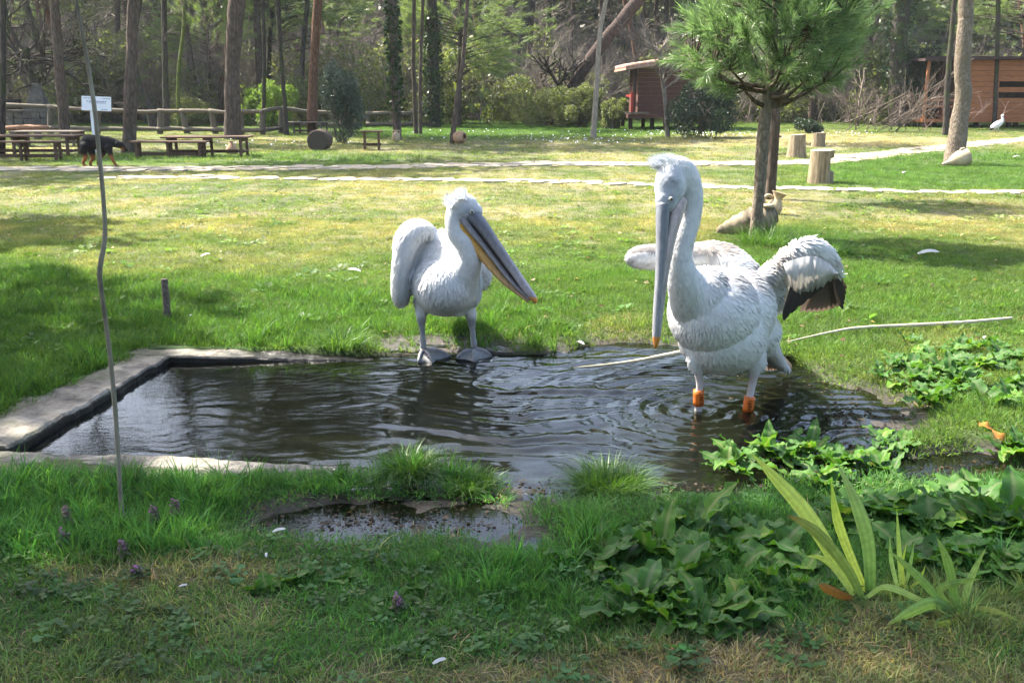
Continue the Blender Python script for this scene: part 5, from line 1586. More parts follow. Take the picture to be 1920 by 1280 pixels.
def loft(P, ra, rb, n=20, m=None, view=(0, 1, 0), cap=True):
    """tube with elliptical section: ra across the picture, rb along the view"""
    m = m or len(P) * 5
    Q = crom(P, m); A = crom(np.asarray(ra, float), m)[:, 0]; B_ = crom(np.asarray(rb, float), m)[:, 0]
    A = np.maximum(A, 1e-4); B_ = np.maximum(B_, 1e-4)
    T = np.gradient(Q, axis=0); T /= np.linalg.norm(T, axis=1)[:, None]
    v = np.asarray(view, float)
    b = v - T * (T @ v)[:, None]; b /= np.linalg.norm(b, axis=1)[:, None] + 1e-9
    a = np.cross(T, b)
    th = np.linspace(0, 2 * PI, n, endpoint=False)
    # rounded ends
    Qs = [Q[:1] - T[:1] * min(A[0], B_[0]) * .6] + [Q] + [Q[-1:] + T[-1:] * min(A[-1], B_[-1]) * .6]
    Q2 = np.vstack(Qs); A2 = np.concatenate([[A[0] * .45], A, [A[-1] * .45]]); B2 = np.concatenate([[B_[0] * .45], B_, [B_[-1] * .45]])
    a = np.vstack([a[:1], a, a[-1:]]); b = np.vstack([b[:1], b, b[-1:]])
    V = Q2[:, None] + np.cos(th)[None, :, None] * (a * A2[:, None])[:, None] + np.sin(th)[None, :, None] * (b * B2[:, None])[:, None]
    k = len(Q2); V = V.reshape(-1, 3)
    id_ = np.arange(k * n).reshape(k, n); nx = np.roll(id_, -1, 1)
    F = np.stack([id_[:-1], nx[:-1], nx[1:], id_[1:]], -1).reshape(-1, 4).tolist()
    F.append(tuple(range(n - 1, -1, -1))); F.append(tuple(range((k - 1) * n, k * n)))
    return V, F

def ellip(c, r_, rot=(0, 0, 0), n=20):
    th = np.linspace(0, PI, n // 2 + 1); ph = np.linspace(0, 2 * PI, n, endpoint=False)
    V, F = lathe(np.stack([np.sin(th) + 1e-4, -np.cos(th)], 1), n)
    F = F + [tuple(range(n - 1, -1, -1)), tuple(range((len(th) - 1) * n, len(th) * n))]
    V = V * np.asarray(r_)
    return V @ np.array(Euler(rot).to_matrix()).T + np.asarray(c), F

t = NT('plumage')
c = t.attr('col'); v = t.coord('Object')
n_ = t.noise(t.coord('Object', (1, 1, .45)), 95, 4, .65); n2_ = t.noise(v, 22, 4, .6, .6)
sc1 = t.voro(t.coord('Object', (1, 1, .55)), 34, 'SMOOTH_F1')
c = t.mix(1.0, c, t.ramp(n2_, [(.3, (.86, .87, .88)), (.65, (1.05, 1.05, 1.05))]), 'MULTIPLY')
c = t.mix(1.0, c, t.ramp(n_, [(.3, (.88, .88, .88)), (.7, (1.07, 1.07, 1.07))]), 'MULTIPLY')
hh = t.math('ADD', t.math('MULTIPLY', n_, .7), t.math('ADD', t.math('MULTIPLY', n2_, 1.1), t.math('MULTIPLY', sc1, .9)))
b = t.bsdf(c, .85, .15, t.bump(hh, .4, .009))
b.inputs['Sheen Weight'].default_value = .25
M_PLUME = t.done(b)
t = NT('horny_bill')
c = t.attr('col'); n_ = t.noise(t.coord('Object', (1, 1, .35)), 55, 6, .7)
c = t.mix(1.0, c, t.ramp(n_, [(.3, (.68, .68, .68)), (.7, (1.28, 1.26, 1.24))]), 'MULTIPLY')
M_BILL = t.done(t.bsdf(c, .5, .35, t.bump(n_, .15, .004)))
M_FEATHER = leafmat('flight_feather', lambda t: t.attr('col'), .22, .6, .25, (1.05, .95, .85))
t = NT('downy_barbs')
M_DOWN = t.done(t.bsdf(t.attr('col'), .9, .1))
M_EYE = simple('pale_iris', [(.3, (.26, .26, .23)), (.7, (.36, .35, .29))], 40, rough=.2)
M_PUPIL = simple('dark_pupil', [(.3, (.008, .008, .008)), (.7, (.012, .012, .012))], 5, rough=.1, spec=.5)

def plumage(B, W, F, Cc, N1, W2, F2, C2, N2):
    V = np.vstack([W, W2]) - np.asarray(B.th.location); C = np.hstack([np.vstack([Cc, C2]), np.ones((len(V), 1))])
    return link('plumage', mesh_np('plumage', V, [np.vstack([F, F2 + len(W)])], [M_DOWN], None, {'col': ('FLOAT_COLOR', C)}, True, np.vstack([N1, N2])), B.th, True)

class Bird:
    def __init__(s, label, px, py, zfoot, Yoff=0.0, group='pelicans at the pond'):
        g = G(px, py, zfoot); s.Y = g[1]; s.m = MPP(g)
        s.th = thing('pelican', label, 'pelican', g, group); s.o = g
    def p(s, px, py, dy=0.0): return U(px, py, s.Y + dy)
    def pts(s, L): return np.array([s.p(*q) for q in L])
    def loft(s, mb, L, ra, rb=None, n=20, **k):
        ra = np.asarray(ra, float) * s.m; rb = ra if rb is None else np.asarray(rb, float) * s.m
        V, F = loft(s.pts(L), ra, rb, n, **k); mb.add(V, F)
    def ell(s, mb, c, r_, rot=(0, 0, 0)):
        V, F = ellip(s.p(*c), np.asarray(r_, float) * s.m, rot, 28); mb.add(V, F)
    def strip_part(s, name, L, ra, rb, colfn, mat, n=16, parent=None, **k):
        ra = np.asarray(ra, float) * s.m; rb = np.asarray(rb, float) * s.m
        V, F = loft(s.pts(L), ra, rb, n, m=len(L) * 8, **k)
        k_ = np.arange(len(V)) % n; a_ = k_ / n * 2 * PI
        st = 1 - .28 * np.abs(np.sin(a_ * 1.5 + .4)) ** 5 + .1 * np.cos(a_ * 4 + 1)
        mb = MB(); mb.add(V, F, colfn(V) * st[:, None]); return mb.obj(name, mat, parent or s.th)

def down(V, Nn, idx, L, w, lie, col, seed, flow, jit=.35):
    """fine feather barbs standing on chosen points of a skin"""
    r = np.random.default_rng(seed); k = len(idx)
    P = V[idx]; N_ = Nn[idx]
    f = flow - N_ * (N_ * flow).sum(1)[:, None]; f /= np.linalg.norm(f, axis=1)[:, None] + 1e-9
    d = N_ * (1 - lie)[:, None] + f * lie[:, None] + r.normal(0, jit, (k, 3)) * .5
    d /= np.linalg.norm(d, axis=1)[:, None]
    w_ = np.cross(d, r.normal(0, 1, (k, 3))); w_ /= np.linalg.norm(w_, axis=1)[:, None]
    Lr = (L * r.uniform(.6, 1.3, k))[:, None]
    A = P - N_ * .003; tip = A + d * Lr + f * Lr * .25
    gn = np.cross(2 * w_, tip - A); fl = (gn * N_).sum(1) < 0
    w_ = np.where(fl[:, None], -w_, w_)
    W = np.stack([A - w_ * w * .5, A + w_ * w * .5, tip], 1).reshape(-1, 3)
    F = (np.arange(k) * 3)[:, None] + np.array([[0, 1, 2]])
    return W, F, np.repeat(col, 3, 0), np.repeat(N_, 3, 0)

def scales(V, Nn, idx, L, w, flow, col, seed, lift=.006):
    """small overlapping body feathers lying along the flow of the plumage"""
    r = np.random.default_rng(seed); k = len(idx)
    P = V[idx]; N_ = Nn[idx]
    f = flow + r.normal(0, .16, (k, 3)); f = f - N_ * (N_ * f).sum(1)[:, None]; f /= np.linalg.norm(f, axis=1)[:, None] + 1e-9
    s = np.cross(N_, f); Lr = (L * r.uniform(.75, 1.25, k))[:, None]; w_ = Lr * w
    lf = lift * r.uniform(.4, 1.4, k)[:, None]
    pt = lambda a, b, h: P + f * Lr * a + s * w_ * b + N_ * (Lr * lf * h + .0006)
    W = np.stack([pt(0, 0, -.1), pt(.35, .42, .25), pt(.8, .36, .75), pt(1, 0, 1.0), pt(.8, -.36, .75), pt(.35, -.42, .25), pt(.55, 0, .85)], 1).reshape(-1, 3)
    i = (np.arange(k) * 7)[:, None]
    F = np.concatenate([i + np.array([[b_, a_, 6]]) for a_, b_ in ((0, 1), (1, 2), (2, 3), (3, 4), (4, 5), (5, 0))])
    sh = r.uniform(.955, 1.04, (k, 1)); C = (col * sh)[:, None, :] * np.array([.96, .99, 1.02, 1.04, 1.02, .99, .98])[None, :, None]
    return W, F, C.reshape(-1, 3), np.repeat(N_, 7, 0) * .8 + np.repeat(f, 7, 0) * .12

def feather(mb, base, tip, nrm, width, col0, col1, bend=.04, m=9, curve=0.0, tipw=.55):
    """a vaned flight feather: curved, slightly cupped, with a raised shaft"""
    base = np.asarray(base); tip = np.asarray(tip); ax = tip - base; L = np.linalg.norm(ax); ax = ax / L
    nrm = np.asarray(nrm, float); nrm = nrm - ax * (nrm @ ax); nrm /= np.linalg.norm(nrm)
    sd = np.cross(ax, nrm); V = []; C = []
    for i in range(m):
        tt = i / (m - 1)
        w_ = width * (min(1, .45 + 2.2 * tt)) * (1 if tt < .72 else math.sqrt(max(0.02, 1 - ((tt - .72) / .285) ** 2)))
        c = base + ax * L * tt + nrm * bend * L * (4 * tt * (1 - tt)) + sd * curve * L * tt * tt
        for q, h_ in ((-.5, -.05), (-.06, .02), (.06, .02), (.5, -.05)):
            V.append(c + sd * w_ * q + nrm * w_ * h_)
            e = abs(q) > .3
            cc = np.asarray(col0) * (1 - tt) + np.asarray(col1) * tt
            C.append(cc * (1 if e else .75))
    F = []
    for i in range(m - 1):
        for j in range(3): F.append((i * 4 + j, i * 4 + j + 1, (i + 1) * 4 + j + 1, (i + 1) * 4 + j))
    mb.add(np.array(V), F, np.array(C))

def web_foot(bird, ank, toes, hind, label_col, parent):
    """webbed foot: three long toes joined by skin, and a hind toe"""
    A = np.asarray(ank); mb = MB(); T = [np.asarray(q) for q in toes]
    for q in T:
        mid = A * .45 + q * .55 + [0, 0, .022]
        Vt, Ft = tube(crom([A, mid, q], 8), np.array([.016, .015, .014, .0125, .0115, .0105, .009, .005]), 8); mb.add(Vt, Ft, label_col)
    Vt, Ft = tube(crom([A, (A + hind) / 2 + [0, 0, .01], hind], 6), np.linspace(.014, .006, 6), 8); mb.add(Vt, Ft, label_col)
    for a_, b_ in zip(T[:-1], T[1:]):
        rows = []
        for i in range(7):
            s_ = i / 6; l_ = A + (a_ - A) * s_ + np.array([0, 0, .022 * 4 * s_ * (1 - s_)]); r_ = A + (b_ - A) * s_ + np.array([0, 0, .022 * 4 * s_ * (1 - s_)])
            rows += [l_ * (1 - k) + r_ * k - np.array([0, 0, .01 * math.sin(PI * k) * s_]) - (l_ + r_ - 2 * A) * .08 * math.sin(PI * k) * (s_ > .9) for k in (0, .25, .5, .75, 1)]
        F = [(i * 5 + j, i * 5 + j + 1, (i + 1) * 5 + j + 1, (i + 1) * 5 + j) for i in range(6) for j in range(4)]
        mb.add(np.array(rows), F, np.asarray(label_col) * .85)
        mb.add(np.array(rows) - [0, 0, .006], [f[::-1] for f in F], np.asarray(label_col) * .7)
    return mb.obj('foot', M_BILL, parent)

def eye(bird, c, r_, nrm, parent):
    c = np.asarray(c); nrm = np.asarray(nrm, float); nrm /= np.linalg.norm(nrm)
    V, F = ellip(c, (r_, r_, r_), n=14); e = MB().add(V, F).obj('eye', M_EYE, parent)
    V, F = ellip(c + nrm * r_ * .72, (r_ * .5, r_ * .5, r_ * .5), n=12); MB().add(V, F).obj('pupil', M_PUPIL, e)

def to_px(V):
    px, py = proj(V[:, 0], V[:, 1], V[:, 2]); return px, py

GREYB = np.array((.19, .21, .235)); WHITE = np.array((.56, .565, .565)); LEG = np.array((.2, .205, .21)); ORANGE = np.array((.62, .22, .02)); YEL = np.array((.7, .37, .04))

# ------------------------------------------------ left pelican: faces the camera, bill down to the right
def pelican_left():
    B = Bird('white pelican standing on the back pond edge, bill slanting down to the right', 838, 668, -.045)
    mb = MB()
    B.ell(mb, (838, 532, .06), (66, 88, 58))
    B.ell(mb, (836, 505, .2), (64, 100, 72), (.25, 0, 0))
    B.ell(mb, (838, 560, .1), (52, 80, 30))
    B.ell(mb, (828, 520, .46), (42, 90, 42), (-.25, 0, 0))
    B.ell(mb, (880, 545, .06), (24, 40, 32))
    # wings carried a little away from the body
    B.loft(mb, [(812, 452, .24), (785, 438, .17), (766, 452, .1), (757, 485, .06), (752, 520, .05), (752, 550, .06), (755, 566, .08)], [22, 27, 27, 21, 18.5, 18, 12], [36, 44, 46, 42, 38, 32, 18])
    B.loft(mb, [(868, 470, .28), (896, 478, .22), (907, 500, .16), (909, 520, .16), (905, 536, .18)], [18, 17, 15, 13, 7], [30, 36, 34, 28, 16])
    B.loft(mb, [(838, 545, .02), (858, 528, -.05), (873, 508, -.1), (882, 482, -.13), (874, 458, -.13), (858, 438, -.12), (853, 418, -.11), (858, 398, -.1), (868, 388, -.1)], [56, 45, 28, 21, 19.5, 19, 18.5, 21, 23], [52, 42, 28, 22, 20, 19, 19, 22, 22])
    B.ell(mb, (869, 388, -.11), (27, 22, 25))
    B.ell(mb, (884, 396, -.12), (21, 17, 17))
    # thighs and shanks
    B.loft(mb, [(795, 565, .06), (790, 585, .04), (790, 600, .03), (792, 622, .03), (794, 652, .0)], [22, 12, 9.3, 5.8, 7.4])
    B.loft(mb, [(874, 560, .06), (880, 580, .05), (883, 596, .04), (886, 620, .04), (889, 650, .02)], [22, 13, 9.8, 6, 7.4])
    me, V, Nn = fuse(mb, .0095, 13)
    px, py = to_px(V)
    C = np.tile(WHITE, (len(V), 1))
    C = lerp(C, (.36, .39, .43), np.clip(1.3 - np.hypot((px - 876) / 30, (py - 392) / 26), 0, 1) * .75)      # greyer face
    face = (np.hypot((px - 883) / 15, (py - 397) / 11) < 1) & (V[:, 1] < B.Y - .1)
    C = lerp(C, (.34, .36, .4), np.clip(1.4 - np.hypot((px - 884) / 10, (py - 397.5) / 9), 0, 1)[:] * (V[:, 1] < B.Y - .1))
    C = lerp(C, (.1, .105, .12), np.clip(1.3 - np.hypot((px - 896) / 9, (py - 404) / 7), 0, 1) * (V[:, 1] < B.Y - .1))
    legm = sstep(588, 602, py) * ((np.abs(px - 792) < 15) | (np.abs(px - 886) < 16))
    C = lerp(C, LEG, legm)
    C = lerp(C, (.6, .6, .6), .6 * sstep(.56, .7, fbm(px / 22, py / 34, 5, 3)) * (px < 800))
    a_ = me.attributes.new('col', 'FLOAT_COLOR', 'POINT'); a_.data.foreach_set('color', np.hstack([C, np.ones((len(V), 1))]).astype(np.float32).ravel())
    me.name = 'body'; me.materials.append(M_PLUME)
    me.polygons.foreach_set('use_smooth', np.ones(len(me.polygons), bool))
    link('body', me, B.th)
    # barbs
    r = np.random.default_rng(3)
    k = r.choice(len(V), 16000); k = k[(py[k] < 596)]
    head = np.hypot((px[k] - 868) / 42, (py[k] - 395) / 45) < 1
    Ld = np.where(head, .016, .026); lie = np.where(head, .8, .95)
    flow = np.tile([0.0, .25, -1.0], (len(k), 1)); flow[head] = (-.6, .3, .45)
    keep = ~((px[k] > 872) & (py[k] > 385) & (py[k] < 425))
    k, Ld, lie, flow = k[keep], Ld[keep], lie[keep], flow[keep]
    W, F, Cc, N1 = down(V, Nn, k, Ld * .8, .0035, lie, C[k] * r.uniform(.92, 1.06, (len(k), 1)), 5, flow, .22)
    q = r.choice(len(V), 11000); q = q[(py[q] < 585) & (np.hypot((px[q] - 868) / 52, (py[q] - 400) / 60) > 1)]
    fl = np.stack([(px[q] - 845) / 200, .3 + 0 * q, -1 + 0 * q], -1)
    neck = (np.hypot((px[q] - 872) / 40, (py[q] - 455) / 60) < 1)
    W2, F2, C2, N2 = scales(V, Nn, q, np.where(neck, .018, .042), np.where(neck, .2, .19)[:, None], fl, C[q], 6)
    o = plumage(B, W, F, Cc, N1, W2, F2, C2, N2); o['kind'] = 'stuff'
    # crest
    W = []; n = 2600
    P0 = np.array([B.p(r.uniform(836, 878), 0, 0) * 0 for i in range(1)])
    base = np.array([B.p(846 + 30 * u, 384 - 18 * math.sin(PI * (.15 + .7 * u)) + 16 * (1 - u), -.1 + .05 * w_) for u, w_ in zip(r.uniform(0, 1, n), r.normal(0, 1, n))])
    tip = np.array([b_ + np.array([(-15 + 15 * u + 9 * (vnoise(u * 9, 1.0, 4) - .5) * 2 + r.normal(0, 4)) * B.m, r.normal(.02, .025), (4 + 20 * r.uniform() ** 1.3 + 12 * (vnoise(u * 7, 3.0, 5) - .4)) * B.m]) for b_, u in zip(base, (base[:, 0] - base[:, 0].min()) / np.ptp(base[:, 0]))])
    s_ = r.normal(0, 1, (n, 3)); d = tip - base; s_ = np.cross(d, s_); s_ /= np.linalg.norm(s_, axis=1)[:, None]
    V3 = np.stack([base - s_ * .0013, base + s_ * .0013, tip], 1).reshape(-1, 3)
    mbd = MB(); mbd.addnp(V3, (np.arange(n) * 3)[:, None] + np.array([[0, 1, 2]]), np.tile((.66, .68, .7), (n * 3, 1))); mbd.obj('crest', M_DOWN, B.th, False)['kind'] = 'stuff'
    # bill
    bill = thing_part('bill', B.th)
    def cu(V_):
        px, py = to_px(V_); s_ = np.clip((py - 405) / 155, 0, 1)
        c = lerp(np.tile((.13, .14, .165), (len(V_), 1)), (.33, .31, .33), s_)
        return np.where((py > 557)[:, None], np.array((.6, .27, .08)), c)
    B.strip_part('upper_mandible', [(885, 404, -.13), (900, 418, -.15), (925, 452, -.18), (962, 505, -.22), (988, 542, -.25), (1001, 559, -.26), (1004, 567, -.26)], [13, 12, 9.5, 8, 7.5, 6, 3], [15, 15, 12, 11, 12, 10, 5], cu, M_BILL, parent=bill)
    B.strip_part('mouth_lining', [(886, 416, -.135), (916, 456, -.165), (957, 511, -.21), (990, 550, -.25)], [6, 6.5, 4.5, 2], [8, 8, 7, 5], lambda V_: np.tile((.03, .022, .02), (len(V_), 1)), M_BILL, parent=bill)
    def cl(V_):
        px, py = to_px(V_)
        return np.tile((.28, .27, .29), (len(V_), 1))
    B.strip_part('lower_mandible', [(866, 408, -.13), (884, 432, -.145), (915, 470, -.17), (955, 522, -.21), (994, 561, -.25)], [7.5, 6.5, 5, 4.5, 3], [14, 13, 11, 10, 8], cl, M_BILL, parent=bill)
    def cp(V_):
        px, py = to_px(V_); s_ = np.clip((py - 415) / 130, 0, 1)
        return lerp(np.tile(YEL, (len(V_), 1)), (.42, .27, .15), s_)
    B.strip_part('throat_pouch', [(861, 420, -.125), (878, 444, -.135), (905, 480, -.165), (945, 526, -.205), (990, 564, -.25)], [8.5, 9.5, 8.2, 6, 3], [12, 12, 10, 9, 6], cp, M_BILL, parent=bill)
    eye(B, B.p(884, 397.5, -.178), 4.4 * B.m, (.35, -1, .12), B.th)
    # feet
    def foot(ax, ay, L, hx):
        A = B.p(ax, ay, .0); A[2] = -.012
        T = [G(*q, z=-.036) for q in L]
        web_foot(B, A, T, G(*hx, z=-.03), LEG * .8, B.th)
    foot(794, 654, [(784, 679), (812, 680), (845, 668)], (786, 656))
    foot(889, 652, [(856, 672), (889, 678), (922, 668)], (900, 655))
    return B

def thing_part(name, parent):
    o = bpy.data.objects.new(name, None); COL.objects.link(o); o.parent = parent; o.empty_display_size = .05
    return o

# ------------------------------------------------ right pelican: wings half open, bill tucked down along its neck
def pelican_right():
    B = Bird('white pelican wading with wings half open, bill held straight down and orange leg bands', 1352, 772, WATER_Z - .012)
    mb = MB()
    B.ell(mb, (1338, 585, .05), (84, 100, 84), (0, .25, 0))
    B.ell(mb, (1352, 622, .08), (84, 96, 80), (0, .3, 0))
    B.ell(mb, (1376, 582, .2), (76, 110, 84), (.1, .4, 0))
    B.ell(mb, (1318, 560, -.03), (56, 62, 60))
    B.ell(mb, (1405, 625, .3), (50, 100, 58), (-.2, .5, 0))
    B.loft(mb, [(1410, 615, .25), (1435, 650, .38), (1456, 675, .46), (1468, 684, .5)], [42, 26, 15, 8], [50, 40, 34, 24])
    # neck, arched over like a cane
    B.loft(mb, [(1318, 575, -.02), (1295, 548, -.09), (1280, 515, -.14), (1275, 482, -.15), (1281, 448, -.14), (1291, 412, -.12), (1296, 378, -.11), (1292, 348, -.11), (1279, 325, -.12), (1263, 322, -.15), (1256, 340, -.17)], [60, 42, 28, 22, 21, 21, 21, 23, 26, 27, 26], [56, 42, 28, 23, 21, 21, 21, 23, 24, 24, 24])
    B.ell(mb, (1256, 350, -.18), (27, 24, 34))
    B.ell(mb, (1250, 374, -.2), (20, 19, 24))
    # thighs, shanks
    B.loft(mb, [(1318, 650, .0), (1306, 676, -.02), (1310, 700, -.02), (1312, 722, -.02), (1310, 745, -.02), (1309, 790, -.02)], [34, 17, 9, 7.2, 7.4, 8])
    B.loft(mb, [(1398, 640, .06), (1414, 672, .03), (1413, 700, .02), (1410, 722, .02), (1404, 752, .0), (1398, 792, .0)], [38, 22, 11, 8, 8, 8.5])
    # far wing, held out behind the neck to the left
    B.loft(mb, [(1390, 520, .3), (1362, 490, .34), (1330, 478, .36), (1290, 480, .36), (1250, 482, .34), (1205, 482, .3), (1184, 484, .28)], [40, 34, 27, 25, 26, 24, 18], [60, 50, 40, 34, 30, 26, 18])
    # near wing: arm up to the wrist, hand folded down
    B.loft(mb, [(1390, 545, .2), (1418, 535, .2), (1442, 516, .2), (1470, 492, .19), (1495, 474, .17), (1520, 466, .15), (1545, 478, .14), (1563, 498, .13), (1570, 514, .13)], [45, 30, 21, 18.5, 20, 21, 19, 13, 8], [58, 38, 24, 18, 18, 17, 15, 11, 7])
    # skin web between arm and flank
    B.loft(mb, [(1410, 560, .2), (1430, 555, .21), (1448, 540, .22), (1462, 525, .22)], [52, 38, 26, 10], [22, 14, 9, 6])
    me, V, Nn = fuse(mb, .0085, 13)
    px, py = to_px(V)
    C = np.tile(WHITE, (len(V), 1))
    bl = lambda cx, cy, rx, ry: np.clip(1.35 - np.hypot((px - cx) / rx, (py - cy) / ry), 0, 1)
    nz = fbm(px / 9, py / 5, 8, 3)
    C = lerp(C, (.19, .18, .18), np.clip(bl(1392, 522, 66, 30) * (nz * 1.9 - .25), 0, 1) * .9)       # grey feathered shoulder
    armtop = bl(1462, 486, 52, 20) * sstep(-.1, .35, Nn[:, 2])
    C = lerp(C, (.17, .15, .135), np.clip(armtop, 0, 1) * .85)
    C = lerp(C, (.16, .12, .08), np.clip(bl(1546, 492, 36, 12) * (nz * 2.4 - .5), 0, 1))              # brown wrist
    far = V[:, 1] > B.Y + .24
    C = lerp(C, (.17, .145, .125), np.clip(((py < 474) & far & (px < 1372)) * sstep(.0, .4, Nn[:, 2]) + bl(1318, 470, 60, 16) * far * .8, 0, 1) * .85)
    C = lerp(C, (.15, .12, .1), np.clip(far * bl(1200, 490, 30, 12) * (nz * 2 - .5), 0, 1) * .6)
    C = lerp(C, (.3, .335, .385), bl(1252, 365, 32, 48) * .8)
    C = lerp(C, (.22, .23, .26), np.clip(bl(1258, 374, 8, 10), 0, 1) * .8)                                       # blue grey face
    C = lerp(C, (.2, .19, .18), np.clip(bl(1262, 338, 14, 14) * (nz * 2.2 - .75), 0, 1))
    C = lerp(C, (.45, .47, .5), np.clip(bl(1296, 400, 40, 120) * (fbm(px / 5, py / 3, 4, 2) * 2.4 - 1.2), 0, 1) * .5)
    legm = sstep(690, 706, py) * ((np.abs(px - 1311) < 20) | (np.abs(px - 1408) < 24)) * (V[:, 2] < .42)
    C = lerp(C, (.42, .37, .35), legm)
    C = lerp(C, (.4, .37, .34), np.clip(bl(1456, 672, 22, 14) * 1.0, 0, 1) * .7)
    a_ = me.attributes.new('col', 'FLOAT_COLOR', 'POINT'); a_.data.foreach_set('color', np.hstack([C, np.ones((len(V), 1))]).astype(np.float32).ravel())
    me.name = 'body'; me.materials.append(M_PLUME); me.polygons.foreach_set('use_smooth', np.ones(len(me.polygons), bool))
    link('body', me, B.th)
    r = np.random.default_rng(4)
    k = r.choice(len(V), 22000); k = k[py[k] < 700]
    head = np.hypot((px[k] - 1262) / 48, (py[k] - 345) / 62) < 1
    keep = ~((px[k] > 1225) & (px[k] < 1275) & (py[k] > 372) & (V[k][:, 1] < B.Y - .12))
    k, head = k[keep], head[keep]
    Ld = np.where(head, .014, .03); lie = np.where(head, .82, .95)
    flow = np.tile([0.25, .25, -1.0], (len(k), 1)); flow[head] = (.3, .2, .6)
    W, F, Cc, N1 = down(V, Nn, k, Ld * .8, .0032, lie, C[k] * r.uniform(.92, 1.06, (len(k), 1)), 5, flow, .22)
    q = r.choice(len(V), 17000); q = q[(py[q] < 690) & (np.hypot((px[q] - 1258) / 60, (py[q] - 350) / 80) > 1)]
    fl = np.stack([np.clip((px[q] - 1290) / 120, -.2, 1.2), .5 + 0 * q, -1 + 0 * q], -1)
    neck = (px[q] < 1325) & (py[q] < 530)
    W2, F2, C2, N2 = scales(V, Nn, q, np.where(neck, .018, .046), np.where(neck, .2, .19)[:, None], fl, C[q], 6)
    o = plumage(B, W, F, Cc, N1, W2, F2, C2, N2); o['kind'] = 'stuff'
    n = 2600
    u = r.uniform(0, 1, n)
    base = np.array([B.p(1236 + 58 * a, 322 - 19 * math.sin(PI * (.12 + .78 * a)) + r.normal(0, 3), -.14 + r.normal(0, .025)) for a in u])
    tip = base + np.stack([(-9 - 12 * (1 - u) + r.normal(0, 4, n)) * B.m, r.normal(0, .015, n), ((15 - 8 * u) * (.35 + .9 * r.uniform(0, 1, n) ** 1.3)) * B.m], -1)
    s_ = np.cross(tip - base, r.normal(0, 1, (n, 3))); s_ /= np.linalg.norm(s_, axis=1)[:, None]
    mbd = MB(); mbd.addnp(np.stack([base - s_ * .0013, base + s_ * .0013, tip], 1).reshape(-1, 3), (np.arange(n) * 3)[:, None] + np.array([[0, 1, 2]]), np.tile((.66, .69, .72), (n * 3, 1)))
    mbd.obj('crest', M_DOWN, B.th, False)['kind'] = 'stuff'
    bill = thing_part('bill', B.th)
    def cu(V_):
        px, py = to_px(V_); s_ = np.clip((py - 385) / 260, 0, 1)
        c = lerp(np.tile((.19, .205, .235), (len(V_), 1)), (.3, .3, .32), s_)
        return np.where((py > 632)[:, None], np.array((.6, .24, .05)), c)
    B.strip_part('upper_mandible', [(1243, 384, -.215), (1242, 410, -.23), (1240, 460, -.25), (1237, 520, -.265), (1233, 575, -.275), (1231, 625, -.28), (1230, 642, -.28), (1229, 651, -.275)], [12, 11.5, 9.5, 8, 7.5, 7.5, 5, 2.5], [15, 14, 12, 11, 10, 9.5, 7, 3], cu, M_BILL, parent=bill)
    def cl(V_):
        px, py = to_px(V_); s_ = np.clip((py - 385) / 220, 0, 1)
        return lerp(np.tile((.5, .42, .39), (len(V_), 1)), (.4, .37, .37), s_)
    B.strip_part('lower_mandible', [(1277, 376, -.17), (1268, 402, -.2), (1257, 450, -.235), (1247, 510, -.255), (1240, 570, -.265), (1235, 628, -.27)], [11, 12, 9, 7, 5.5, 3.5], [13, 13, 11, 9, 8, 5], cl, M_BILL, parent=bill)
    eye(B, B.p(1258, 373, -.281), 4.0 * B.m, (.3, -1, .05), B.th)
    # orange leg bands with their code
    def band(cx, y0, y1, dx, text, dy, tilt):
        a, b = B.p(cx + dx, y0, dy), B.p(cx, y1, dy)
        Q = crom([a, (a + b) / 2, b], 5)
        mbb = MB(); mbb.tube(Q, 10.2 * B.m, 20); o = mbb.obj('leg_band', M_BAND, B.th)
        cu = bpy.data.curves.new('band_code', 'FONT'); cu.body = text; cu.size = 10.5 * B.m; cu.align_x = 'CENTER'; cu.align_y = 'CENTER'; cu.extrude = .0004
        to = bpy.data.objects.new('tmp', cu); COL.objects.link(to)
        dg = bpy.context.evaluated_depsgraph_get(); tm = bpy.data.meshes.new_from_object(to.evaluated_get(dg)); bpy.data.objects.remove(to)
        Vt = np.empty(len(tm.vertices) * 3); tm.vertices.foreach_get('co', Vt); Vt = Vt.reshape(-1, 3)
        c = (a + b) / 2; ax = (a - b) / np.linalg.norm(a - b); rad = 10.2 * B.m + .0012
        # letters run up the leg and wrap round the band
        ang = -PI / 2 + tilt - Vt[:, 1] / rad
        Wv = c + ax * Vt[:, 0][:, None] + np.stack([np.cos(ang) * (rad + Vt[:, 2]), np.sin(ang) * (rad + Vt[:, 2]), 0 * ang], -1)
        tm.vertices.foreach_set('co', Wv.astype(np.float32).ravel()); tm.name = 'band_code'; tm.materials.clear(); tm.materials.append(M_PUPIL)
        link('band_code', tm, o)
    band(1310, 731, 759, 0, '0301', -.02, .35)
    band(1402, 743, 771, 4, 'X691', .0, 0.0)
    # flight feathers of the near wing
    nv = np.array((-.15, -1, .1))
    def fan(L, name='feather'):
        for (b0, t0, w_, c0, c1, bend, cur) in L:
            mbf = MB(); feather(mbf, B.p(*b0), B.p(*t0), nv, w_ * B.m, c0, c1, bend, curve=cur); mbf.obj(name, M_FEATHER, B.th)
    DK = np.array((.045, .037, .032)); DK2 = np.array((.075, .062, .052)); BR = np.array((.36, .27, .21)); BR2 = np.array((.24, .18, .14)); WH = np.array((.68, .66, .62)); GR = np.array((.42, .42, .4))
    Lf = []
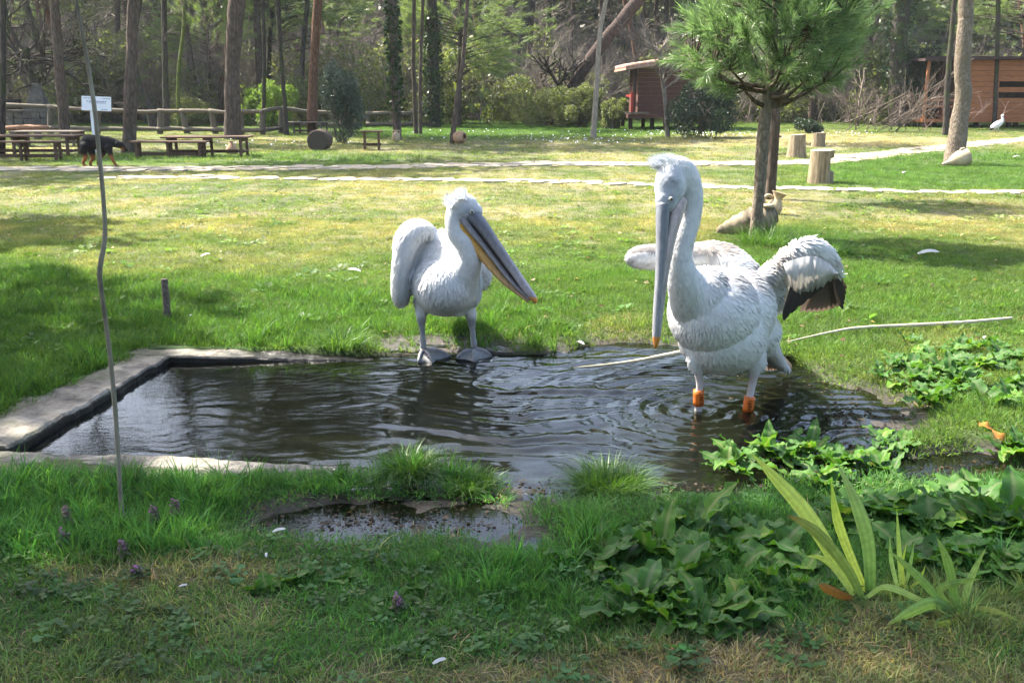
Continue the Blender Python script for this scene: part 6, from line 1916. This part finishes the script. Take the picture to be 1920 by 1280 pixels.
    for i in range(9):        # outer brown fan, behind
        s_ = i / 8
        Lf.append(((1548 + 20 * s_, 520 - 6 * s_, .2 - .02 * s_), (1505 + 66 * s_, 586 - 2 * s_ - 14 * s_ ** 3, .26 - .05 * s_), 17, DK2 * (1.2 - .3 * s_), (BR * (1 - s_) + BR2 * s_) * (1 if s_ < .7 else .45), .05 + .05 * s_, .05 - .18 * s_))
    for i in range(5):        # leading edge primaries curling round
        s_ = i / 4
        Lf.append(((1568 + 3 * s_, 506 + 3 * s_, .15), (1556 + 18 * s_, 578 - 34 * s_, .17), 11, DK, DK2, .1, -.32))
    fan(Lf)
    Lf = []
    for i in range(8):        # dark inner hand feathers in front
        s_ = i / 7
        Lf.append(((1494 + 60 * s_, 518 + 4 * s_, .11 + .01 * s_), (1473 + 46 * s_, 601 - 46 * s_ - 6 * (i % 2), .105 + .03 * s_), 15, DK * 1.3, DK, .03, .04))
    fan(Lf)
    # pale under wing, one soft sheet of coverts with a ragged edge
    rw = np.random.default_rng(5); K = 44
    tp = crom([(1468, 494), (1496, 484), (1524, 480), (1550, 490), (1572, 512)], K); bt = crom([(1482, 536), (1494, 549), (1520, 547), (1548, 533), (1575, 517)], K)
    bt[:, 1] += (fbm(np.arange(K) * .8, 3.0, 4, 3) - .5) * 13
    VV = []; CC = []
    for i in range(K):
        for j in range(8):
            w_ = j / 7; q = tp[i] * (1 - w_) + bt[i] * w_
            VV.append(B.p(q[0], q[1], .115 - .05 * math.sin(PI * min(1, w_ * .8 + .1)) - .012 * vnoise(i * .7, j * .25, 9)))
            CC.append((np.array((.5, .495, .47)) * (1 - .55 * w_ ** 2) + np.array((.0, .0, .0))) * (.82 + .3 * vnoise(i * 1.3, j * .3, 7)))
    mbu = MB(); mbu.add(np.array(VV), [(i * 8 + j, i * 8 + j + 1, (i + 1) * 8 + j + 1, (i + 1) * 8 + j) for i in range(K - 1) for j in range(7)], np.array(CC)); mbu.obj('under_wing', M_FEATHER, B.th)
    Lf = []
    for i in range(7):        # white inner feathers hanging behind the arm
        s_ = i / 6
        Lf.append(((1432 + 40 * s_, 534 - 18 * s_, .22), (1441 + 44 * s_, 590 - 12 * s_ + 6 * math.sin(3 * s_), .26), 17, WH, WH * .95, .04, .05))
    fan(Lf)
    Lf = []
    for i in range(8):        # tail
        s_ = i / 7
        Lf.append(((1438 + 14 * s_, 668 - 10 * s_, .42), (1440 + 44 * s_, 694 - 2 * s_, .5 + .02 * i), 15, GR * (1 if s_ < .6 else .5), (BR if s_ < .55 else DK2 * 1.3), .02, 0))
    fan(Lf, 'tail_feather')
    return B
M_BAND = simple('orange_plastic', [(.3, (.48, .105, .015)), (.7, (.56, .14, .02))], 8, rough=.35, bump=.05)
pelican_left()
pelican_right()

# ------------------------------------------------ dog and stork
M_DOG = None
t = NT('dog_coat'); c = t.attr('col'); n_ = t.noise(t.coord('Object', (1, 1, .5)), 60, 4, .7)
M_DOG = t.done(t.bsdf(t.mix(1.0, c, t.ramp(n_, [(.3, (.6, .6, .6)), (.7, (1.3, 1.3, 1.3))]), 'MULTIPLY'), .75, .12, t.bump(n_, .4, .006)))
def dog():
    g = G(186, 313); Yd = g[1]; m = MPP(g)
    th = thing('dog', 'black and tan dog walking right on the stone path with lowered head', 'dog', g)
    p = lambda L: np.array([U(a, b, Yd + (c[0] if c else 0)) for a, b, *c in L])
    mb = MB()
    def lf(L, ra, rb=None):
        ra = np.array(ra, float) * m; V, F = loft(p(L), ra, ra if rb is None else np.array(rb, float) * m, 16); mb.add(V, F)
    lf([(159, 267), (168, 266), (180, 267), (193, 269), (204, 270)], [12.5, 14, 13.5, 14.5, 11.5], [10, 11, 11.5, 12, 10])
    lf([(200, 266), (210, 267), (219, 270), (225, 272)], [11.5, 9, 7.5, 6.5], [9, 8, 7, 7])
    lf([(224, 271), (229, 275), (234, 279.5), (238, 282.5)], [7.2, 5.6, 3.6, 2.6], [7, 5, 3.4, 2.6])
    for a, dy in ((221, -.06), (223, .07)):
        lf([(a, 266, dy), (a - 2, 270, dy * 1.4), (a - 2, 276, dy * 1.5)], [2.6, 3.2, 1.4], [1.6, 1.5, 1])
    lf([(160, 272, -.08), (157, 284, -.09), (160, 295, -.09), (156, 305, -.09), (160, 311.5, -.09), (164, 312, -.09)], [10, 6.5, 4, 2.8, 3, 2])
    lf([(167, 274, .08), (172, 286, .09), (174, 297, .09), (169, 306, .09), (172, 313, .09), (177, 313.5, .09)], [10, 6.5, 4, 2.8, 3, 2])
    lf([(203, 276, -.08), (206, 287, -.09), (211, 299, -.09), (216, 308, -.09), (220, 312, -.09)], [8, 5, 3.2, 2.8, 2.6])
    lf([(197, 277, .08), (192, 289, .09), (186, 299, .09), (184, 307, .09), (187, 310, .09)], [8, 5, 3.2, 2.8, 2.6])
    lf([(155, 263), (152, 270), (152, 278), (154, 285)], [4, 3.4, 2.6, 1.6])
    me, V, Nn = fuse(mb, .013, 3)
    px, py = to_px(V)
    C = np.tile((.011, .0105, .011), (len(V), 1))
    C = lerp(C, (.25, .1, .035), sstep(287, 296, py) * ((px < 182) | (px > 203)) )
    C = lerp(C, (.22, .085, .03), np.clip(1.3 - np.hypot((px - 228) / 6, (py - 280) / 4), 0, 1))
    C = lerp(C, (.25, .1, .035), sstep(.0, .05, V[:, 1] - Yd) * sstep(287, 296, py) * .6)
    C[(px > 236) & (py > 278)] = (.01, .01, .01)
    a_ = me.attributes.new('col', 'FLOAT_COLOR', 'POINT'); a_.data.foreach_set('color', np.hstack([C, np.ones((len(V), 1))]).astype(np.float32).ravel())
    me.name = 'body'; me.materials.append(M_DOG); me.polygons.foreach_set('use_smooth', np.ones(len(me.polygons), bool)); link('body', me, th)
    for dy in (-.062, .062):
        V, F = ellip(U(227.5, 271.5, Yd + dy), (.011, .011, .011), n=10); MB().add(V, F).obj('eye', M_PUPIL, th)
dog()
def stork():
    g = G(1868, 249); Yd = g[1] + .0; m = MPP(g)
    th = thing('stork', 'white stork with black wing tips standing in the shade near the timber cabin', 'stork', g)
    p = lambda L: np.array([U(a, b, Yd) for a, b in L]); mb = MB()
    def lf(L, ra, k=1.0):
        V, F = loft(p(L), np.array(ra, float) * m, np.array(ra, float) * m * k, 14); mb.add(V, F)
    lf([(1857, 243), (1863, 238), (1871, 233), (1877, 229)], [2.5, 5.2, 6.2, 4.6], 1.1)
    lf([(1875, 231), (1880, 227), (1880, 221), (1879, 217.5), (1881, 216)], [4.6, 2.9, 2.1, 2.2, 2.3])
    lf([(1867, 239), (1867, 244), (1867, 251)], [2, .8, .8]); lf([(1872, 238), (1872, 244), (1873, 251)], [2, .8, .8])
    me, V, Nn = fuse(mb, .016, 3)
    px, py = to_px(V); C = np.tile((.72, .72, .71), (len(V), 1))
    C = lerp(C, (.02, .02, .022), sstep(0, 2.5, (py - 239.5) - (px - 1862) * .55) * (px < 1869))
    C[(py > 244.5) & (px > 1864)] = (.4, .1, .06)
    a_ = me.attributes.new('col', 'FLOAT_COLOR', 'POINT'); a_.data.foreach_set('color', np.hstack([C, np.ones((len(V), 1))]).astype(np.float32).ravel())
    me.name = 'body'; me.materials.append(M_PLUME); me.polygons.foreach_set('use_smooth', np.ones(len(me.polygons), bool)); link('body', me, th)
    V, F = loft(p([(1882, 216.5), (1885, 219), (1888.5, 222)]), np.array([1.3, 1, .4]) * m, np.array([1.3, 1, .4]) * m, 8)
    MB().add(V, F).obj('beak', M_REDPAINT, th)
stork()
# ------------------------------------------------------------------ leafy plants round the pond
def plantmat(name, transl, rough, tcol=(1.25, 1.35, .5)):
    def fn(t):
        c = t.attr('col'); oi = t.n('ShaderNodeObjectInfo')
        v = t.ramp(oi.outputs['Random'], [(0, (.62, .68, .62)), (.55, (1, 1, 1)), (.9, (1.35, 1.2, .9)), (1, (1.7, 1.35, .6))])
        n = t.noise(t.coord('Object'), 60, 4, .6)
        c = t.mix(1.0, c, v, 'MULTIPLY')
        return t.mix(1.0, c, t.ramp(n, [(.3, (.8, .8, .8)), (.7, (1.15, 1.15, 1.15))]), 'MULTIPLY')
    return leafmat(name, fn, transl, rough, .22, tcol, bump=lambda t: t.bump(t.noise(t.coord('Object'), 75, 3, .6), .35, .004))
M_DOCK = plantmat('dock_leaf', .36, .5)
M_IRIS = plantmat('iris_leaf', .4, .45, (1.2, 1.25, .55))

def dock_leaf(seed, rise, arch, wid, lobed=False):
    """one broad wavy leaf on a stalk, 1 m long, base at the origin, growing out along +X"""
    r = np.random.default_rng(seed); n, k = 13, 7
    V = []; C = []
    ph = r.uniform(0, 6); px_ = 0.0; pz = 0.0; ang = rise
    st = .22
    for i in range(n):
        t_ = i / (n - 1)
        if i: px_ += math.cos(ang) / (n - 1); pz += math.sin(ang) / (n - 1); ang -= arch / (n - 1)
        b = max(0, (t_ - st) / (1 - st))
        w = wid * 1.2 * (math.sin(PI * min(1, b ** .66)) ** .58 if b > 0 else 0) * (1 - .25 * b) + .012 * (1 - b)
        if lobed and b > 0: w = w * (1.12 + .55 * math.cos(b * 2 * PI * 3.0 + 2.6)) * 1.15 + .01
        for j in range(k):
            q = j / (k - 1) * 2 - 1
            wav = (.05 * math.sin(t_ * 17 + ph + (q > 0) * 1.7) + .028 * math.sin(t_ * 31 + ph * 2)) * abs(q) ** 1.5 * (b > 0.02)
            up = .22 * abs(q) * w + wav
            V.append((px_ - math.sin(ang) * up, q * w, pz + math.cos(ang) * up))
            vein = abs(q) < .1
            col = np.array((.062, .155, .028)) * (1 - .25 * (1 - abs(q)) * (b > 0)) * (1 + .18 * (i % 2)) if not vein else np.array((.14, .19, .08))
            if b <= 0: col = np.array((.16, .14, .06))
            C.append(col)
    F = [(i * k + j, (i + 1) * k + j, (i + 1) * k + j + 1, i * k + j + 1) for i in range(n - 1) for j in range(k - 1)]
    mb = MB(); mb.add(np.array(V), F, np.array(C)); return mb.mesh('leaf', M_DOCK)
DOCKS = [dock_leaf(s, rise, arch, w) for s, (rise, arch, w) in enumerate(((1.25, .9, .15), (1.0, 1.1, .17), (.75, 1.0, .19), (.5, .9, .2), (.28, .6, .2), (1.1, 1.7, .16), (.7, 1.5, .18), (.4, .2, .22)))]
LOBED = [dock_leaf(20 + s, rise, arch, w, True) for s, (rise, arch, w) in enumerate(((1.1, .9, .26), (.85, 1.1, .3), (.6, .9, .32), (.4, .7, .3)))]

def leafy(px, py, n0, size0, label, name='dock_plant', cat='plant', group='broad leaved weeds round the pond', pool=None, up=0.0, seed=0, special=None):
    n = int(n0 * 2.3) if size0 > .1 else n0; size = size0 * .86
    f0 = G(px, py); f0[2] = max(float(height(f0[0], f0[1])), WATER_Z - .01) - .005
    th = thing(name, label, cat, f0, group)
    rg = random.Random(px * 7 + py + seed); pool = pool or DOCKS
    for i in range(n):
        o = bpy.data.objects.new('leaf', pool[rg.randrange(len(pool))]); COL.objects.link(o); o.parent = th
        a = i * 2.4 + rg.uniform(-.5, .5)
        rd = size * rg.uniform(.05, .62) if size0 > .1 else .02; o.location = (rd * math.cos(a * 1.7), rd * math.sin(a * 1.7), 0)
        o.rotation_euler = (rg.uniform(-.25, .25), rg.uniform(-.25, .12) - up, a)
        s = size * rg.uniform(.45, 1.2); o.scale = (s, s * rg.uniform(.85, 1.15), s)
    if special: special(th)
    return th
A = 'dark dock plant with wavy leaves '
for px_, py_, n_, s_, lab in (
    (1325, 1020, 13, .235, A + 'and tall upright leaves, left of the iris'), (1236, 1040, 11, .2, A + 'between the puddle and the tallest dock'),
    (1130, 1062, 10, .17, A + 'farthest left, next to the long grass'), (1425, 1030, 12, .22, A + 'close to the left side of the big iris fan'),
    (1290, 1112, 13, .2, A + 'in the middle of the foreground clump'), (1205, 1135, 11, .19, A + 'at the left end of the nearest clump'),
    (1345, 1165, 12, .19, A + 'nearest the bottom edge of the photo'), (1475, 1085, 11, .2, A + 'touching the brown leaf at the iris foot'),
    (1400, 1108, 10, .19, A + 'between the nearest dock and the iris'), (1265, 1165, 9, .16, A + 'low on the dry grass by the bottom edge'),
    (1375, 862, 11, .19, A + 'standing in the pond edge at its left end'), (1440, 848, 11, .19, A + 'just behind the tip of the tallest iris leaf'),
    (1505, 842, 11, .18, A + 'in the muddy water behind the iris'), (1570, 862, 10, .18, A + 'half sunlit between two muddy pools'),
    (1640, 868, 10, .18, A + 'half sunlit beside the right muddy pool'), (1672, 830, 9, .16, A + 'at the edge of the dark mud, partly in sun'),
    (1545, 905, 9, .17, A + 'directly behind the second iris leaf')):
    leafy(px_, py_, n_, s_, lab)
A = 'sunlit bright green dock plant '
for px_, py_, n_, s_, lab in (
    (1692, 690, 9, .17, A + 'at the left end of the bright patch'), (1762, 705, 11, .2, A + 'with the largest curled leaf, middle of the bright patch'),
    (1832, 690, 10, .19, A + 'right of the largest curled leaf'), (1896, 680, 9, .18, A + 'cut by the right edge of the photo'),
    (1748, 752, 10, .18, A + 'lowest in the bright patch above the mud'), (1705, 650, 7, .14, A + 'farthest back, just under the pale pole'),
    (1812, 655, 8, .15, A + 'behind the bright patch near the pale pole end'), (1900, 735, 8, .17, A + 'near the right edge above the shallow water'),
    (1655, 705, 7, .13, A + 'small, nearest the pelican tail'), (1720, 720, 9, .17, A + 'just left of the lowest bright plant'), (1800, 725, 10, .18, A + 'just right of the lowest bright plant'), (1860, 760, 9, .17, A + 'low, above the orange withered leaf'), (1730, 672, 8, .15, A + 'pale, left of the largest curled leaf'), (1868, 655, 8, .15, A + 'behind the plants at the right edge'), (1785, 665, 8, .16, A + 'small, between the two back plants')):
    leafy(px_, py_, n_, s_, lab)
A = 'lobed leaved green weed '
for px_, py_, n_, s_, lab in (
    (1580, 985, 11, .15, A + 'right behind the pair of tall iris leaves'), (1655, 960, 12, .16, A + 'between the mud and the small iris fan'),
    (1722, 985, 13, .17, A + 'with the tallest lobed leaves'), (1786, 960, 12, .16, A + 'beside the shallow pool at right'),
    (1835, 1000, 12, .16, A + 'behind the right iris fan'), (1895, 985, 10, .16, A + 'cut off by the right edge'),
    (1702, 1050, 11, .15, A + 'directly behind the small iris fan'), (1790, 1058, 11, .15, A + 'touching the right iris fan'), (1885, 1068, 10, .15, A + 'low down near the right edge')):
    leafy(px_, py_, n_, s_, lab, 'lobed_weed', pool=LOBED)
leafy(1866, 985, 6, .24, 'tall dark dock leaves standing upright at the right edge', up=.25)
leafy(1912, 1010, 6, .24, 'big round dock leaves overlapping the right edge of the photo')
mbx = dock_leaf(3, .9, .5, .15)
def orange_leaf(th):
    me = mbx.copy(); m2 = simple('autumn_leaf', [(.3, (.3, .12, .02)), (.7, (.42, .2, .04))], 12); me.materials.clear(); me.materials.append(m2)
    o = bpy.data.objects.new('leaf', me); COL.objects.link(o); o.parent = th; o['label'] = 'orange withered leaf'
    o.rotation_euler = (0, 0, 2.5); o.scale = (.2, .2, .2)
leafy(1900, 838, 8, .2, 'dock plant with one orange withered leaf by the shallow water', special=orange_leaf)
for px_, py_, lab in ((560, 1092, 'low patch of parsley like leaves in the middle foreground'), (640, 1085, 'low lobed plant right of the leafy patch centre'), (760, 1112, 'low lobed plant beside the single purple flower'), (490, 1108, 'low lobed plant left of the leafy patch centre')):
    leafy(px_, py_, 16, .075, lab, 'lobed_weed', pool=LOBED)

# ------------------------------------------------------------------ iris with sword leaves
def sword(th, base, L, w, c0, c1, tip=None, lab=None, twist=0.0):
    P = np.array([U(a, b, base[1] + (d[0] if d else 0)) for a, b, *d in L]); P[0][2] = max(P[0][2], -.02)
    P[:, 2] = np.maximum(P[:, 2], float(height(base[0], base[1])) + .012)
    Q = crom(P, 22); T = np.gradient(Q, axis=0); T /= np.linalg.norm(T, axis=1)[:, None]
    m = MPP(base) * .64; V = []; C = []
    for i in range(22):
        t_ = i / 21; ww = w * m * .5 * (.6 + .55 * math.sin(PI * min(1, t_ * .7 + .1))) * max(.02, 1 - max(0, (t_ - .45) / .55) ** 1.7)
        a = twist + .5 * t_
        sd = np.cross(T[i], (math.sin(a) * .5, -1, .15)); sd /= np.linalg.norm(sd); nn = np.cross(sd, T[i])
        for q, h_ in ((-1, 0), (-.6, .12), (-.2, .17), (.2, .2), (.6, .12), (1, 0)):
            V.append(Q[i] + sd * ww * q + nn * ww * h_)
            cc = np.asarray(c0) * (1 - t_) + np.asarray(c1) * t_
            if tip is not None and t_ > .7: cc = cc * (1 - (t_ - .7) / .3) + np.asarray(tip) * (t_ - .7) / .3
            C.append(cc * (.86 + .28 * (int(round(q * 5 + 5)) % 4 == 0)))
    F = [(i * 6 + j, i * 6 + j + 1, (i + 1) * 6 + j + 1, (i + 1) * 6 + j) for i in range(21) for j in range(5)]
    mb = MB(); mb.add(np.array(V), F, np.array(C)); o = mb.obj('leaf', M_IRIS, th)
    if lab: o['label'] = lab
    return o
YG, MG, PG = (.27, .38, .11), (.19, .33, .1), (.34, .46, .2)
g = G(1612, 1122); th = thing('iris_plant', 'yellow green iris with the tallest leaning sword leaves in the right foreground', 'iris', g, 'irises in the right foreground')
sword(th, g, [(1612, 1122), (1572, 1058, .0), (1512, 962, -.02), (1450, 892, -.03), (1408, 848, -.04)], 40, PG, YG, lab='broadest leaf leaning far to the left')
sword(th, g, [(1616, 1120, -.02), (1590, 1068, -.03), (1540, 1006, -.04), (1500, 976, -.05), (1474, 966, -.05)], 28, YG, (.3, .3, .085), (.2, .09, .035), 'yellowing leaf with brown withered tip')
sword(th, g, [(1622, 1116, .03), (1582, 1010, .04), (1566, 955, .04), (1558, 893, .05)], 26, PG, MG)
sword(th, g, [(1632, 1112, .02), (1628, 1020, .03), (1604, 940, .03), (1568, 864, .04)], 38, MG, PG)
sword(th, g, [(1604, 1122, -.02), (1562, 1062, -.03), (1536, 1044, -.05), (1510, 1042, -.06)], 15, PG, YG)
sword(th, g, [(1600, 1124, -.03), (1570, 1112, -.05), (1545, 1100, -.06), (1534, 1094, -.06)], 24, (.2, .09, .03), (.26, .13, .04), lab='brown dead leaf at the foot')
sword(th, g, [(1622, 1122, -.03), (1660, 1100, -.06), (1720, 1122, -.1), (1790, 1158, -.16)], 17, PG, YG)
sword(th, g, [(1612, 1128, -.03), (1660, 1136, -.05), (1720, 1128, -.06), (1770, 1112, -.05)], 16, YG, PG)
sword(th, g, [(1606, 1130, -.04), (1640, 1150, -.07), (1700, 1150, -.1), (1740, 1140, -.1)], 12, MG, YG)
g = G(1692, 1108); th = thing('iris_plant', 'small upright iris fan between the two larger iris plants', 'iris', g, 'irises in the right foreground')
for L, w in (([(1690, 1108), (1686, 1030), (1681, 946)], 13), ([(1696, 1108, .01), (1706, 1062, .01), (1716, 1008, .02)], 11), ([(1685, 1108, -.01), (1672, 1054, -.01), (1668, 1002, -.02)], 12), ([(1702, 1108, .0), (1724, 1086, .0), (1736, 1058, .0)], 11), ([(1698, 1108, -.02), (1692, 1060, -.02), (1700, 1018, -.03)], 10)):
    sword(th, g, L, w, PG, MG)
g = G(1796, 1152); th = thing('iris_plant', 'sprawling iris with bent and fallen leaves near the right edge', 'iris', g, 'irises in the right foreground')
for L, w, c in (([(1792, 1150), (1784, 1080), (1772, 1040), (1756, 1006)], 26, MG), ([(1802, 1150, .01), (1822, 1080, .02), (1850, 1024, .03)], 21, PG), ([(1790, 1152, -.02), (1750, 1130, -.04), (1700, 1150, -.07), (1664, 1172, -.09)], 34, MG),
                ([(1796, 1150, -.02), (1760, 1108, -.02), (1800, 1090, -.01), (1842, 1084, .0)], 20, YG), ([(1788, 1154, -.04), (1762, 1165, -.06), (1752, 1190, -.08), (1748, 1214, -.09)], 22, MG), ([(1802, 1154, -.02), (1850, 1156, -.05), (1890, 1186, -.09), (1925, 1230, -.12)], 12, PG),
                ([(1786, 1156, -.03), (1810, 1172, -.05), (1770, 1184, -.07), (1745, 1178, -.07)], 26, PG), ([(1804, 1152, -.02), (1840, 1140, -.03), (1880, 1150, -.05), (1918, 1168, -.07)], 14, (.34, .3, .13)), ([(1780, 1152, -.03), (1740, 1100, -.03), (1700, 1060, -.02), (1664, 1030, -.02)], 20, MG)):
    sword(th, g, L, w, c, YG)

# ------------------------------------------------------------------ tufts standing apart
def tuft(label, px, py, rpx, hpx, n, seed):
    g = G(px, py); g[2] = max(float(height(g[0], g[1])), WATER_Z - .01); m = MPP(g)
    V, F, _ = blades(n, rpx * m * .72, hpx * m * .35, hpx * m * 1.15, .0055, 1.1, 4, seed)
    th = thing('grass_tuft', label, 'grass tuft', g, 'tufts of grass beside the pond')
    r = np.random.default_rng(seed)
    me = mesh_np('blades', V, F, [M_TUFT], smooth=True)
    link('blades', me, th, True)['kind'] = 'stuff'
M_TUFT = foliage('tuft_blades', (.04, .1, .015), (.1, .2, .035), .42, .42, .4, (1.3, 1.3, .6))
tuft('round bright green grass tuft standing in mud at the near pond edge', 1143, 905, 78, 62, 1500, 1)
tuft('grass tuft on the near rim under the left pelican, taller one', 768, 892, 58, 52, 750, 2)
tuft('low grass tuft on the near rim right of the taller one', 880, 902, 62, 40, 700, 3)
tuft('grass tuft at the left end of the back rim near the stake', 640, 648, 60, 40, 420, 4)
tuft('tall seeding grass tuft at the foot of the pale pine trunk', 1440, 458, 70, 44, 700, 5)
tuft('tall grass tuft between the pine trunk and the raised wing', 1545, 478, 60, 40, 520, 6)

# ------------------------------------------------------------------ purple dead nettles
M_PURPLE = foliage('purple_petals', (.25, .07, .26), (.42, .18, .42), .3)
M_NETTLE = foliage('nettle_leaves', (.06, .06, .045), (.1, .13, .05), .35)
def nettle(px, py, hpx, label, seed):
    g = G(px, py + hpx); m = MPP(g); h = hpx * m * .92; r = random.Random(seed); g[2] = float(height(g[0], g[1]))
    th = thing('dead_nettle', label, 'wildflower', g, 'purple dead nettles in the grass')
    MB().tube(crom([(0, 0, 0), (.01, .0, h * .5), (r.uniform(-.01, .02), 0, h)], 7), .0022, 5).obj('stem', M_NETTLE, th, local=True)
    for lv in range(4):
        z = h * (.45 + .17 * lv); s = .03 - .004 * lv
        for k in range(4):
            a = k * PI / 2 + lv * .8; V = np.array([(0, 0, 0), (s * .5, s * .42, .004), (s, 0, -.008), (s * .5, -s * .42, .004)])
            c, s_ = math.cos(a), math.sin(a); V = np.stack([V[:, 0] * c - V[:, 1] * s_, V[:, 0] * s_ + V[:, 1] * c, V[:, 2] + z], -1)
            MB().add(V, [(0, 1, 2, 3)]).obj('leaf', M_NETTLE, th, local=True)
    V, F = leaf_cloud([((0, 0, h * .86), (.013, .013, .009)), ((0, 0, h * 1.0), (.01, .01, .008))], 34, .01, seed, .6, .8)
    MB().addnp(V, F).obj('blossom', M_PURPLE, th, local=True)
for i, (a, b, h_, lab) in enumerate(((126, 944, 50, 'purple dead nettle farthest left beside the near rim'), (121, 988, 46, 'purple dead nettle just below the leftmost one'), (233, 1002, 50, 'purple dead nettle at the foot of the crooked sapling'), (291, 940, 50, 'purple dead nettle right of the sapling in long grass'), (330, 932, 48, 'purple dead nettle farthest from the sapling to its right'), (747, 1114, 40, 'single purple dead nettle in the middle of the foreground'), (257, 1060, 30, 'small purple dead nettle above the dry patch'))):
    nettle(a, b, h_, lab, i)

# ------------------------------------------------------------------ feathers and litter lying about
def lying_feather(px, py, lpx, ang, label, col=(.62, .62, .6), name='fallen_feather', cat='feather', w=.28):
    g = G(px, py); g[2] = float(height(g[0], g[1])) + .03; m = MPP(g); L_ = lpx * m * .62
    d = np.array([math.cos(ang), math.sin(ang), .12]) * L_ / 2
    mb = MB(); feather(mb, g - d, g + d, (0, -.35, 1), L_ * w, col, np.array(col) * .92, .12)
    o = mb.mesh('fallen_feather', M_FEATHER); o.transform(Matrix.Translation(-Vector(g)))
    ob = link(name, o); ob.location = tuple(g); tag(ob, label, cat, 'shed feathers and litter on the grass')
for a in ((524, 1006, 40, .3, 'curled white feather in the wet grass by the puddle'), (824, 1257, 44, .5, 'white feather at the bottom edge in dry grass'), (386, 482, 34, .9, 'white feather upright on the lawn behind the pond'), (357, 599, 26, .1, 'white scrap in long grass beside the wooden stake'), (126, 522, 24, 2.5, 'white feather in the shaded grass at far left'), (1088, 640, 34, 2.3, 'pale chip on the grass behind the pond'), (665, 514, 40, 2.9, 'thin pale stick lying on the lawn left of the pelican'), (1740, 481, 62, -.12, 'long white feather lying on the lawn at right'), (500, 1052, 26, 1.8, 'small pale leaf in the grass under the puddle'), (900, 1105, 22, .4, 'tiny pale feather right of the purple flower'), (345, 1116, 26, .2, 'pale pink petal on the dry patch'), (1845, 640, 20, .8, 'white fluff among the bright dock leaves'), (1905, 296, 22, 0.0, 'white paper scrap on the green slope at far right'), (1695, 326, 20, .6, 'white scrap on the green slope near the jar'), (1550, 742, 30, 2.6, 'pale dead leaf floating on the mud')):
    lying_feather(*a[:4], a[4])

def daisies():
    r = np.random.default_rng(7); P = []
    for (cx, cy, sx, sy, n) in ((1320, 252, 130, 7, 130), (1080, 262, 120, 8, 60), (900, 255, 120, 10, 30), (520, 272, 120, 8, 26), (1600, 252, 70, 5, 25)):
        for i in range(n): P.append(G(r.normal(cx, sx * .6), max(242, r.normal(cy, sy * .6))))
    V = []; F = []
    for p in P:
        s = r.uniform(.012, .026) * (1 if p[1] > 15 else .55); z = float(height(p[0], p[1])) + r.uniform(.03, .06); b = len(V)
        tl = r.uniform(-.5, .1)
        V += [(p[0] + s * math.cos(a), p[1] + s * math.sin(a) * .8, z + s * math.sin(a) * .7) for a in np.linspace(0, 2 * PI, 7)[:-1]] + [(p[0], p[1], z + s * .1)]
        F += [(b + i, b + (i + 1) % 6, b + 6) for i in range(6)]
    o = link('daisies', mesh_np('daisies', V, np.array(F), [M_WHITE])); tag(o, 'tiny white daisies dotted over the lawn', kind='stuff')
daisies()

# dead brown leaves and bits caught in the mud
def debris():
    r = np.random.default_rng(17)
    pts = []
    for (cx, cy, rx, ry, n) in ((1600, 770, 110, 45, 260), (1180, 898, 260, 22, 420), (720, 965, 260, 36, 300), (1500, 850, 180, 40, 260), (1830, 870, 130, 30, 140), (840, 640, 130, 16, 90), (1500, 700, 150, 20, 90)):
        for i in range(n): pts.append(G(r.normal(cx, rx * .55), r.normal(cy, ry * .55)))
    P = np.array(pts); x, y = P[:, 0], P[:, 1]
    k = ~in_quad(x, y, POND, -.02) | (x > 1.0)
    P = P[k]; m = len(P)
    z = np.maximum(height(P[:, 0], P[:, 1]), WATER_Z) + .004
    protos = [leaflets(1, .01, .01, 1.0, 31), blades(3, .5, .5, 1.2, .05, .3, 3, 32, True), leaflets(2, .8, .05, .8, 33), blades(2, .4, .8, 1.5, .06, .2, 3, 34, True)]
    tint = np.array((.045, .033, .02)) * r.uniform(.25, 2.2, (m, 1))
    scatter_obj('mud_debris', protos, np.stack([P[:, 0], P[:, 1], z], -1), r.integers(0, 4, m), turn(m, .2), r.uniform(.01, .034, m), np.clip(tint, .01, .5), [M_GRASS], 'dead leaves and stalks caught in the mud')
debris()
# ------------------------------------------------------------------ the hazy air of the clearing
t = NT('hazy_air')
pv_ = t.n('ShaderNodeVolumePrincipled')
pv_.inputs['Color'].default_value = (.86, .92, 1.0, 1)
pv_.inputs['Density'].default_value = .00028
pv_.inputs['Anisotropy'].default_value = .3
t.l(pv_.outputs[0], t.out.inputs['Volume'])
hz = MB().box((0, 150, 21), (540, 560, 46)).obj('haze', t.m, smooth=False)
tag(hz, 'pale haze hanging in the air of the woodland', kind='stuff')
